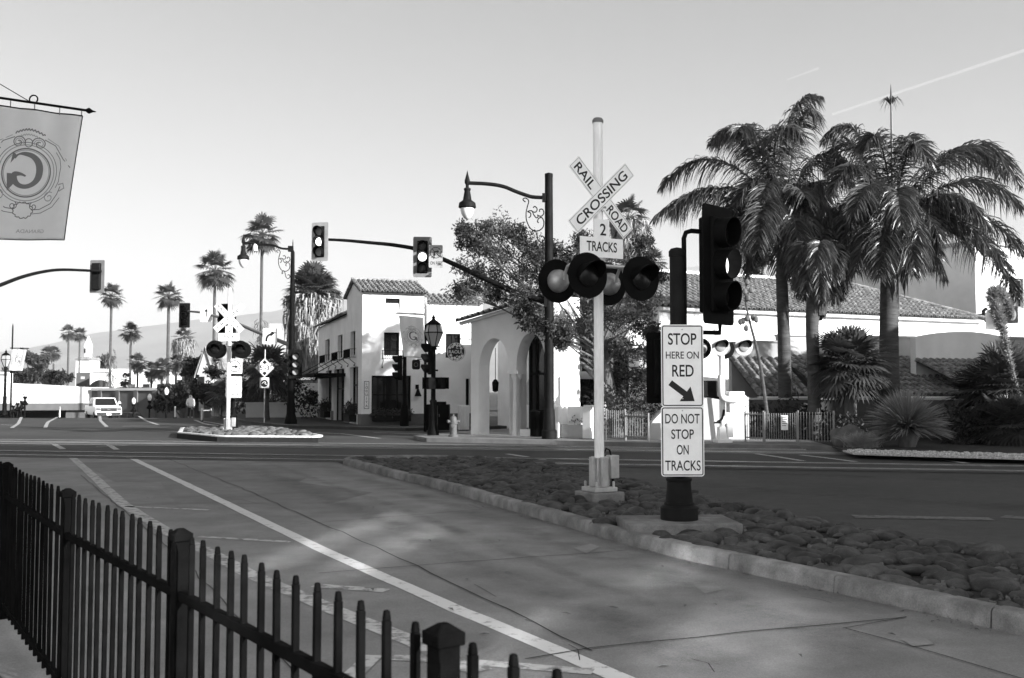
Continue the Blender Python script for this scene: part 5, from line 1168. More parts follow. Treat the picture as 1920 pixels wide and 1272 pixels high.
# patio low wall with white piers
q0, q1 = at(1040, 826, 32.2), at(1115, 828, 31.4)
PW, WRZ, WL = frame((q0.x, q0.y), (q1.x, q1.y))
t = thing("patio_wall", "low patio wall with two white piers right of the tall street light", "wall", (PW.x, PW.y, .13), WRZ)
k = WL / 75.0
m = MB(); m.box((5 * k, 0, .50), (11 * k, .22, 1.0)); m.box((63 * k, 0, .50), (15 * k, .22, 1.0)); m.build("pier", "stucco_white", t, bevel=.012)
m = MB(); m.box((34 * k, .10, .21), (46 * k, .14, .42)); m.build("low_panel", "stucco_grey", t, bevel=.01); m = MB(); m.box((24 * k, .5, .55), (26 * k, .1, .9)); m.box((66 * k, .02, 1.02), (16 * k, .3, .05)); m.build("rear_panel", "stucco_white", t, bevel=.01)
shrub("dark rounded shrub inside the patio wall", at(1085, 797, 32.4), [(0, 0, 0, .33), (.2, .1, .05, .3)], 600, .1, "leaf_dark", seed=21, stem=False)
q = at(1098, 745, 34.5); t = thing("patio_umbrella", "dark patio umbrella beneath the street tree", "umbrella", (q.x, 35.2, .1)); m = MB(); m.lathe([(.9, 1.15), (.88, 1.25), (.45, 1.5), (.03, 1.68)], 10); m.build("canopy", "black_metal", t); m = MB(); m.lathe([(.025, 0), (.025, 1.72)], 8); m.build("pole", "dark_metal", t)
t = thing("patio_rail", "thin metal patio rail in front of the sunlit wall", "fence", (at(1050, 790, 34).x, 34.0, .13), R(2)); m = MB()
for i in range(12): m.tube([(.13 * i, 0, 0), (.13 * i, 0, 1.55)], .012, 5)
for z in (1.15, 1.35, 1.55): m.tube([(0, 0, z), (1.43, 0, z)], .016, 6)
m.build("rail", "dark_metal", t)
for i, (px, lab) in enumerate(((1062, "dark bistro chair at left on the patio"), (1074, "dark bistro chair beside the patio umbrella"))):
    q = at(px, 790, 34.6); t = thing("patio_chair", lab, "chair", (q.x, 34.8, .4)); m = MB(); m.box((0, 0, .45), (.42, .42, .04)); m.build("seat", "black_metal", t)
    m = MB(); m.box((0, .2, .72), (.42, .03, .42)); m.build("backrest", "black_metal", t); m = MB()
    for a in (-.18, .18):
        for b in (-.18, .18): m.tube([(a, b, 0), (a, b, .45)], .014, 5)
    m.build("legs", "black_metal", t)
# ---------------- white picket fences by the pavement
def white_fence(label, P, top, n, loc_z=.13, low=False, dark=False):
    a, b = Vector((P[0].x, P[0].y, 0)), Vector((P[1].x, P[1].y, 0)); d = b - a; L = d.length; rz = math.atan2(d.y, d.x)
    t = thing("white_fence", label, "fence", (a.x, a.y, loc_z), rz)
    for x in (0, L): m = MB(); m.tube([(x, 0, 0), (x, 0, top + .04)], .03, 10); m.build("post", "fence_white", t)
    for z in (.14, top - .06): m = MB(); m.box((L / 2, 0, z), (L, .03, .035)); m.build("rail", "dark_metal" if dark else "fence_white", t)
    for i in range(1, n): m = MB(); x = L * i / n; m.tube([(x, -.02, .08), (x, -.02, top)], .010, 6); m.build("picket", "fence_white", t)
    return t
fz = Zat(770, 30.0) - .13
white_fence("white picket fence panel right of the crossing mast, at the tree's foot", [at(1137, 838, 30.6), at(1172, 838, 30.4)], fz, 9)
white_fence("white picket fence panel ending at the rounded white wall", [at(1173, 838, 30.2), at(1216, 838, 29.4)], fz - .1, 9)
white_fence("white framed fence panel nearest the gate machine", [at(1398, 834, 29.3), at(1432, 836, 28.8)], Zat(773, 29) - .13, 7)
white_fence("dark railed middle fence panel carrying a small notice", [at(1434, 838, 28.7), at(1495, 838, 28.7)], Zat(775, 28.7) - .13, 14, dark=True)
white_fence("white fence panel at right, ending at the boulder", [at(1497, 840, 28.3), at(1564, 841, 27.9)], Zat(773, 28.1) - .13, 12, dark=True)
q = at(1471, 793, 28.6); t = thing("notice_sign", "small white notice board on the dark railed fence panel", "sign", q, 0); m = MB(); m.prism(rrect(.20, .42, .01), 0, .006); m.build("panel", "sign_white", t, smooth=False)
m = MB()
for i, wd in enumerate((.13, .15, .10, .14, .12)): m.quad((-.07, -.002, .15 - i * .06), (-.07 + wd, -.002, .15 - i * .06), (-.07 + wd, -.002, .165 - i * .06), (-.07, -.002, .165 - i * .06))
m.build("lettering", "dark_metal", t, smooth=False)
# low rounded white wall behind the gate machine
q0, q1 = at(1218, 832, 30.6), at(1405, 835, 31.0); WA, wrz, wl_ = frame((q0.x, q0.y), (q1.x, q1.y))
t = thing("garden_wall", "low white garden wall with rounded left shoulder behind the gate machine", "wall", (WA.x, WA.y, .1), wrz)
P = [(0, 0), (0, .42), (.12, .62), (.28, .78), (.45, .95), (.60, 1.08), (.85, 1.12), (1.0, 1.22), (wl_ * .55, 1.3), (wl_, 1.34), (wl_, 0)]
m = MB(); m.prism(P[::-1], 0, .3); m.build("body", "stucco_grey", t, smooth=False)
# ---------------- long tiled house at right
E0, E1 = at(1236, 576, 39.7), at(1838, 602, 47.2)
HA, HRZ, HL = frame((E0.x, E0.y), (E1.x, E1.y)); ez = Zat(579, 41.0)
lh = thing("tiled_house", "long white stucco house with a wide barrel tile roof behind the tall palms", "building", HA, HRZ)
run = 4.6; rise = 1.95
m = MB(); wall(m, 0, HL, 0, ez, []); m.quad((0, 0, 0), (0, 9, 0), (0, 9, ez), (0, 0, ez)); m.build("front_wall", "stucco_white", lh, smooth=False)
m = MB(); m.box((HL / 2, -.12, ez - .10), (HL, .24, .16)); m.build("eave_moulding", "stucco_white", lh, bevel=.03)
slope = math.hypot(run, rise); rl_ = upar(Vector((HA.x, HA.y, 0)), HRZ, 1700) - 0
xr = HL - 4.3
tile_roof("roof", lh, (-.2, -.30, ez - .01), (HL, -.30, ez - .01), (0, run, rise), [(-.3, -.2), (HL + .1, -.2), (xr, slope + .1), (-.3, slope + .1)], tw=.26, course=.40, seed=14, hh=.085)
m = MB(); m.quad((-.2, -.28, ez - .05), (HL - .05, -.28, ez - .05), (xr, run - .3, ez + rise - .05), (-.2, run - .3, ez + rise - .05)); m.quad((HL, -.28, ez - .05), (HL, 7, ez - .05), (xr, run - .3, ez + rise - .06)); m.quad((-.2, run - .3, ez + rise - .05), (xr, run - .3, ez + rise - .05), (xr, 2 * run, ez), (-.2, 2 * run, ez)); m.build("roof_deck", "stucco_dark", lh, smooth=False)
m = MB(); ridge_cap(m, (-.2, run - .28, ez + rise + .04), (xr, run - .28, ez + rise + .04), .13); m.build("roof_ridge", "stucco_white", lh)
m = MB(); ridge_cap(m, (HL, -.3, ez + .04), (xr, run - .28, ez + rise + .06), .11); m.build("hip_ridge", "tile", lh)
rv = upar(Vector((HA.x, HA.y, 0)), HRZ, 1595); m = MB(); q = Vector((rv + .0, run * .50, ez + rise * .52))
n = 14; vs = [(q.x + .33 * math.cos(math.pi * i / n), q.y + dy, q.z + .02 + .30 * math.sin(math.pi * i / n)) for dy in (-.25, .5) for i in range(n + 1)]
m.add(vs, [(i, i + 1, n + 2 + i, n + 1 + i) for i in range(n)] + [tuple(range(n + 1))[::-1]]); m.build("roof_vent", "mast_paint", lh)
# tall block behind
BC = at(1830, 560, 49.4); zt = Zat(456, 49.4)
tb = thing("tall_block", "tall plain stucco block with a shaded side behind the right palm", "building", (BC.x, BC.y, 0), R(27))
m = MB(); m.quad((0, 8.6, 0), (0, 0, 0), (0, 0, zt), (0, 8.6, zt)); m.quad((0, 8.6, 0), (9, 8.6, 0), (9, 8.6, zt), (0, 8.6, zt)); m.build("side_wall", "stucco_white", tb, smooth=False)
zw0, zw1 = Zat(574, 49.6), Zat(517, 49.6); xw0 = upar(Vector((BC.x, BC.y, 0)), R(27), 1897)
m = MB(); wall(m, 0, 9, 0, zt, [(xw0, xw0 + 1.1, zw0, zw1)], rev=.2); m.build("front_wall", "stucco_white", tb, smooth=False)
m = MB(); m.box((-.06, 4.3, zt + .06), (.24, 8.8, .16)); m.box((4.5, -.06, zt + .06), (9.2, .24, .16)); m.quad((0, 0, zt), (9, 0, zt), (9, 8.6, zt), (0, 8.6, zt)); m.build("parapet_cap", "stucco_grey", tb)
window(tb, xw0, xw0 + 1.1, zw0, zw1, y=.15, nx=2, nz=3, fm="grey_metal", fw=.10)
q = at(1904, 590, 48.6); t = thing("air_conditioner", "dark air conditioner box under the right-hand window of the tall block", "air conditioner", (q.x + .1, 49.6, Zat(604, 48.8)), R(27)); m = MB(); m.box((0, 0, .42), (1.0, .5, .84)); m.build("casing", "dark_metal", t, bevel=.02)
m = MB(); m.lathe([(.3, 0), (.3, .02), (.05, .03)], 20, (0, -.26, .42), Matrix.Rotation(R(90), 4, 'X')); m.build("fan_grille", "grey_metal", t)
q = at(1842, 600, 47.0); t = thing("roof_duct", "dark vent pipes at the right end of the tile roof", "vent", (q.x, 47.6, ez - .1)); m = MB(); m.box((0, 0, .25), (.4, .4, .3)); m.tube([(.35, 0, 0), (.35, 0, .55), (.5, 0, .65)], .09, 8); m.build("duct", "dark_metal", t)
# parapet walls with small tiled roofs nearer the street
def low_block(label, px0, px1, Y0, Y1, ytop, ybot, yeave, Ye, wm, seed, curved=False):
    a, b = at(px0, 700, Y0), at(px1, 700, Y1); PA_, rz, L = frame((a.x, a.y), (b.x, b.y)); Ym = (Y0 + Y1) / 2
    zt_, zb_, ze = Zat(ytop, Ym), Zat(ybot, Ym), Zat(yeave, Ye)
    t = thing("garden_annexe", label, "building", PA_, rz); m = MB()
    if curved:
        P = [(0, 0), (0, zt_ - .14)] + [(L * i / 12, zt_ - .14 + .26 * math.sin(math.pi * min(1, i / 12)) ** .8) for i in range(1, 12)] + [(L, zt_ - .14), (L, 0)]; m.prism(P[::-1], 0, .3)
    else: m.box((L / 2, .15, zt_ / 2), (L, .3, zt_))
    m.build("parapet_wall", wm, t, smooth=False)
    if not curved: m = MB(); m.box((L / 2, .14, zt_ + .03), (L + .05, .40, .07)); m.build("coping", "stucco_grey", t)
    dep = Ym - Ye
    tile_roof("roof", t, (-.1, -dep, ze), (L + .05, -dep, ze), (0, dep - .02, zb_ - ze), seed=seed, tw=.27, course=.42, hh=.095)
    m = MB(); m.quad((-.1, -dep, ze - .03), (L + .05, -dep, ze - .03), (L + .05, 0, zb_ - .03), (-.1, 0, zb_ - .03)); m.build("roof_deck", "stucco_dark", t)
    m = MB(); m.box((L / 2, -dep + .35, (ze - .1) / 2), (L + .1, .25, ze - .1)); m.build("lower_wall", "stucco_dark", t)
    m = MB(); m.box((L / 2, -dep + .05, ze - .06), (L + .1, .16, .07)); m.build("eave_board", "stucco_white", t)
    return t
low_block("low annexe with grey parapet and small tiled roof, left of the bushy fan palm", 1372, 1462, 36.6, 36.9, 642, 672, 742, 34.2, "stucco_grey", 31)
low_block("low annexe with grey parapet behind the bushy fan palm and right palm trunk", 1462, 1716, 37.4, 38.8, 632, 670, 742, 34.4, "stucco_grey", 32)
low_block("low annexe with a gently curved parapet at right behind the spiky yucca", 1718, 1900, 36.4, 37.6, 628, 676, 736, 33.8, "stucco_white", 33, True)
low_block("dark low annexe at the right edge behind the agave stalk", 1893, 2150, 37.0, 39.5, 638, 676, 736, 34.4, "stucco_grey", 34)
q0, q1 = at(1400, 800, 33.0), at(1990, 800, 31.0); WA, wrz, wl_ = frame((q0.x, q0.y), (q1.x, q1.y))
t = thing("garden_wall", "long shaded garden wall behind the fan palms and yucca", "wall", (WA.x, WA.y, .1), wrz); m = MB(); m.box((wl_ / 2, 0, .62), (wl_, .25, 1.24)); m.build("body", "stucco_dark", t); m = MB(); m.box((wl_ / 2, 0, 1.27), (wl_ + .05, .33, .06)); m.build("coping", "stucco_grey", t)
# ================================================================ VEGETATION
def ribbon_np(P, Wd, N):
    """flat ribbons: P (n,k,3) centre lines, Wd (n,k) half widths, N (n,k,3) side directions -> quads"""
    n, k, _ = P.shape; a = P + N * Wd[..., None]; b = P - N * Wd[..., None]
    V = np.stack([a, b], 2).reshape(n, k * 2, 3); i = np.arange(k - 1)
    q = np.stack([2 * i, 2 * i + 1, 2 * i + 3, 2 * i + 2], 1)
    Fc = (q[None] + (np.arange(n) * k * 2)[:, None, None]).reshape(-1, 4)
    return V.reshape(-1, 3), Fc
def nrm(a): return a / (np.linalg.norm(a, axis=-1, keepdims=True) + 1e-9)
def feather_frond(p0, p1, p2, n_leaf, leaf_len, g, droop=.55, wid=.019, bare=.10):
    """plumose feather leaf along a quadratic Bezier; returns rachis pts and leaflet arrays"""
    p0, p1, p2 = [np.array(p, float) for p in (p0, p1, p2)]
    t = np.repeat(np.linspace(bare, 1, n_leaf), 2); side = np.tile([1.0, -1.0], n_leaf); t = np.clip(t + g.uniform(-.006, .006, len(t)), 0, 1)
    T1 = t[:, None]; C = p0 * (1 - T1) ** 2 + 2 * p1 * T1 * (1 - T1) + p2 * T1 ** 2; D = nrm(2 * (p1 - p0) * (1 - T1) + 2 * (p2 - p1) * T1)
    up = np.array([0, 0, 1.0]); S = nrm(np.cross(D, up)); Un = nrm(np.cross(S, D))
    L = leaf_len * (np.sin(np.pi * np.clip(.12 + .86 * t, 0, 1)) ** .55) * g.uniform(.8, 1.15, len(t))
    lift = g.uniform(-.85, .95, len(t))
    d0 = nrm(S * side[:, None] * 1.0 + D * (.45 + .5 * t + g.uniform(-.3, .3, len(t)))[:, None] + Un * lift[:, None])
    ks = np.array([0, .35, .7, 1.0]); P = []
    for s in ks:
        q = C + d0 * (L * s)[:, None]; q[:, 2] -= droop * L * s ** 2 * g.uniform(.8, 1.25, len(t)) if s else 0
        P.append(q)
    P = np.stack(P, 1); W_ = wid * np.array([.75, 1.0, .75, .08])[None] * g.uniform(.8, 1.2, len(t))[:, None]
    ax = nrm(np.gradient(P, axis=1)); N = nrm(np.cross(ax, nrm(D[:, None, :] * .8 + g.normal(size=(len(t), 1, 3)) * .45)))
    tt = np.linspace(0, 1, 12)[:, None]; rach = p0 * (1 - tt) ** 2 + 2 * p1 * tt * (1 - tt) + p2 * tt ** 2
    return rach, ribbon_np(P, W_, N)
def trunk_mesh(pts, rs, n=16): m = MB(); m.tube(smooth_pts(pts, 5), list(np.interp(np.linspace(0, 1, (len(pts) - 1) * 5 + 1), np.linspace(0, 1, len(rs)), rs)), n); return m
def queen_palm(label, base_px, Y, base_z, trunk_px, r_b, crown_px, fronds, extra, seed, ln=.84):
    g = np.random.default_rng(seed); r = random.Random(seed)
    b = at(base_px, 760, Y); t = thing("queen_palm", label, "palm tree", (b.x, Y, base_z), 0, "tall feather palms by the house")
    P = [(b.x, Y, base_z - .1)] + [at(px, py, Y) for px, py in trunk_px]
    trunk_mesh(P, r_b, 18).build("trunk", "palm_trunk", t, world=True)
    m = MB()
    for i in range(int((P[-1][2] if not isinstance(P[-1], Vector) else P[-1].z) / .2)):   # leaf-scar rings
        z = base_z + .2 + i * .2 + r.uniform(-.03, .03); f = z / P[-1].z
        if f > .97: break
        x = np.interp(z, [p[2] for p in P], [p[0] for p in P]); rr = np.interp(np.interp(z, [p[2] for p in P], np.linspace(0, 1, len(P))), np.linspace(0, 1, len(r_b)), r_b)
        m.lathe([(rr * .98, -.014), (rr * 1.03, 0), (rr * .98, .014)], 16, (x, Y, z))
    m.build("leaf_scar", "palm_trunk", t, world=True)
    c = at(*crown_px, Y); parts = []; rm = MB()
    def frond(pm, pt, n_leaf=200, k=ln):
        p0 = c + Vector((r.uniform(-.12, .12), r.uniform(-.12, .12), r.uniform(-.3, .1)))
        rach, ar_ = feather_frond(p0, pm, pt, n_leaf, k, g, .62 + r.uniform(-.1, .25)); parts.append(ar_)
        rm.tube([tuple(q) for q in rach], [.04 - .033 * i / 11 for i in range(12)], 6)
    for (mx_, my_, tx, ty, dm, dt) in fronds:
        frond(at(mx_, my_, Y + dm), at(tx, ty, Y + dt))
    for (az, up_, ln_, dr) in extra:
        d = Vector((math.cos(az), math.sin(az), 0)); frond(c + d * ln_ * .5 + Vector((0, 0, up_)), c + d * ln_ + Vector((0, 0, up_ - dr)), 120)
    V, Fc = join_np(parts); cr = build_np("crown", V, Fc, "frond", t, world=True, smooth=False)
    rm.build("frond_stem", "frond", cr, world=True)
    sm = MB()                                                     # old leaf bases hugging the trunk top
    for i in range(16):
        a = i * 2.4; z0 = r.uniform(-1.3, -.3); d = Vector((math.cos(a), math.sin(a), 0)); sm.tube([c + d * .13 + Vector((0, 0, z0 - .45)), c + d * .2 + Vector((0, 0, z0)), c + d * (.28 + .1 * r.random()) + Vector((0, 0, z0 + .55))], [.09, .075, .03], 6)
    sm.build("leaf_base", "palm_trunk", t, world=True)
    return t, c
def ex(n, seed, u0, u1, l0, l1, d0, d1, a0=0, a1=6.283):
    r = random.Random(seed); return [(a0 + (a1 - a0) * (i + r.random() * .8) / n, r.uniform(u0, u1), r.uniform(l0, l1), r.uniform(d0, d1)) for i in range(n)]
qa, ca_ = queen_palm("left tall feather palm with a dark trunk, leaning its fronds far to the left", 1472, 32.8, .1, [(1472, 740), (1470, 640), (1466, 520), (1467, 430)], [.235, .22, .205, .19, .16], (1468, 400),
    [(1345, 225, 1238, 352, -.3, .2), (1352, 300, 1224, 412, -.5, -.6), (1300, 330, 1262, 400, .8, 1.2), (1392, 205, 1332, 268, .6, .9), (1400, 175, 1345, 262, -1.0, -1.4), (1405, 200, 1385, 245, -1.6, -2.4), (1455, 165, 1538, 182, .3, .2), (1490, 170, 1530, 215, -.9, -1.2), (1430, 190, 1500, 250, -1.8, -2.6),
     (1545, 210, 1592, 350, .4, .8), (1530, 290, 1560, 420, -1, -1.4), (1430, 330, 1420, 470, -2.0, -2.6), (1490, 350, 1500, 500, -1.8, -2.2), (1390, 350, 1380, 480, -1.0, -1.2), (1420, 380, 1400, 520, .8, 1.0)],
    ex(14, 5, .7, 1.9, 1.5, 2.6, .6, 2.2) + ex(8, 15, .3, .9, 1.0, 1.9, 1.4, 2.4), 41)
qb, cb_ = queen_palm("middle feather palm, shortest of the three, a drooping mop on a sunlit trunk", 1527, 31.0, .1, [(1527, 770), (1526, 700), (1523, 610), (1527, 560)], [.21, .20, .19, .20, .24], (1535, 500),
    [(1500, 405, 1492, 520, -.6, -.8), (1560, 400, 1585, 520, -.5, -.8), (1540, 395, 1540, 560, -1.2, -1.5), (1520, 410, 1512, 545, -1.0, -1.3), (1570, 410, 1560, 530, -.9, -1.1), (1515, 400, 1500, 500, .6, .9), (1565, 400, 1592, 490, .6, .9), (1540, 385, 1560, 460, .3, .6), (1545, 400, 1530, 500, -1.5, -1.9), (1580, 430, 1575, 560, .0, .2), (1500, 440, 1508, 560, .2, .3)],
    ex(18, 6, .9, 1.5, .5, 1.0, 1.3, 2.3), 42, .55)
qc, cc_ = queen_palm("right tall feather palm with shaggy trunk top, fronds sweeping to the right edge", 1668, 32.0, .1, [(1668, 740), (1667, 640), (1668, 520), (1670, 470)], [.33, .32, .30, .28, .20], (1672, 425),
    [(1830, 165, 1912, 350, .3, .6), (1790, 190, 1880, 330, 1.0, 1.6), (1815, 270, 1916, 390, -.4, -.6), (1830, 345, 1926, 482, -.3, -.5), (1790, 360, 1895, 505, -1.2, -1.8), (1770, 300, 1850, 420, -1.4, -2.2), (1690, 185, 1716, 285, .3, .6), (1705, 200, 1735, 300, -.9, -1.3), (1655, 190, 1622, 275, -.6, -1.0),
     (1625, 165, 1543, 262, .3, .4), (1600, 180, 1548, 320, .9, 1.3), (1610, 240, 1560, 360, -1.0, -1.4), (1590, 330, 1580, 470, -.8, -1.0), (1625, 370, 1605, 510, -1.5, -1.9), (1660, 370, 1650, 520, -2.0, -2.4), (1700, 370, 1715, 500, -1.8, -2.2), (1735, 350, 1760, 470, -.6, -.8), (1640, 280, 1600, 400, -1.8, -2.6), (1680, 290, 1690, 420, -2.2, -3.0), (1860, 420, 1905, 560, .8, 1.2)],
    ex(14, 7, .7, 1.9, 1.5, 2.7, .6, 2.2) + ex(8, 16, .3, .9, 1.0, 1.9, 1.4, 2.4), 43)
m = MB(); a = at(1674, 420, 32.0); b = at(1671, 192, 32.0); m.tube([a, b], [.05, .03], 8)
for i in range(34):
    an = i * 2.4; d = Vector((math.cos(an), math.sin(an), 0)); l = rnd.uniform(.2, .42); m.tube([b + Vector((0, 0, -.1 + rnd.uniform(0, .12))), b + d * l * .5 + Vector((0, 0, .15)), b + d * l + Vector((0, 0, rnd.uniform(-.25, .1)))], [.016, .012, .003], 4)
m.tube([b, b + Vector((0, 0, .60))], [.05, .006], 6); m.build("spear_leaf", "frond", qc, world=True)
# dead fronds hanging at the right palm's trunk top
V, Fc = [], []
g = np.random.default_rng(9); pts = []
for i in range(60):
    a = g.uniform(0, 6.28); p = np.array(cc_) + np.array([.24 * math.cos(a), .24 * math.sin(a), g.uniform(-1.5, -.3)]); e = p + np.array([.22 * math.cos(a), .22 * math.sin(a), -g.uniform(.5, 1.0)]); pts.append([p, (p + e) / 2 + np.array([.1 * math.cos(a), .1 * math.sin(a), 0]), e])
P = np.array(pts); N = nrm(np.cross(P[:, 2] - P[:, 0], g.normal(size=(60, 3))))[:, None].repeat(3, 1); V, Fc = ribbon_np(P, np.array([[.05, .045, .005]]).repeat(60, 0), N); build_np("dead_frond", V, Fc, "bark", qc, world=True, smooth=False)
# ---------------- fan palms
def fan(c, d, rad, g, k=13, spread=110, droop=.35, wid=.032):
    d = nrm(np.array(d, float)); up = np.array([0, 0, 1.0]); s = np.cross(d, up)
    s = nrm(s) if np.linalg.norm(s) > .05 else np.array([1.0, 0, 0]); s = nrm(s + np.cross(d, s) * g.uniform(-.35, .35))
    a = np.radians(np.linspace(-spread, spread, k)) ; D = nrm(d[None] * np.cos(a)[:, None] + s[None] * np.sin(a)[:, None]); L = rad * (.72 + .28 * np.cos(a * .7)) * g.uniform(.88, 1.1, k)
    P = np.stack([c[None] + D * 0, c[None] + D * (L * .45)[:, None], c[None] + D * (L * .8)[:, None], c[None] + D * L[:, None]], 1)
    P[:, 2, 2] -= droop * L * .18; P[:, 3, 2] -= droop * L * .5
    nl = nrm(np.cross(np.cross(d, s)[None].repeat(k, 0), D)); N = nrm(nl + g.normal(size=(k, 3)) * .15)[:, None].repeat(4, 1)
    return ribbon_np(P, rad * np.array([[.2, 1.9, 1.2, .08]]) * wid * np.ones((k, 1)), N)
def fan_crown(g, n, petiole, rad, e0=85, e1=-40, k=13, jit=.25, wid=.032, droop=.35):
    parts, m = [], MB()
    for i in range(n):
        f = (i + .5) / n; el = math.radians(e0 + (e1 - e0) * f ** .85); az = i * 2.39996 + g.uniform(-.2, .2); d = np.array([math.cos(az) * math.cos(el), math.sin(az) * math.cos(el), math.sin(el)])
        p = petiole * g.uniform(1 - jit, 1 + jit); c = d * p; c[2] -= .15 * p * math.cos(el)
        d2 = nrm(d + np.array([0, 0, -.35 * math.cos(el)])); parts.append(fan(c, d2, rad * g.uniform(.85, 1.12), g, k, wid=wid, droop=droop)); m.tube([(0, 0, 0), tuple(c * .5 + np.array([0, 0, .04])), tuple(c)], [.03 * rad, .022 * rad, .015 * rad], 4)
    return join_np(parts), m
def skirt_np(g, n, r0, r1, z1, wid=.06):
    a = g.uniform(0, 6.283, n); z = -g.random(n) ** .8 * z1; R_ = (r1 + (r0 - r1) * (1 + z / z1)) * g.uniform(.75, 1.08, n); L = g.uniform(.5, 1.3, n) * min(1.15, max(.5, z1 * .25))
    p = np.stack([np.cos(a) * R_ * .55, np.sin(a) * R_ * .55, z], 1); e = np.stack([np.cos(a) * R_ * g.uniform(.85, 1.2, n), np.sin(a) * R_ * g.uniform(.85, 1.2, n), z - L], 1); e[:, :2] += g.normal(0, .16, (n, 2)) * (1 if wid < .049 else .3); mid = (p + e) / 2 + np.stack([np.cos(a) * R_ * .35, np.sin(a) * R_ * .35, L * .2], 1)
    P = np.stack([p, mid, e], 1); N = nrm(np.cross(e - p, g.normal(size=(n, 3))))[:, None].repeat(3, 1)
    return ribbon_np(P, np.array([[.5, 1, .1]]).repeat(n, 0) * wid, N)
def fan_palm(label, px, Y, py_top, py_bot_crown, z_base, crown_r_px, trunk_r, seed, skirt=0.0, n=34, lean=0.0, skr=.5, name="fan_palm", k=13, boots=0.0):
    """crown top / bottom rows and crown half-width in picture pixels fix its true size at distance Y"""
    g = np.random.default_rng(seed); zt_, zb_ = Zat(py_top, Y), Zat(py_bot_crown, Y); rc = 1.15 * crown_r_px * Y / F; zc = zb_ + (zt_ - zb_) * .45; x = at(px, 700, Y).x
    t = thing(name, label, "palm tree", (x - lean, Y, z_base), 0, "slim fan palms along the far street")
    H = zc - z_base; m = MB(); m.tube(smooth_pts([(0, 0, 0), (lean * .25, 0, H * .35), (lean * .6, 0, H * .7), (lean, 0, H)], 5), [trunk_r * (.85 - .3 * min(1, i / 5)) for i in range(16)], 10); m.build("trunk", "palm_trunk", t)
    (V, Fc), st = fan_crown(g, n, rc * .56, rc * .50, k=k, wid=.042, e1=-55 if not skirt else -70); V = V + np.array([lean, 0, H]); c = build_np("crown", V, Fc, "fan_leaf", t, smooth=False)
    st.v = [(a + lean, b, z + H) for a, b, z in st.v]; st.build("leaf_stem", "fan_leaf", c)
    sk = skirt if skirt else .9 * (zc - zb_)
    V, Fc = skirt_np(g, 110 if not skirt else 9000, skr * rc * (.75 if not skirt else 1), skr * rc * .6, sk, .05 if not skirt else .045); V = V + np.array([lean, 0, H]); build_np("dead_skirt", V, Fc, "dead_leaf", t, smooth=False)
    if boots:
        V, Fc = skirt_np(g, 120, trunk_r * 2.2, trunk_r * 2.0, boots, .04); V = V + np.array([lean * .6, 0, H * .52]); build_np("leaf_boots", V, Fc, "bark", t, smooth=False)
    return t
fan_palm("massive fan palm with a long pale skirt of dead leaves, left of the restaurant", 585, 62, 495, 590, 0, 48, .34, 60, skirt=6.8, n=120, skr=.80, k=17)
fan_palm("tall slim fan palm whose crown touches the left street light's arm, tallest at the left", 488, 84, 405, 468, 0, 36, .22, 61, boots=3.0)
fan_palm("tall slim fan palm directly above the far crossbuck", 400, 92, 464, 545, 0, 36, .24, 62, boots=4.0)
fan_palm("tall slim fan palm with a pale sunlit trunk, right of the pickup", 314, 112, 531, 574, 0, 25, .30, 63)
fan_palm("tall slim dark-trunked fan palm behind the back-facing traffic light", 206, 128, 529, 576, 0, 23, .28, 64, boots=5.0)
fan_palm("fan palm with a tufted crown between the two tall slim palms at left", 244, 118, 602, 642, 0, 19, .25, 65)
fan_palm("left palm of the close pair left of the white station tower", 127, 165, 603, 640, 0, 15, .28, 66)
fan_palm("right palm of the close pair left of the white station tower", 148, 170, 612, 640, 0, 13, .24, 67)
fan_palm("left palm of the short pair behind the white bridge parapet", 88, 150, 641, 682, 0, 14, .26, 68)
fan_palm("right palm of the short pair behind the white bridge parapet", 100, 154, 640, 680, 0, 13, .24, 69)
fan_palm("shaggy fan palm behind the unlit far-left arm traffic light", 344, 100, 607, 655, 0, 20, .3, 70, skirt=3.0, skr=.7)
fan_palm("short bushy palm beside the pale-trunked palm, left one", 258, 106, 655, 700, 0, 18, .2, 71)
fan_palm("short bushy palm in front of the long white wall, middle one", 284, 104, 668, 715, 0, 17, .2, 72)
fan_palm("short bushy palm in front of the long white wall, darkest one", 303, 99, 664, 712, 0, 19, .22, 73)
fan_palm("short bushy palm left of the dark tree mass", 330, 96, 655, 700, 0, 17, .22, 74)
fan_palm("small palm in front of the long white wall, beside the arched house", 236, 108, 690, 730, 0, 13, .14, 75)
fan_palm("fan palm rising behind the street tree, right of the crossbuck", 1180, 62, 372, 440, 0, 40, .3, 76, skirt=2.2, skr=.6)
fan_palm("fan palm behind the house roof seen between the signal and the left feather palm", 1226, 66, 455, 520, 0, 26, .3, 77)
fan_palm("dark broad fan palm on the pavement under the height limit diamond", 501, 52, 655, 720, .13, 52, .20, 78, n=40, name="fan_palm")
fan_palm("small dark palm on the pavement left of the height limit post", 415 + 0, 58, 700, 770, .13, 28, .13, 79, n=30)
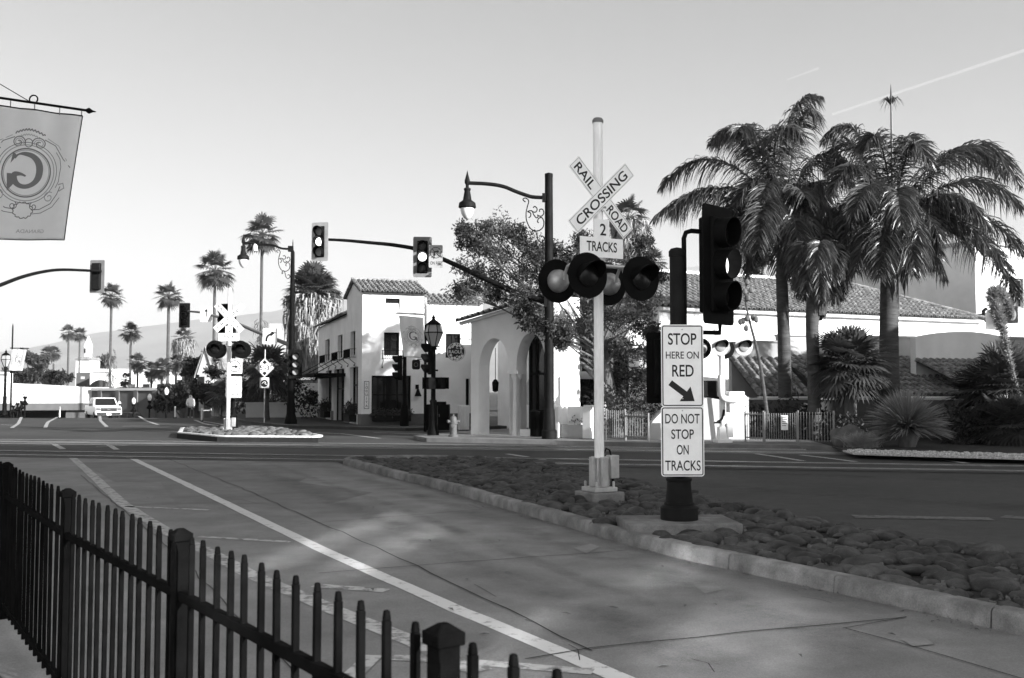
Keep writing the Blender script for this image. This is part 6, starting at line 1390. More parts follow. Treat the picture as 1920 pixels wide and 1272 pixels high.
# bushy fan palm cluster by the white fence
def bush_palm(label, px, py_c, Y, rad, n, seed, m_="fan_leaf", pet=.55, e1=-50, trunk=True, rf=.55):
    g = np.random.default_rng(seed); c = at(px, py_c, Y); t = thing("bushy_palm", label, "palm", (c.x, Y, .1)); (V, Fc), st = fan_crown(g, n, rad * pet, rad * rf, e0=88, e1=e1, k=19, wid=.030, droop=.25)
    V = V + np.array([0, 0, c.z - .1]); cr = build_np("crown", V, Fc, m_, t, smooth=False); st.v = [(a, b, z + c.z - .1) for a, b, z in st.v]; st.build("leaf_stem", m_, cr)
    if trunk: m = MB(); m.tube([(0, 0, 0), (.03, 0, (c.z - .1) * .5), (0, 0, c.z - .1)], [.2, .18, .14], 10); m.build("trunk", "bark", t)
    return t
bush_palm("big bushy fan palm between the middle and right feather palm trunks", 1592, 684, 30.6, 1.28, 84, 81)
bush_palm("dark bushy fan palm at the right edge below the agave stalk", 1880, 735, 28.8, 1.35, 80, 82)
bush_palm("low dark fan palm at the right edge near the gravel", 1895, 800, 27.6, 1.0, 60, 83)
bush_palm("dark fan palm clump left of the spiky yucca's top", 1832, 745, 30.0, 1.0, 60, 84)
# spiky yucca
q = at(1702, 845, 26.6); t = thing("spiky_yucca", "big round spiky yucca rosette at the edge of the gravel", "plant", (q.x, 26.6, .13)); g = np.random.default_rng(3); n = 900
az = g.uniform(0, 6.283, n); el = np.arcsin(g.uniform(-.25, 1, n)); d = np.stack([np.cos(az) * np.cos(el), np.sin(az) * np.cos(el), np.sin(el)], 1); L = g.uniform(.85, 1.18, n) * (1.0 - .15 * np.sin(el)); c0 = np.array([0, 0, .55]) + d * .1
P = np.stack([c0, c0 + d * (L * .4)[:, None], c0 + d * (L * .75)[:, None], c0 + d * L[:, None]], 1); P[:, 3, 2] -= .05 * L * np.cos(el); P[:, :, 2] = np.maximum(P[:, :, 2], .03)
N = nrm(np.cross(d, nrm(g.normal(size=(n, 3)) * .5 + np.array([0, 0, 1]))))[:, None].repeat(4, 1); V, Fc = ribbon_np(P, np.array([[.020, .024, .016, .001]]).repeat(n, 0), N); build_np("leaves", V, Fc, "yucca", t, smooth=False)
m = MB(); m.lathe([(.2, 0), (.3, .3), (.25, .6), (.1, .8)], 12); m.build("stem", "bark", t)
# ornamental grass and boulder
q = at(1618, 848, 26.4); t = thing("grass_tuft", "pale tuft of ornamental grass between the boulder and the yucca", "grass", (q.x, 26.4, .13)); n = 1300; az = g.uniform(0, 6.283, n); sp = g.uniform(.1, 1, n); b = np.stack([g.normal(0, .16, n), g.normal(0, .1, n), np.zeros(n)], 1); d = np.stack([np.cos(az) * sp, np.sin(az) * sp, 1.1 - .5 * sp], 1); L = g.uniform(.3, .62, n)[:, None]
P = np.stack([b, b + d * L * .6, b + d * L * np.array([1.15, 1.15, .75])], 1); N = nrm(np.cross(d, g.normal(size=(n, 3))))[:, None].repeat(3, 1); V, Fc = ribbon_np(P, np.array([[.006, .005, .001]]).repeat(n, 0), N); build_np("blades", V, Fc, "straw", t, smooth=False)
def boulder(label, px, py, Y, sx, sy, sz, seed):
    import bmesh
    bm = bmesh.new(); bmesh.ops.create_icosphere(bm, subdivisions=4, radius=1); V = np.array([v.co[:] for v in bm.verts]); Fc = [[v.index for v in f.verts] for f in bm.faces]; bm.free()
    V = np.array([p * (1 + .22 * noise.noise(Vector(p) * 1.3 + Vector((seed, 0, 0))) + .07 * noise.noise(Vector(p) * 4)) for p in V]) * np.array([sx, sy, sz]); q = at(px, py, Y); return tag(build_np("boulder", V + np.array([q.x, Y, .12 + sz * .6]), np.array(Fc), "rock", angle=180), label, "rock")
boulder("rounded boulder at the end of the white fence, behind the pale grass", 1592, 835, 27.3, .50, .4, .36, 3)
# agave flower stalk leaning in from the right
P = [at(px, py, 27.8) for px, py in ((1912, 745), (1900, 700), (1890, 660), (1880, 620), (1870, 585), (1862, 556), (1868, 548), (1878, 552), (1890, 575), (1896, 596))]
t = thing("agave_stalk", "thick fuzzy agave flower stalk with a drooping tip at the right edge", "plant", (P[0].x, 27.8, .1)); S = smooth_pts(P, 8); m = MB(); m.tube([(P[0].x, 27.8, .1)] + S, [.05] + [.05 - .035 * i / len(S) for i in range(len(S))], 8); m.build("stem", "bark", t, world=True)
n = 5200; idx = g.integers(0, len(S), n); base = np.array([S[i][:] for i in idx]); fr = idx / len(S); a = nrm(g.normal(size=(n, 3))); rad = np.interp(fr, [0, .25, .45, .7, .9, 1], [.10, .16, .26, .22, .18, .08]) * g.uniform(.6, 1.1, n); dens = np.interp(fr, [0, .2, .4, 1], [.18, .4, 1, 1]); keep = g.random(n) < dens
P2 = np.stack([base + a * .03, base + a * (rad * .6)[:, None], base + a * rad[:, None] + np.array([0, 0, .02])], 1)[keep]; N = nrm(np.cross(a, g.normal(size=(n, 3))))[keep][:, None].repeat(3, 1); V, Fc = ribbon_np(P2, np.array([[.006, .014, .004]]).repeat(keep.sum(), 0), N); build_np("flowers", V, Fc, "straw", t, world=True, smooth=False)
q = at(1440, 790, 29.8); t = thing("agave_stalk", "thin bare flower stalk with seed pods in front of the left feather palm trunk", "plant", (q.x, 29.8, .1)); P = smooth_pts([at(1440, 790, 29.8), at(1428, 700, 29.8), at(1418, 650, 29.8), at(1405, 600, 29.8), at(1398, 560, 29.8), at(1402, 520, 29.8)], 5); m = MB(); m.tube(P, [.06 - .045 * i / len(P) for i in range(len(P))], 8); m.build("stem", "palm_trunk", t, world=True)
for px, py in ((1392, 602), (1400, 598), (1412, 596), (1398, 616), (1388, 604), (1416, 600), (1402, 560), (1395, 548), (1408, 545), (1400, 530)):
    p = at(px, py, 29.8) + Vector((rnd.uniform(-.03, .03), rnd.uniform(-.12, .12), 0)); m = MB(); m.lathe([(.01, -.1), (.07, -.05), (.08, .02), (.05, .08), (.01, .1)], 8, p); m.tube([p, at(1400, py + 6, 29.8)], .012, 4); m.build("seed_pod", "bark", t, world=True)

for i, (lab, px, py, Y, cl, n_, s, mm) in enumerate([
    ("dark dense shrubs behind the dark railed fence panel", 1480, 830, 31.6, [(0, 0, .6, .8), (-1.0, .3, .5, .7), (.9, .2, .5, .6)], 1500, .2, "leaf_dark"),
    ("dark shrub right of the spiky yucca", 1800, 845, 28.2, [(0, 0, .5, .7), (.9, .2, .5, .75), (1.8, .2, .5, .8), (2.4, 0, .3, .6)], 1800, .2, "leaf_dark"),
    ("dark shrub beneath the bushy fan palm by the boulder", 1560, 830, 30.0, [(0, 0, .4, .5), (.6, .1, .35, .5)], 700, .16, "leaf_dark"),
    ("dark hedge behind the white picket fence at the tree's foot", 1200, 800, 33.6, [(0, 0, .9, 1.0), (-1.0, 0, 1.0, .9), (.9, .3, .8, .9), (0.2, 0, 1.7, .8)], 2600, .16, "leaf_dark"),
    ("loose bush with slim dark stems in front of the low annexe", 1365, 800, 32.4, [(0, 0, .8, .5), (.5, 0, .6, .5)], 500, .18, "leaf_dark")]):
    q = at(px, py, Y); shrub(lab, (q.x, Y, .1), cl, n_, s, mm, seed=90 + i)
# ---------------- broadleaf trees
def broad_tree(label, px, Y, z0, trunk, clusters, n_per, leaf, m_="leaf", seed=1, rt=.2, dens=1.0, name="street_tree", asp=.34, dy=2.0, group=None):
    """trunk: picture points up the stem; clusters: (px, py, radius px) giving the crown's true outline at distance Y, spread in depth"""
    g = np.random.default_rng(seed); r = random.Random(seed); b = at(px, 800, Y); t = thing(name, label, "tree", (b.x, Y, z0), 0, group); T = [Vector((b.x, Y, z0))] + [at(a, c, Y) for a, c in trunk]
    m = MB(); S = smooth_pts(T, 5); m.tube(S, [rt * (1.25 - .75 * i / (len(S) - 1)) for i in range(len(S))], 12)
    C, Rr = [], []; tip = T[-1]
    for (cx, cy_, rp) in clusters:
        y = Y - .35 * dy + r.uniform(-dy, dy); c = at(cx, cy_, y); rad = rp * y / F; C.append(c[:]); Rr.append((rad, rad * 1.1, rad * .72))
        st_ = S[max(0, int(len(S) * r.uniform(.45, .98)) - 1)]; mid = st_.lerp(c, .55) + Vector((0, 0, -.12 * (c - st_).length * r.uniform(-.3, 1)))
        br = bez(st_, mid + Vector((0, 0, .2)), c, 7); m.tube(br, [max(.010, rt * .26 * (1 - .85 * i / 7)) for i in range(8)], 6)
        for k in range(5):
            e = c + Vector((r.uniform(-1, 1), r.uniform(-1, 1), r.uniform(-.8, .8))) * rad * .9; m.tube([br[5], br[5].lerp(e, .6) + Vector((0, 0, .05)), e], [rt * .09, rt * .06, .006], 4)
    m.build("trunk", "bark", t, world=True); C, Rr = np.array(C), np.array(Rr)
    # leaves gathered in tufts at twig ends
    tuf = []; tr = []
    for c, q in zip(C, Rr):
        k = max(6, int(17 * dens)); d = nrm(g.normal(size=(k, 3))) * (g.random((k, 1)) ** .4); tuf.append(c + d * q); tr.append(np.ones((k, 3)) * (.16 + .22 * q.mean()) * g.uniform(.6, 1.3, (k, 1)))
    tuf = np.concatenate(tuf); tr = np.concatenate(tr); V, Fc = leaf_arrays(tuf, tr, n_per * len(C), leaf, asp, seed=seed); build_np("foliage", V, Fc, m_, t, world=True, smooth=False)
    return t
cl = [(905, 432, 34), (940, 425, 36), (975, 440, 34), (880, 455, 26), (1000, 470, 34), (960, 470, 40), (915, 475, 38), (880, 500, 34), (862, 545, 26), (905, 520, 38), (950, 515, 42), (1000, 510, 40), (1040, 490, 36), (1075, 480, 32), (880, 545, 24), (925, 555, 30), (975, 555, 36), (1020, 545, 36),
      (1060, 530, 36), (1100, 500, 34), (1135, 490, 32), (1170, 500, 34), (1205, 490, 30), (1225, 520, 26), (1000, 590, 24), (1040, 580, 32), (1085, 570, 34), (1130, 545, 38), (1180, 550, 38), (1215, 565, 28), (1060, 615, 24), (1100, 610, 26), (1150, 600, 36), (1195, 610, 34), (1225, 625, 22),
      (1135, 650, 26), (1175, 655, 32), (1210, 665, 24), (1165, 700, 24), (1200, 705, 22), (1055, 640, 16), (1205, 455, 20), (870, 430, 16), (1090, 450, 22), (1000, 605, 24), (1035, 615, 28), (1070, 595, 30), (985, 580, 26), (1045, 640, 20), (1015, 560, 32), (1050, 500, 34), (1030, 470, 30), (1085, 530, 34), (1110, 570, 30)]
tr_ = broad_tree("airy broadleaf street tree with a leaning trunk behind the near crossing mast", 1158, 33.9, .13, [(1150, 770), (1140, 710), (1128, 650), (1110, 600), (1085, 560)], [(a_, b_, r_ * .86) for a_, b_, r_ in cl], 850, .135, "leaf_light", 21, .20)
m = MB(); Pb = [at(x, y, 33.7) for x, y in ((1138, 735), (1110, 700), (1080, 670), (1064, 655), (1062, 630), (1040, 600))]; m.tube(smooth_pts(Pb, 5), [.13 - .08 * i / 25 for i in range(26)], 9); Pb = [at(x, y, 33.9) for x, y in ((1134, 700), (1105, 660), (1085, 640), (1060, 622), (1020, 600), (980, 575))]; m.tube(smooth_pts(Pb, 5), [.11 - .08 * i / 25 for i in range(26)], 9); m.build("limb", "bark", tr_, world=True)
def blob(cx, cy_, w_, h, n, r0, seed): 
    r = random.Random(seed); return [(cx + r.uniform(-w_, w_), cy_ + r.uniform(-h, h), r0 * r.uniform(.7, 1.2)) for _ in range(n)]
for i, (lab, px, Y, tr2, cc, n_, lf, mm, rt) in enumerate([
    ("dark dense tree right of the pale-trunked palm, behind the pedestrian", 372, 88, [(372, 720)], blob(372, 700, 30, 30, 14, 16, 1) + blob(360, 740, 30, 16, 8, 14, 2), 420, .38, "leaf", .25),
    ("dark tree mass above the far crossing mast's lamps", 405, 80, [(405, 740)], blob(412, 725, 28, 30, 12, 14, 3), 360, .34, "leaf_dark", .2),
    ("rounded dark tree behind the height limit sign", 480, 74, [(480, 740)], blob(470, 720, 34, 34, 16, 16, 4), 380, .32, "leaf_dark", .2),
    ("dark trees between the left street light and the skirted palm", 535, 70, [(535, 740)], blob(545, 705, 30, 34, 12, 15, 5), 380, .3, "leaf_dark", .2),
    ("pale feathery tree at the far left behind the bridge", 62, 150, [(62, 700)], blob(62, 690, 28, 24, 14, 13, 6), 420, .5, "leaf_light", .25),
    ("dark low trees behind the white bridge parapet", 112, 140, [(112, 720)], blob(112, 712, 24, 10, 10, 11, 7), 420, .5, "leaf_dark", .2),
    ("dark trees at the far left edge behind the bridge", 35, 140, [(35, 715)], blob(36, 708, 22, 10, 9, 11, 8), 400, .5, "leaf_dark", .2),
    ("small pale tree right of the station tower", 194, 190, [(194, 700)], blob(194, 682, 14, 10, 7, 9, 9), 300, .6, "leaf_light", .2),
    ("dark tree behind the house roof between the feather palm trunks", 1560, 62, [(1560, 540)], blob(1545, 500, 40, 34, 14, 20, 10), 420, .3, "leaf", .25),
    ("dark tree behind the house roof left of the feather palms", 1425, 64, [(1425, 540)], blob(1425, 480, 14, 40, 10, 14, 11) + blob(1500, 505, 24, 18, 6, 14, 14), 420, .3, "leaf_dark", .2),
    ("dark leafy trees along the right side of the underpass", 345, 84, [(345, 770)], blob(340, 745, 44, 16, 12, 12, 12), 360, .34, "leaf_dark", .15)]):
    zb = float(gz(at(px, 760, Y).x, Y)); broad_tree(lab, px, Y, min(zb, 0), tr2, cc, n_, lf, mm, 200 + i, rt, .8, "background_tree", .45, 2.5)
for i, (lab, px, py, Y, cl2, n_, s) in enumerate([
    ("low hedge with planters on the plaza behind the pedestrian", 440, 790, 66, [(x, 0, .7, .75) for x in (-1.0, -.2, .8, 1.6, 2.4)], 1500, .22),
    ("dark clipped hedge along the plaza behind the height limit post", 520, 790, 64, [(x, 0, .8, .8) for x in (-1.6, -.6, .4, 1.4)], 1400, .2)]):
    q = at(px, py, Y); shrub(lab, (q.x, Y, .1), cl2, n_, s, "leaf_dark", seed=300 + i, stem=False)
for lab, px0, px1, Y in (("low plaza wall left of the height limit post's palm", 398, 440, 60), ("low plaza wall right of the height limit post's palm", 462, 540, 57)):
    a, b = at(px0, 790, Y), at(px1, 790, Y); t = thing("plaza_wall", lab, "wall", ((a.x + b.x) / 2, Y, .13)); m = MB(); m.box((0, 0, .4), (b.x - a.x, .4, .8)); m.build("body", "stucco_grey", t, bevel=.02); m = MB(); m.box((0, 0, .83), (b.x - a.x + .1, .5, .07)); m.build("coping", "stucco_grey", t)
q = at(583, 768, 64); t = thing("side_building", "pale building with a tall pillar behind the height limit post", "building", (at(560, 700, 70).x, 70, 0)); m = MB(); m.box((0, 2, 3.2), (4.2, 4, 6.4)); m.build("wall", "stucco_grey", t); m = MB(); m.box((1.75, -.2, 3.2), (.55, .5, 6.4)); m.build("pillar", "stucco_white", t); m = MB(); m.box((.2, -.03, 1.4), (1.1, .08, 2.4)); m.build("door", "glass_dark", t)
# ================================================================ FAR BUILDINGS, BRIDGE
def local(px, Y): return at(px, 735, Y).x
OV = R(28)
a = at(172, 740, 101.0); t = thing("railway_bridge", "pale concrete freeway bridge over the underpass at left, half in sun", "bridge", (a.x, 101.0, 0), R(14))
Lb = 62; n = 24; P = [(-Lb * i / n, 2.05 + .55 * math.sin(math.pi * min(1, i / n * 2.2))) for i in range(n + 1)]; Pb = [(-Lb * i / n, .42 - 0.0 * i) for i in range(n + 1)]
m = MB(); m.prism(P + Pb[::-1], 0, .5); m.build("parapet", "overpass_concrete", t, smooth=False)
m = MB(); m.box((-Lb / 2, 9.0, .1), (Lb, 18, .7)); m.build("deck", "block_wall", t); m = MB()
for x in (-22, -12): m.box((x, 6, -2.4), (.9, 3.5, 4.6))
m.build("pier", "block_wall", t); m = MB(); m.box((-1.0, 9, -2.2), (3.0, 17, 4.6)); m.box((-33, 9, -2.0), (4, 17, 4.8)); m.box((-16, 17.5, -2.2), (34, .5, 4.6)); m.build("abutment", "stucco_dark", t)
a = at(171, 740, 100.6); b = at(420, 740, 92); wA, wz, wL = frame((a.x, a.y), (b.x, b.y)); t = thing("retaining_wall", "grey panelled retaining wall behind the pickup and globe lamps", "wall", (wA.x, wA.y, 0), wz)
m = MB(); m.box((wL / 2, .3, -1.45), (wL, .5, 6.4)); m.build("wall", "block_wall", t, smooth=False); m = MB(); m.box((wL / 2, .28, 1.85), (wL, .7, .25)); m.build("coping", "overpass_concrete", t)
m = MB()
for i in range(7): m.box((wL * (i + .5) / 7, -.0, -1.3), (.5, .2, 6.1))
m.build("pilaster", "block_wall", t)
def blk(name, label, cat, px0, px1, py0, Y, m_, dep=8, zb=0, extra=None, rz=0.0):
    x0, x1, zt_ = local(px0, Y), local(px1, Y), Zat(py0, Y); t = thing(name, label, cat, ((x0 + x1) / 2, Y, zb), rz); m = MB(); m.box((0, dep / 2, (zt_ - zb) / 2), (x1 - x0, dep, zt_ - zb)); m.build("wall", m_, t, smooth=False)
    if extra: extra(t, x1 - x0, zt_ - zb)
    return t
def tower(t, w_, h):
    k = 170 / F; m = MB(); m.box((0, 2, h + .25), (w_ + .4, 4.6, .5), top=(.8, .8)); m.build("roof", "tile", t)
    m = MB(); m.lathe([(.62, h + .4), (.62, h + 2.2), (.75, h + 2.25), (.7, h + 2.4), (.55, h + 3.0), (.05, h + 4.2)], 4, (.2, 1.5, 0), rotz(R(35))); m.build("turret", "stucco_white", t)
    m = MB(); m.box((-.15, .9, h + 1.6), (.3, .1, .8)); m.build("turret_opening", "glass_dark", t)
blk("station_tower", "white station tower with a tile skirt and pointed turret at far left", "building", 141, 168, 675, 172, "stucco_white", 4, extra=tower)
blk("dark_gable_wall", "dark building wall in front of the white station tower", "building", 142, 170, 699, 140, "stucco_dark", 10)
def archh(t, w_, h):
    m = MB(); n = 16; r_ = 2.05; m.prism([(r_ * math.cos(math.pi * i / n), .2 + 2.6 * math.sin(math.pi * i / n) + .4) for i in range(n + 1)][::-1] , -.06, .0); m.build("arched_opening", "glass_dark", t)
    m = MB(); m.box((0, -.1, h - .25), (w_ + .3, .3, .4)); m.build("cornice", "stucco_white", t)
    m = MB()
    for x in (-2.4, 0, 2.2): m.box((x, -.04, h - 1.2), (.5, .08, .35))
    m.build("frieze_panel", "stucco_grey", t)
blk("arched_house", "white house with one big dark arch right of the dark wall, beyond the bridge", "building", 168, 208, 692, 134, "stucco_white", 8, extra=archh)
def flat(t, w_, h):
    m = MB(); m.box((0, -.1, h), (w_ + .3, .4, .3)); m.build("cornice", "stucco_grey", t)
    m = MB()
    for i in range(5): m.box((-w_ * .4 + w_ * .2 * i, -.03, h * .45), (1.0, .08, 1.2))
    m.build("window", "glass_dark", t)
blk("long_white_building", "long low white building behind the short bushy palms", "building", 206, 342, 694, 140, "stucco_white", 8, extra=flat)
def gable(t, w_, h):
    m = MB(); m.prism([(-w_ / 2 - .2, h), (0, h + 2.2), (w_ / 2 + .2, h)][::-1], 0, 7); m.build("gable", "stucco_grey", t); m = MB(); m.quad((w_ / 2 + .4, -.2, h - .2), (w_ / 2 + .4, 7, h - .2), (0, 7, h + 2.4), (0, -.2, h + 2.4)); m.quad((-w_ / 2 - .4, 7, h - .2), (-w_ / 2 - .4, -.2, h - .2), (0, -.2, h + 2.4), (0, 7, h + 2.4)); m.build("roof", "tile", t)
    m = MB(); m.box((-.3, -.03, h * .7), (.6, .08, 1.5)); m.box((w_ * .3, -.03, h * .4), (.5, .08, 2.2)); m.build("window", "glass_dark", t)
blk("gabled_house", "small gabled house among the dark trees left of the far crossing mast", "building", 373, 393, 703, 84, "stucco_grey", 6, extra=gable)
blk("corner_shop", "pale building at the far left edge behind the lantern post", "building", -40, 14, 700, 120, "stucco_white", 1.2, extra=flat)
# cars parked on the upper road behind the retaining wall
def far_car(label, px, Y, z0, m_="car_dark", rz=R(80), group="cars on the road above the retaining wall"):
    t = thing("parked_car", label, "car", (local(px, Y), Y, z0), rz, group); m = MB(); m.box((0, 0, .55), (1.75, 4.2, .6), top=(.95, .97)); m.box((0, .2, 1.1), (1.6, 2.3, .55), top=(.78, .7)); m.build("body", m_, t, bevel=.12)
    m = MB(); m.box((0, .2, 1.1), (1.63, 1.9, .36), top=(.84, .8)); m.build("window", "glass_dark", t)
    for sx in (-.8, .8):
        for sy in (-1.3, 1.3): m = MB(); m.lathe([(.32, -.1), (.32, .1)], 14, (sx, sy, .32), Matrix.Rotation(R(90), 4, 'Y')); m.build("wheel", "tyre", t)
    return t
far_car("dark parked car above the retaining wall, left of the pale-trunked palm", 238, 112, .75)
far_car("pale parked car above the retaining wall in front of the white arch", 190, 114, .75, "car_white")
far_car("dark parked car above the retaining wall, nearest the short palms", 265, 111, .75)
# ---------------- white pickup coming out of the underpass
def pickup():
    Y = 71.5; x = local(194, Y); z = float(gz(x, Y)); t = thing("pickup_truck", "white pickup truck with dark grille driving up out of the underpass", "pickup truck", (x, Y, z), R(31))
    t.scale = (.93, .93, .93)
    m = MB()                                                   # front faces -y
    m.prism([(-2.6, .45), (-2.6, .95), (-2.45, 1.05), (-1.25, 1.12), (-.55, 1.72), (.95, 1.74), (1.15, 1.16), (2.75, 1.14), (2.78, .5), (2.3, .42), (2.3, .5), (1.4, .5), (1.4, .42), (-1.2, .42), (-1.2, .5), (-2.1, .5), (-2.1, .42)], -.92, .92, Matrix(((0, 1, 0, 0), (1, 0, 0, 0), (0, 0, 1, 0), (0, 0, 0, 1))))
    m.v = [(a * (1 - .16 * max(0, (c - 1.1) / .6)), b, c) for a, b, c in m.v]; m.f = [f[::-1] for f in m.f]; bd = m.build("body", "car_white", t, bevel=.07)
    m = MB(); m.quad((-.76, -1.27, 1.17), (.76, -1.27, 1.17), (.67, -.70, 1.67), (-.67, -.70, 1.67)); m.build("windscreen", "glass_dark", t, smooth=False)
    m = MB()
    for s in (-1, 1): m.quad(*[(s * (a + .012), b, c) for a, b, c in ((.90, -.95, 1.16), (.90, .85, 1.18), (.78, .78, 1.64), (.78, -.52, 1.64))])
    m.build("side_window", "glass_dark", t, smooth=False)
    m = MB(); m.box((0, -2.60, .86), (1.15, .06, .26)); m.box((0, -2.61, .55), (1.5, .06, .16)); m.build("grille", "sign_black", t, bevel=.02); m = MB(); m.box((0, -2.64, .92), (1.1, .03, .05)); m.box((0, -2.645, .88), (.2, .03, .09)); m.build("grille_bar", "chrome", t)
    for s in (-1, 1):
        m = MB(); m.box((s * .74, -2.58, .88), (.30, .08, .20)); m.build("headlight", "chrome", t, bevel=.02); m = MB(); m.box((s * .72, -2.6, .56), (.26, .06, .16)); m.build("fog_lamp", "sign_black", t, bevel=.02)
        m = MB(); m.box((s * 1.06, -1.0, 1.2), (.22, .12, .18)); m.build("mirror", "car_dark", t, bevel=.03)
        for y in (-1.65, 1.85):
            m = MB(); m.lathe([(.30, -.11), (.37, -.09), (.37, .09), (.30, .11)], 20, (s * .82, y, .37), Matrix.Rotation(R(90), 4, 'Y')); w_ = m.build("wheel", "tyre", t); m = MB(); m.lathe([(.22, -.115), (.22, .115)], 14, (s * .82, y, .37), Matrix.Rotation(R(90), 4, 'Y')); m.build("rim", "chrome", w_)
    m = MB(); m.box((0, -2.66, .50), (.34, .03, .13)); m.build("number_plate", "mast_paint", t); m = MB(); m.box((0, -2.4, .42), (1.6, .3, .14)); m.build("bumper", "car_dark", t, bevel=.03)
pickup()
Y = 88; x = local(239, Y); t = thing("dark_car", "dark car with its two headlights on, low in the underpass right of the pickup", "car", (x, Y, float(gz(x, Y)) + .35), R(-20)); m = MB(); m.box((0, 0, .55), (1.7, 4.2, .55), top=(.93, .97)); m.box((0, .3, 1.05), (1.5, 2.2, .55), top=(.75, .7)); m.build("body", "car_dark", t, bevel=.12); m = MB(); m.box((0, -.55, 1.05), (1.3, .6, .36), top=(.85, .3)); m.build("windscreen", "glass_dark", t)
for s in (-1, 1):
    m = MB(); m.box((s * .5, -2.1, .62), (.26, .08, .16)); m.build("headlight", "headlight_lit", t, bevel=.02)
    for y in (-1.3, 1.3): m = MB(); m.lathe([(.32, -.1), (.32, .1)], 14, (s * .75, y, .32), Matrix.Rotation(R(90), 4, 'Y')); m.build("wheel", "tyre", t)
# ---------------- pedestrian
def person():
    Y = 72.0; x = local(357.5, Y); z = float(gz(x, Y)); t = thing("person", "person in a white hooded jacket and dark trousers walking on the road crest", "person", (x, Y, max(z, -.35)), R(25))
    def skin(name, m_, verts, edges, parent):
        me = bpy.data.meshes.new(name); me.from_pydata([v[:3] for v in verts], edges, []); o = bpy.data.objects.new(name, me); col.objects.link(o); o.parent = parent; me.materials.append(M[m_])
        o.modifiers.new("skin", 'SKIN'); sv = me.skin_vertices[0].data if me.skin_vertices else None
        if sv is None:
            bpy.context.view_layer.objects.active = o; sv = me.skin_vertices[0].data
        for s_, v in zip(sv, verts): s_.radius = (v[3], v[3] if len(v) < 5 else v[4])
        sv[0].use_root = True; sb = o.modifiers.new("sub", 'SUBSURF'); sb.levels = sb.render_levels = 2; return o
    # whole body, mid-stride (front = -y)
    bv = [(0, 0, .93, .14, .11), (0, 0, 1.12, .13, .10), (0, 0, 1.32, .16, .11), (0, 0, 1.45, .09, .07), (0, -.01, 1.53, .055), (0, -.02, 1.63, .085, .10), (0, -.01, 1.73, .06, .07),
          (.09, 0, .86, .09), (.10, -.16, .48, .062), (.10, -.12, .09, .045), (.10, -.25, .04, .04), (-.09, 0, .86, .09), (-.10, .10, .48, .062), (-.10, .32, .12, .045), (-.10, .24, .04, .04),
          (.19, 0, 1.40, .055), (.25, .10, 1.13, .043), (.23, .0, .90, .034), (.22, -.04, .80, .03), (-.19, 0, 1.40, .055), (-.25, -.06, 1.13, .043), (-.22, -.2, .92, .034), (-.21, -.25, .84, .03)]
    be = [(0, 1), (1, 2), (2, 3), (3, 4), (4, 5), (5, 6), (0, 7), (7, 8), (8, 9), (9, 10), (0, 11), (11, 12), (12, 13), (13, 14), (2, 15), (15, 16), (16, 17), (17, 18), (2, 19), (19, 20), (20, 21), (21, 22)]
    skin("body", "skin", bv, be, t)
    skin("trousers", "cloth_dark", [(0, 0, .90, .15, .125), (.09, 0, .80, .10), (.10, -.16, .48, .075), (.10, -.12, .14, .065), (-.09, 0, .80, .10), (-.10, .10, .48, .075), (-.10, .31, .17, .065)], [(0, 1), (1, 2), (2, 3), (0, 4), (4, 5), (5, 6)], t)
    skin("hooded_jacket", "cloth_white", [(0, 0, .84, .19, .15), (0, 0, 1.10, .18, .14), (0, 0, 1.34, .19, .135), (0, .01, 1.48, .11, .10), (0, .03, 1.62, .115, .11), (0, .02, 1.74, .08, .08), (.21, 0, 1.39, .075), (.27, .10, 1.12, .06), (.245, 0, .92, .05), (-.21, 0, 1.39, .075), (-.27, -.06, 1.12, .06), (-.235, -.19, .94, .05)], [(0, 1), (1, 2), (2, 3), (3, 4), (4, 5), (2, 6), (6, 7), (7, 8), (2, 9), (9, 10), (10, 11)], t)
person()
# litter on the cobbles, fallen leaves on the concrete
m = MB()
for px, py in ((805, 1014), (936, 1014), (951, 1074), (1062, 1151), (908, 1190), (698, 1106), (845, 1143), (1340, 1134), (1242, 1063), (1363, 1066), (1490, 1108), (1672, 1190), (875, 1087), (700, 952), (1120, 975), (412, 952), (1500, 1230), (1285, 1137), (990, 1165), (640, 1106), (1400, 1077), (277, 934), (1240, 1250), (1150, 1140)):
    q = G(px, py, .015); a = rnd.uniform(0, 3.1); s = rnd.uniform(.022, .05); c, n_ = math.cos(a) * s, math.sin(a) * s; m.add([(q.x - c, q.y - n_, .016), (q.x + n_ * .35, q.y - c * .35, .026), (q.x + c, q.y + n_, .02), (q.x - n_ * .35, q.y + c * .35, .026)], [(0, 1, 2, 3)])
kp = [Vector(p) for p in ML[:9]]
for _ in range(260):
    i = rnd.randrange(len(kp) - 1); f = rnd.random(); p = kp[i].lerp(kp[i + 1], f)
    if noise.noise(Vector((p.x * 1.1, p.y * 1.1, 4))) < -.05: continue
    d_ = (kp[i + 1] - kp[i]).normalized(); o_ = abs(rnd.gauss(.03, .09)); x_, y_ = p.x + d_.y * o_, p.y - d_.x * o_; a = rnd.uniform(0, 3.1); s = rnd.uniform(.008, .024); c, n_ = math.cos(a) * s, math.sin(a) * s
    m.add([(x_ - c, y_ - n_, .014), (x_ + n_ * .4, y_ - c * .4, .024), (x_ + c, y_ + n_, .016), (x_ - n_ * .4, y_ + c * .4, .022)], [(0, 1, 2, 3)])
stuff(m.build("fallen_leaves", "bark", smooth=False))
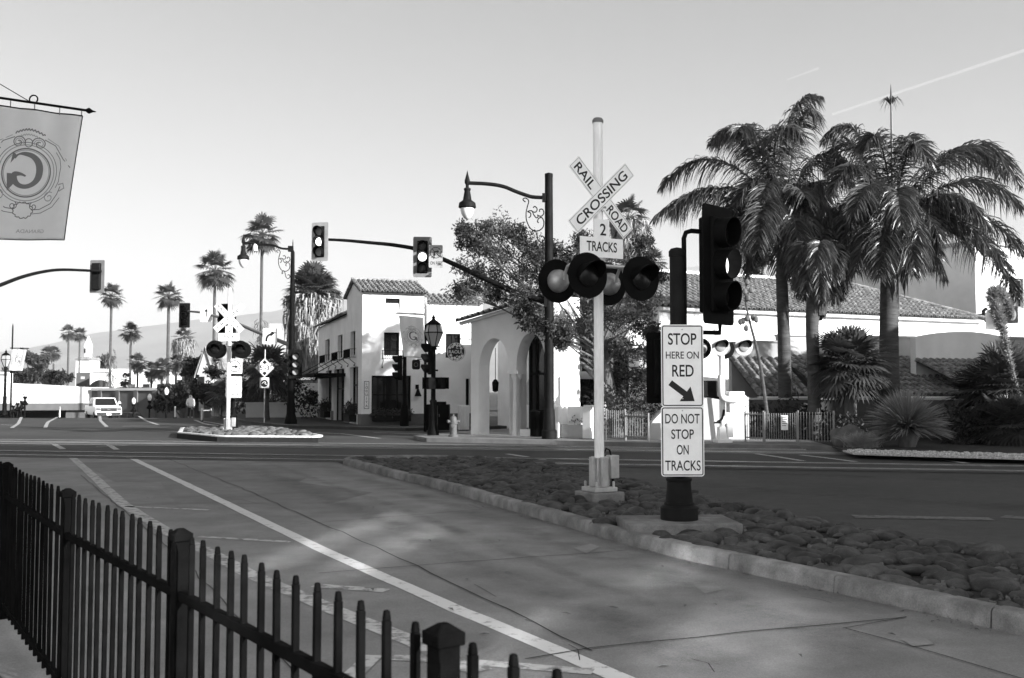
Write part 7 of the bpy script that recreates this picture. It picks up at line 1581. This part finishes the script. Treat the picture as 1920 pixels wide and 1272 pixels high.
# ================================================================ UNSEEN BLOCKS ADDED to shade the scene and bounce sun (behind the camera, to the right and left)
def shade_block(name, label, poly, h, m_, rz=0):
    t = thing(name, label, "building", (poly[0][0], poly[0][1], 0)); m = MB(); m.slab(poly, 0, h); m.build("wall", m_, t, world=True, smooth=False); return t
shade_block("shading_block", "tall plain block added out of view behind the camera to shade the foreground", [(30, -6), (60, -6), (60, -19), (30, -19)], 21.8, "stucco_grey")
shade_block("shading_block", "lower building further back across the street, behind the camera at right", [(30, -19), (60, -19), (60, -70), (30, -70)], 8.0, "stucco_grey")
shade_block("bounce_block", "unseen white block added behind the camera at left to bounce sunlight", [(-6.4, 6.0), (-2.2, -7.3), (2.8, -23.2), (-9, -27), (-17, -1.5)], 12.5, "stucco_white")
shade_block("garden_shading_block", "plain block added beyond the right edge to shade the lower garden", [(24, 22), (38, 22), (38, 34), (24, 34)], 9.0, "stucco_grey")
# ================================================================ AIR AND SKY
hz = MB(); hz.box((0, 3500, 470), (14000, 7600, 966)); ho = hz.build("haze", "white_paint", smooth=False)
vm = bpy.data.materials.new("haze_air"); vm.use_nodes = True; N = vm.node_tree.nodes; N.clear(); pv = N.new("ShaderNodeVolumePrincipled"); om = N.new("ShaderNodeOutputMaterial"); pv.inputs["Density"].default_value = 0.00013; pv.inputs["Color"].default_value = (.95, .95, .95, 1); pv.inputs["Anisotropy"].default_value = 0.0
vm.node_tree.links.new(pv.outputs[0], om.inputs["Volume"]); ho.data.materials.clear(); ho.data.materials.append(vm); stuff(ho)
# faint vapour trails: long thin cloud tubes high above
def contrail(label, a, b, r, dens):
    m = MB(); m.tube([a, (a + b) / 2, b], [r, r * 1.2, r * 1.5], 10); o = m.build("vapour_trail", "white_paint"); tag(o, label, "vapour trail")
    v = bpy.data.materials.new("vapour"); v.use_nodes = True; N = v.node_tree.nodes; N.clear(); p = N.new("ShaderNodeVolumePrincipled"); q = N.new("ShaderNodeOutputMaterial"); p.inputs["Density"].default_value = dens; p.inputs["Color"].default_value = (1, 1, 1, 1); v.node_tree.links.new(p.outputs[0], q.inputs["Volume"]); o.data.materials.clear(); o.data.materials.append(v)
D1 = 9000.0
contrail("faint straight vapour trail above the palms, rising to the right", at(1560, 215, D1), at(2100, 35, D1), 14.0, .007)
contrail("short fainter vapour trail fragment higher than the palms", at(1475, 150, D1), at(1535, 128, D1), 9.0, .0045)
# ---------------- added mirror panes on the unseen facade, each turned to throw one sun streak
FW0 = Vector((-6.4, 6.0)); FN = Vector((0.9535, 0.3012)); SH = Vector((-SUN_AZ[0], -SUN_AZ[1])).normalized(); TE = math.tan(SUN_EL)
sb = [o for o in bpy.data.objects if o.name.startswith("bounce_block")][0]
mat("streak_mirror", 0.97, 0.082, metal=1.0)  # full mirror instead of glass, to brighten the road streaks
for (a, b, wd) in [((480, 1070), (756, 963), .42), ((630, 1078), (815, 984), .50), ((735, 1082), (905, 990), .55), ((860, 1172), (920, 1128), .30), ((905, 1280), (1095, 1146), .55), ((1255, 1280), (1425, 1122), .62), ((1378, 1290), (1498, 1138), .50), ((1222, 1098), (1290, 1044), .5)]:
    A_, B_ = G(*a), G(*b); A_ = Vector((A_.x, A_.y)); B_ = Vector((B_.x, B_.y)); d = (B_ - A_).normalized(); n_ = (d - SH).normalized()
    tb = (FN.dot(B_) - FN.dot(FW0) - .16) / FN.dot(d); z1 = tb * TE; z0 = max(.3, (tb - (B_ - A_).length) * TE); c = B_ - d * tb
    tan = Vector((-n_.y, n_.x)); w2 = wd / 2 / abs(n_.dot(d)); rz = math.atan2(-tan.y, -tan.x)
    mx = Matrix.Translation((c.x, c.y, 0)) @ rotz(math.atan2(n_.x, -n_.y))       # local -y = pane normal
    f_ = MB(); H = z1 - z0
    for x in (-w2 - .02, w2 + .02): f_.box((x, .02, (z0 + z1) / 2), (.04, .05, H + .08))
    for z in (z0 - .02, z1 + .02): f_.box((0, .02, z), (2 * w2, .05, .04))
    for k_ in range(1, int(wd / .9) + 1):
        f_.box((-w2 + 2 * w2 * k_ / (int(wd / .36) + 1), .0, (z0 + z1) / 2), (.15, .06, H))
    f_.v = [tuple(mx @ Vector(v)) for v in f_.v]; wn_ = f_.build("window", "dark_metal", sb, world=True)
    p_ = MB(); p_.v = [tuple(mx @ Vector(v)) for v in ((-w2, 0, z0), (w2, 0, z0), (w2, 0, z1), (-w2, 0, z1))]; p_.f = [(0, 1, 2, 3)]; p_.build("pane", "streak_mirror", wn_, world=True, smooth=False)
cy.use_guiding = True; cy.use_surface_guiding = True; cy.use_volume_guiding = False; cy.guiding_training_samples = 128
cy.blur_glossy = 0.0; cy.sample_clamp_indirect = 0
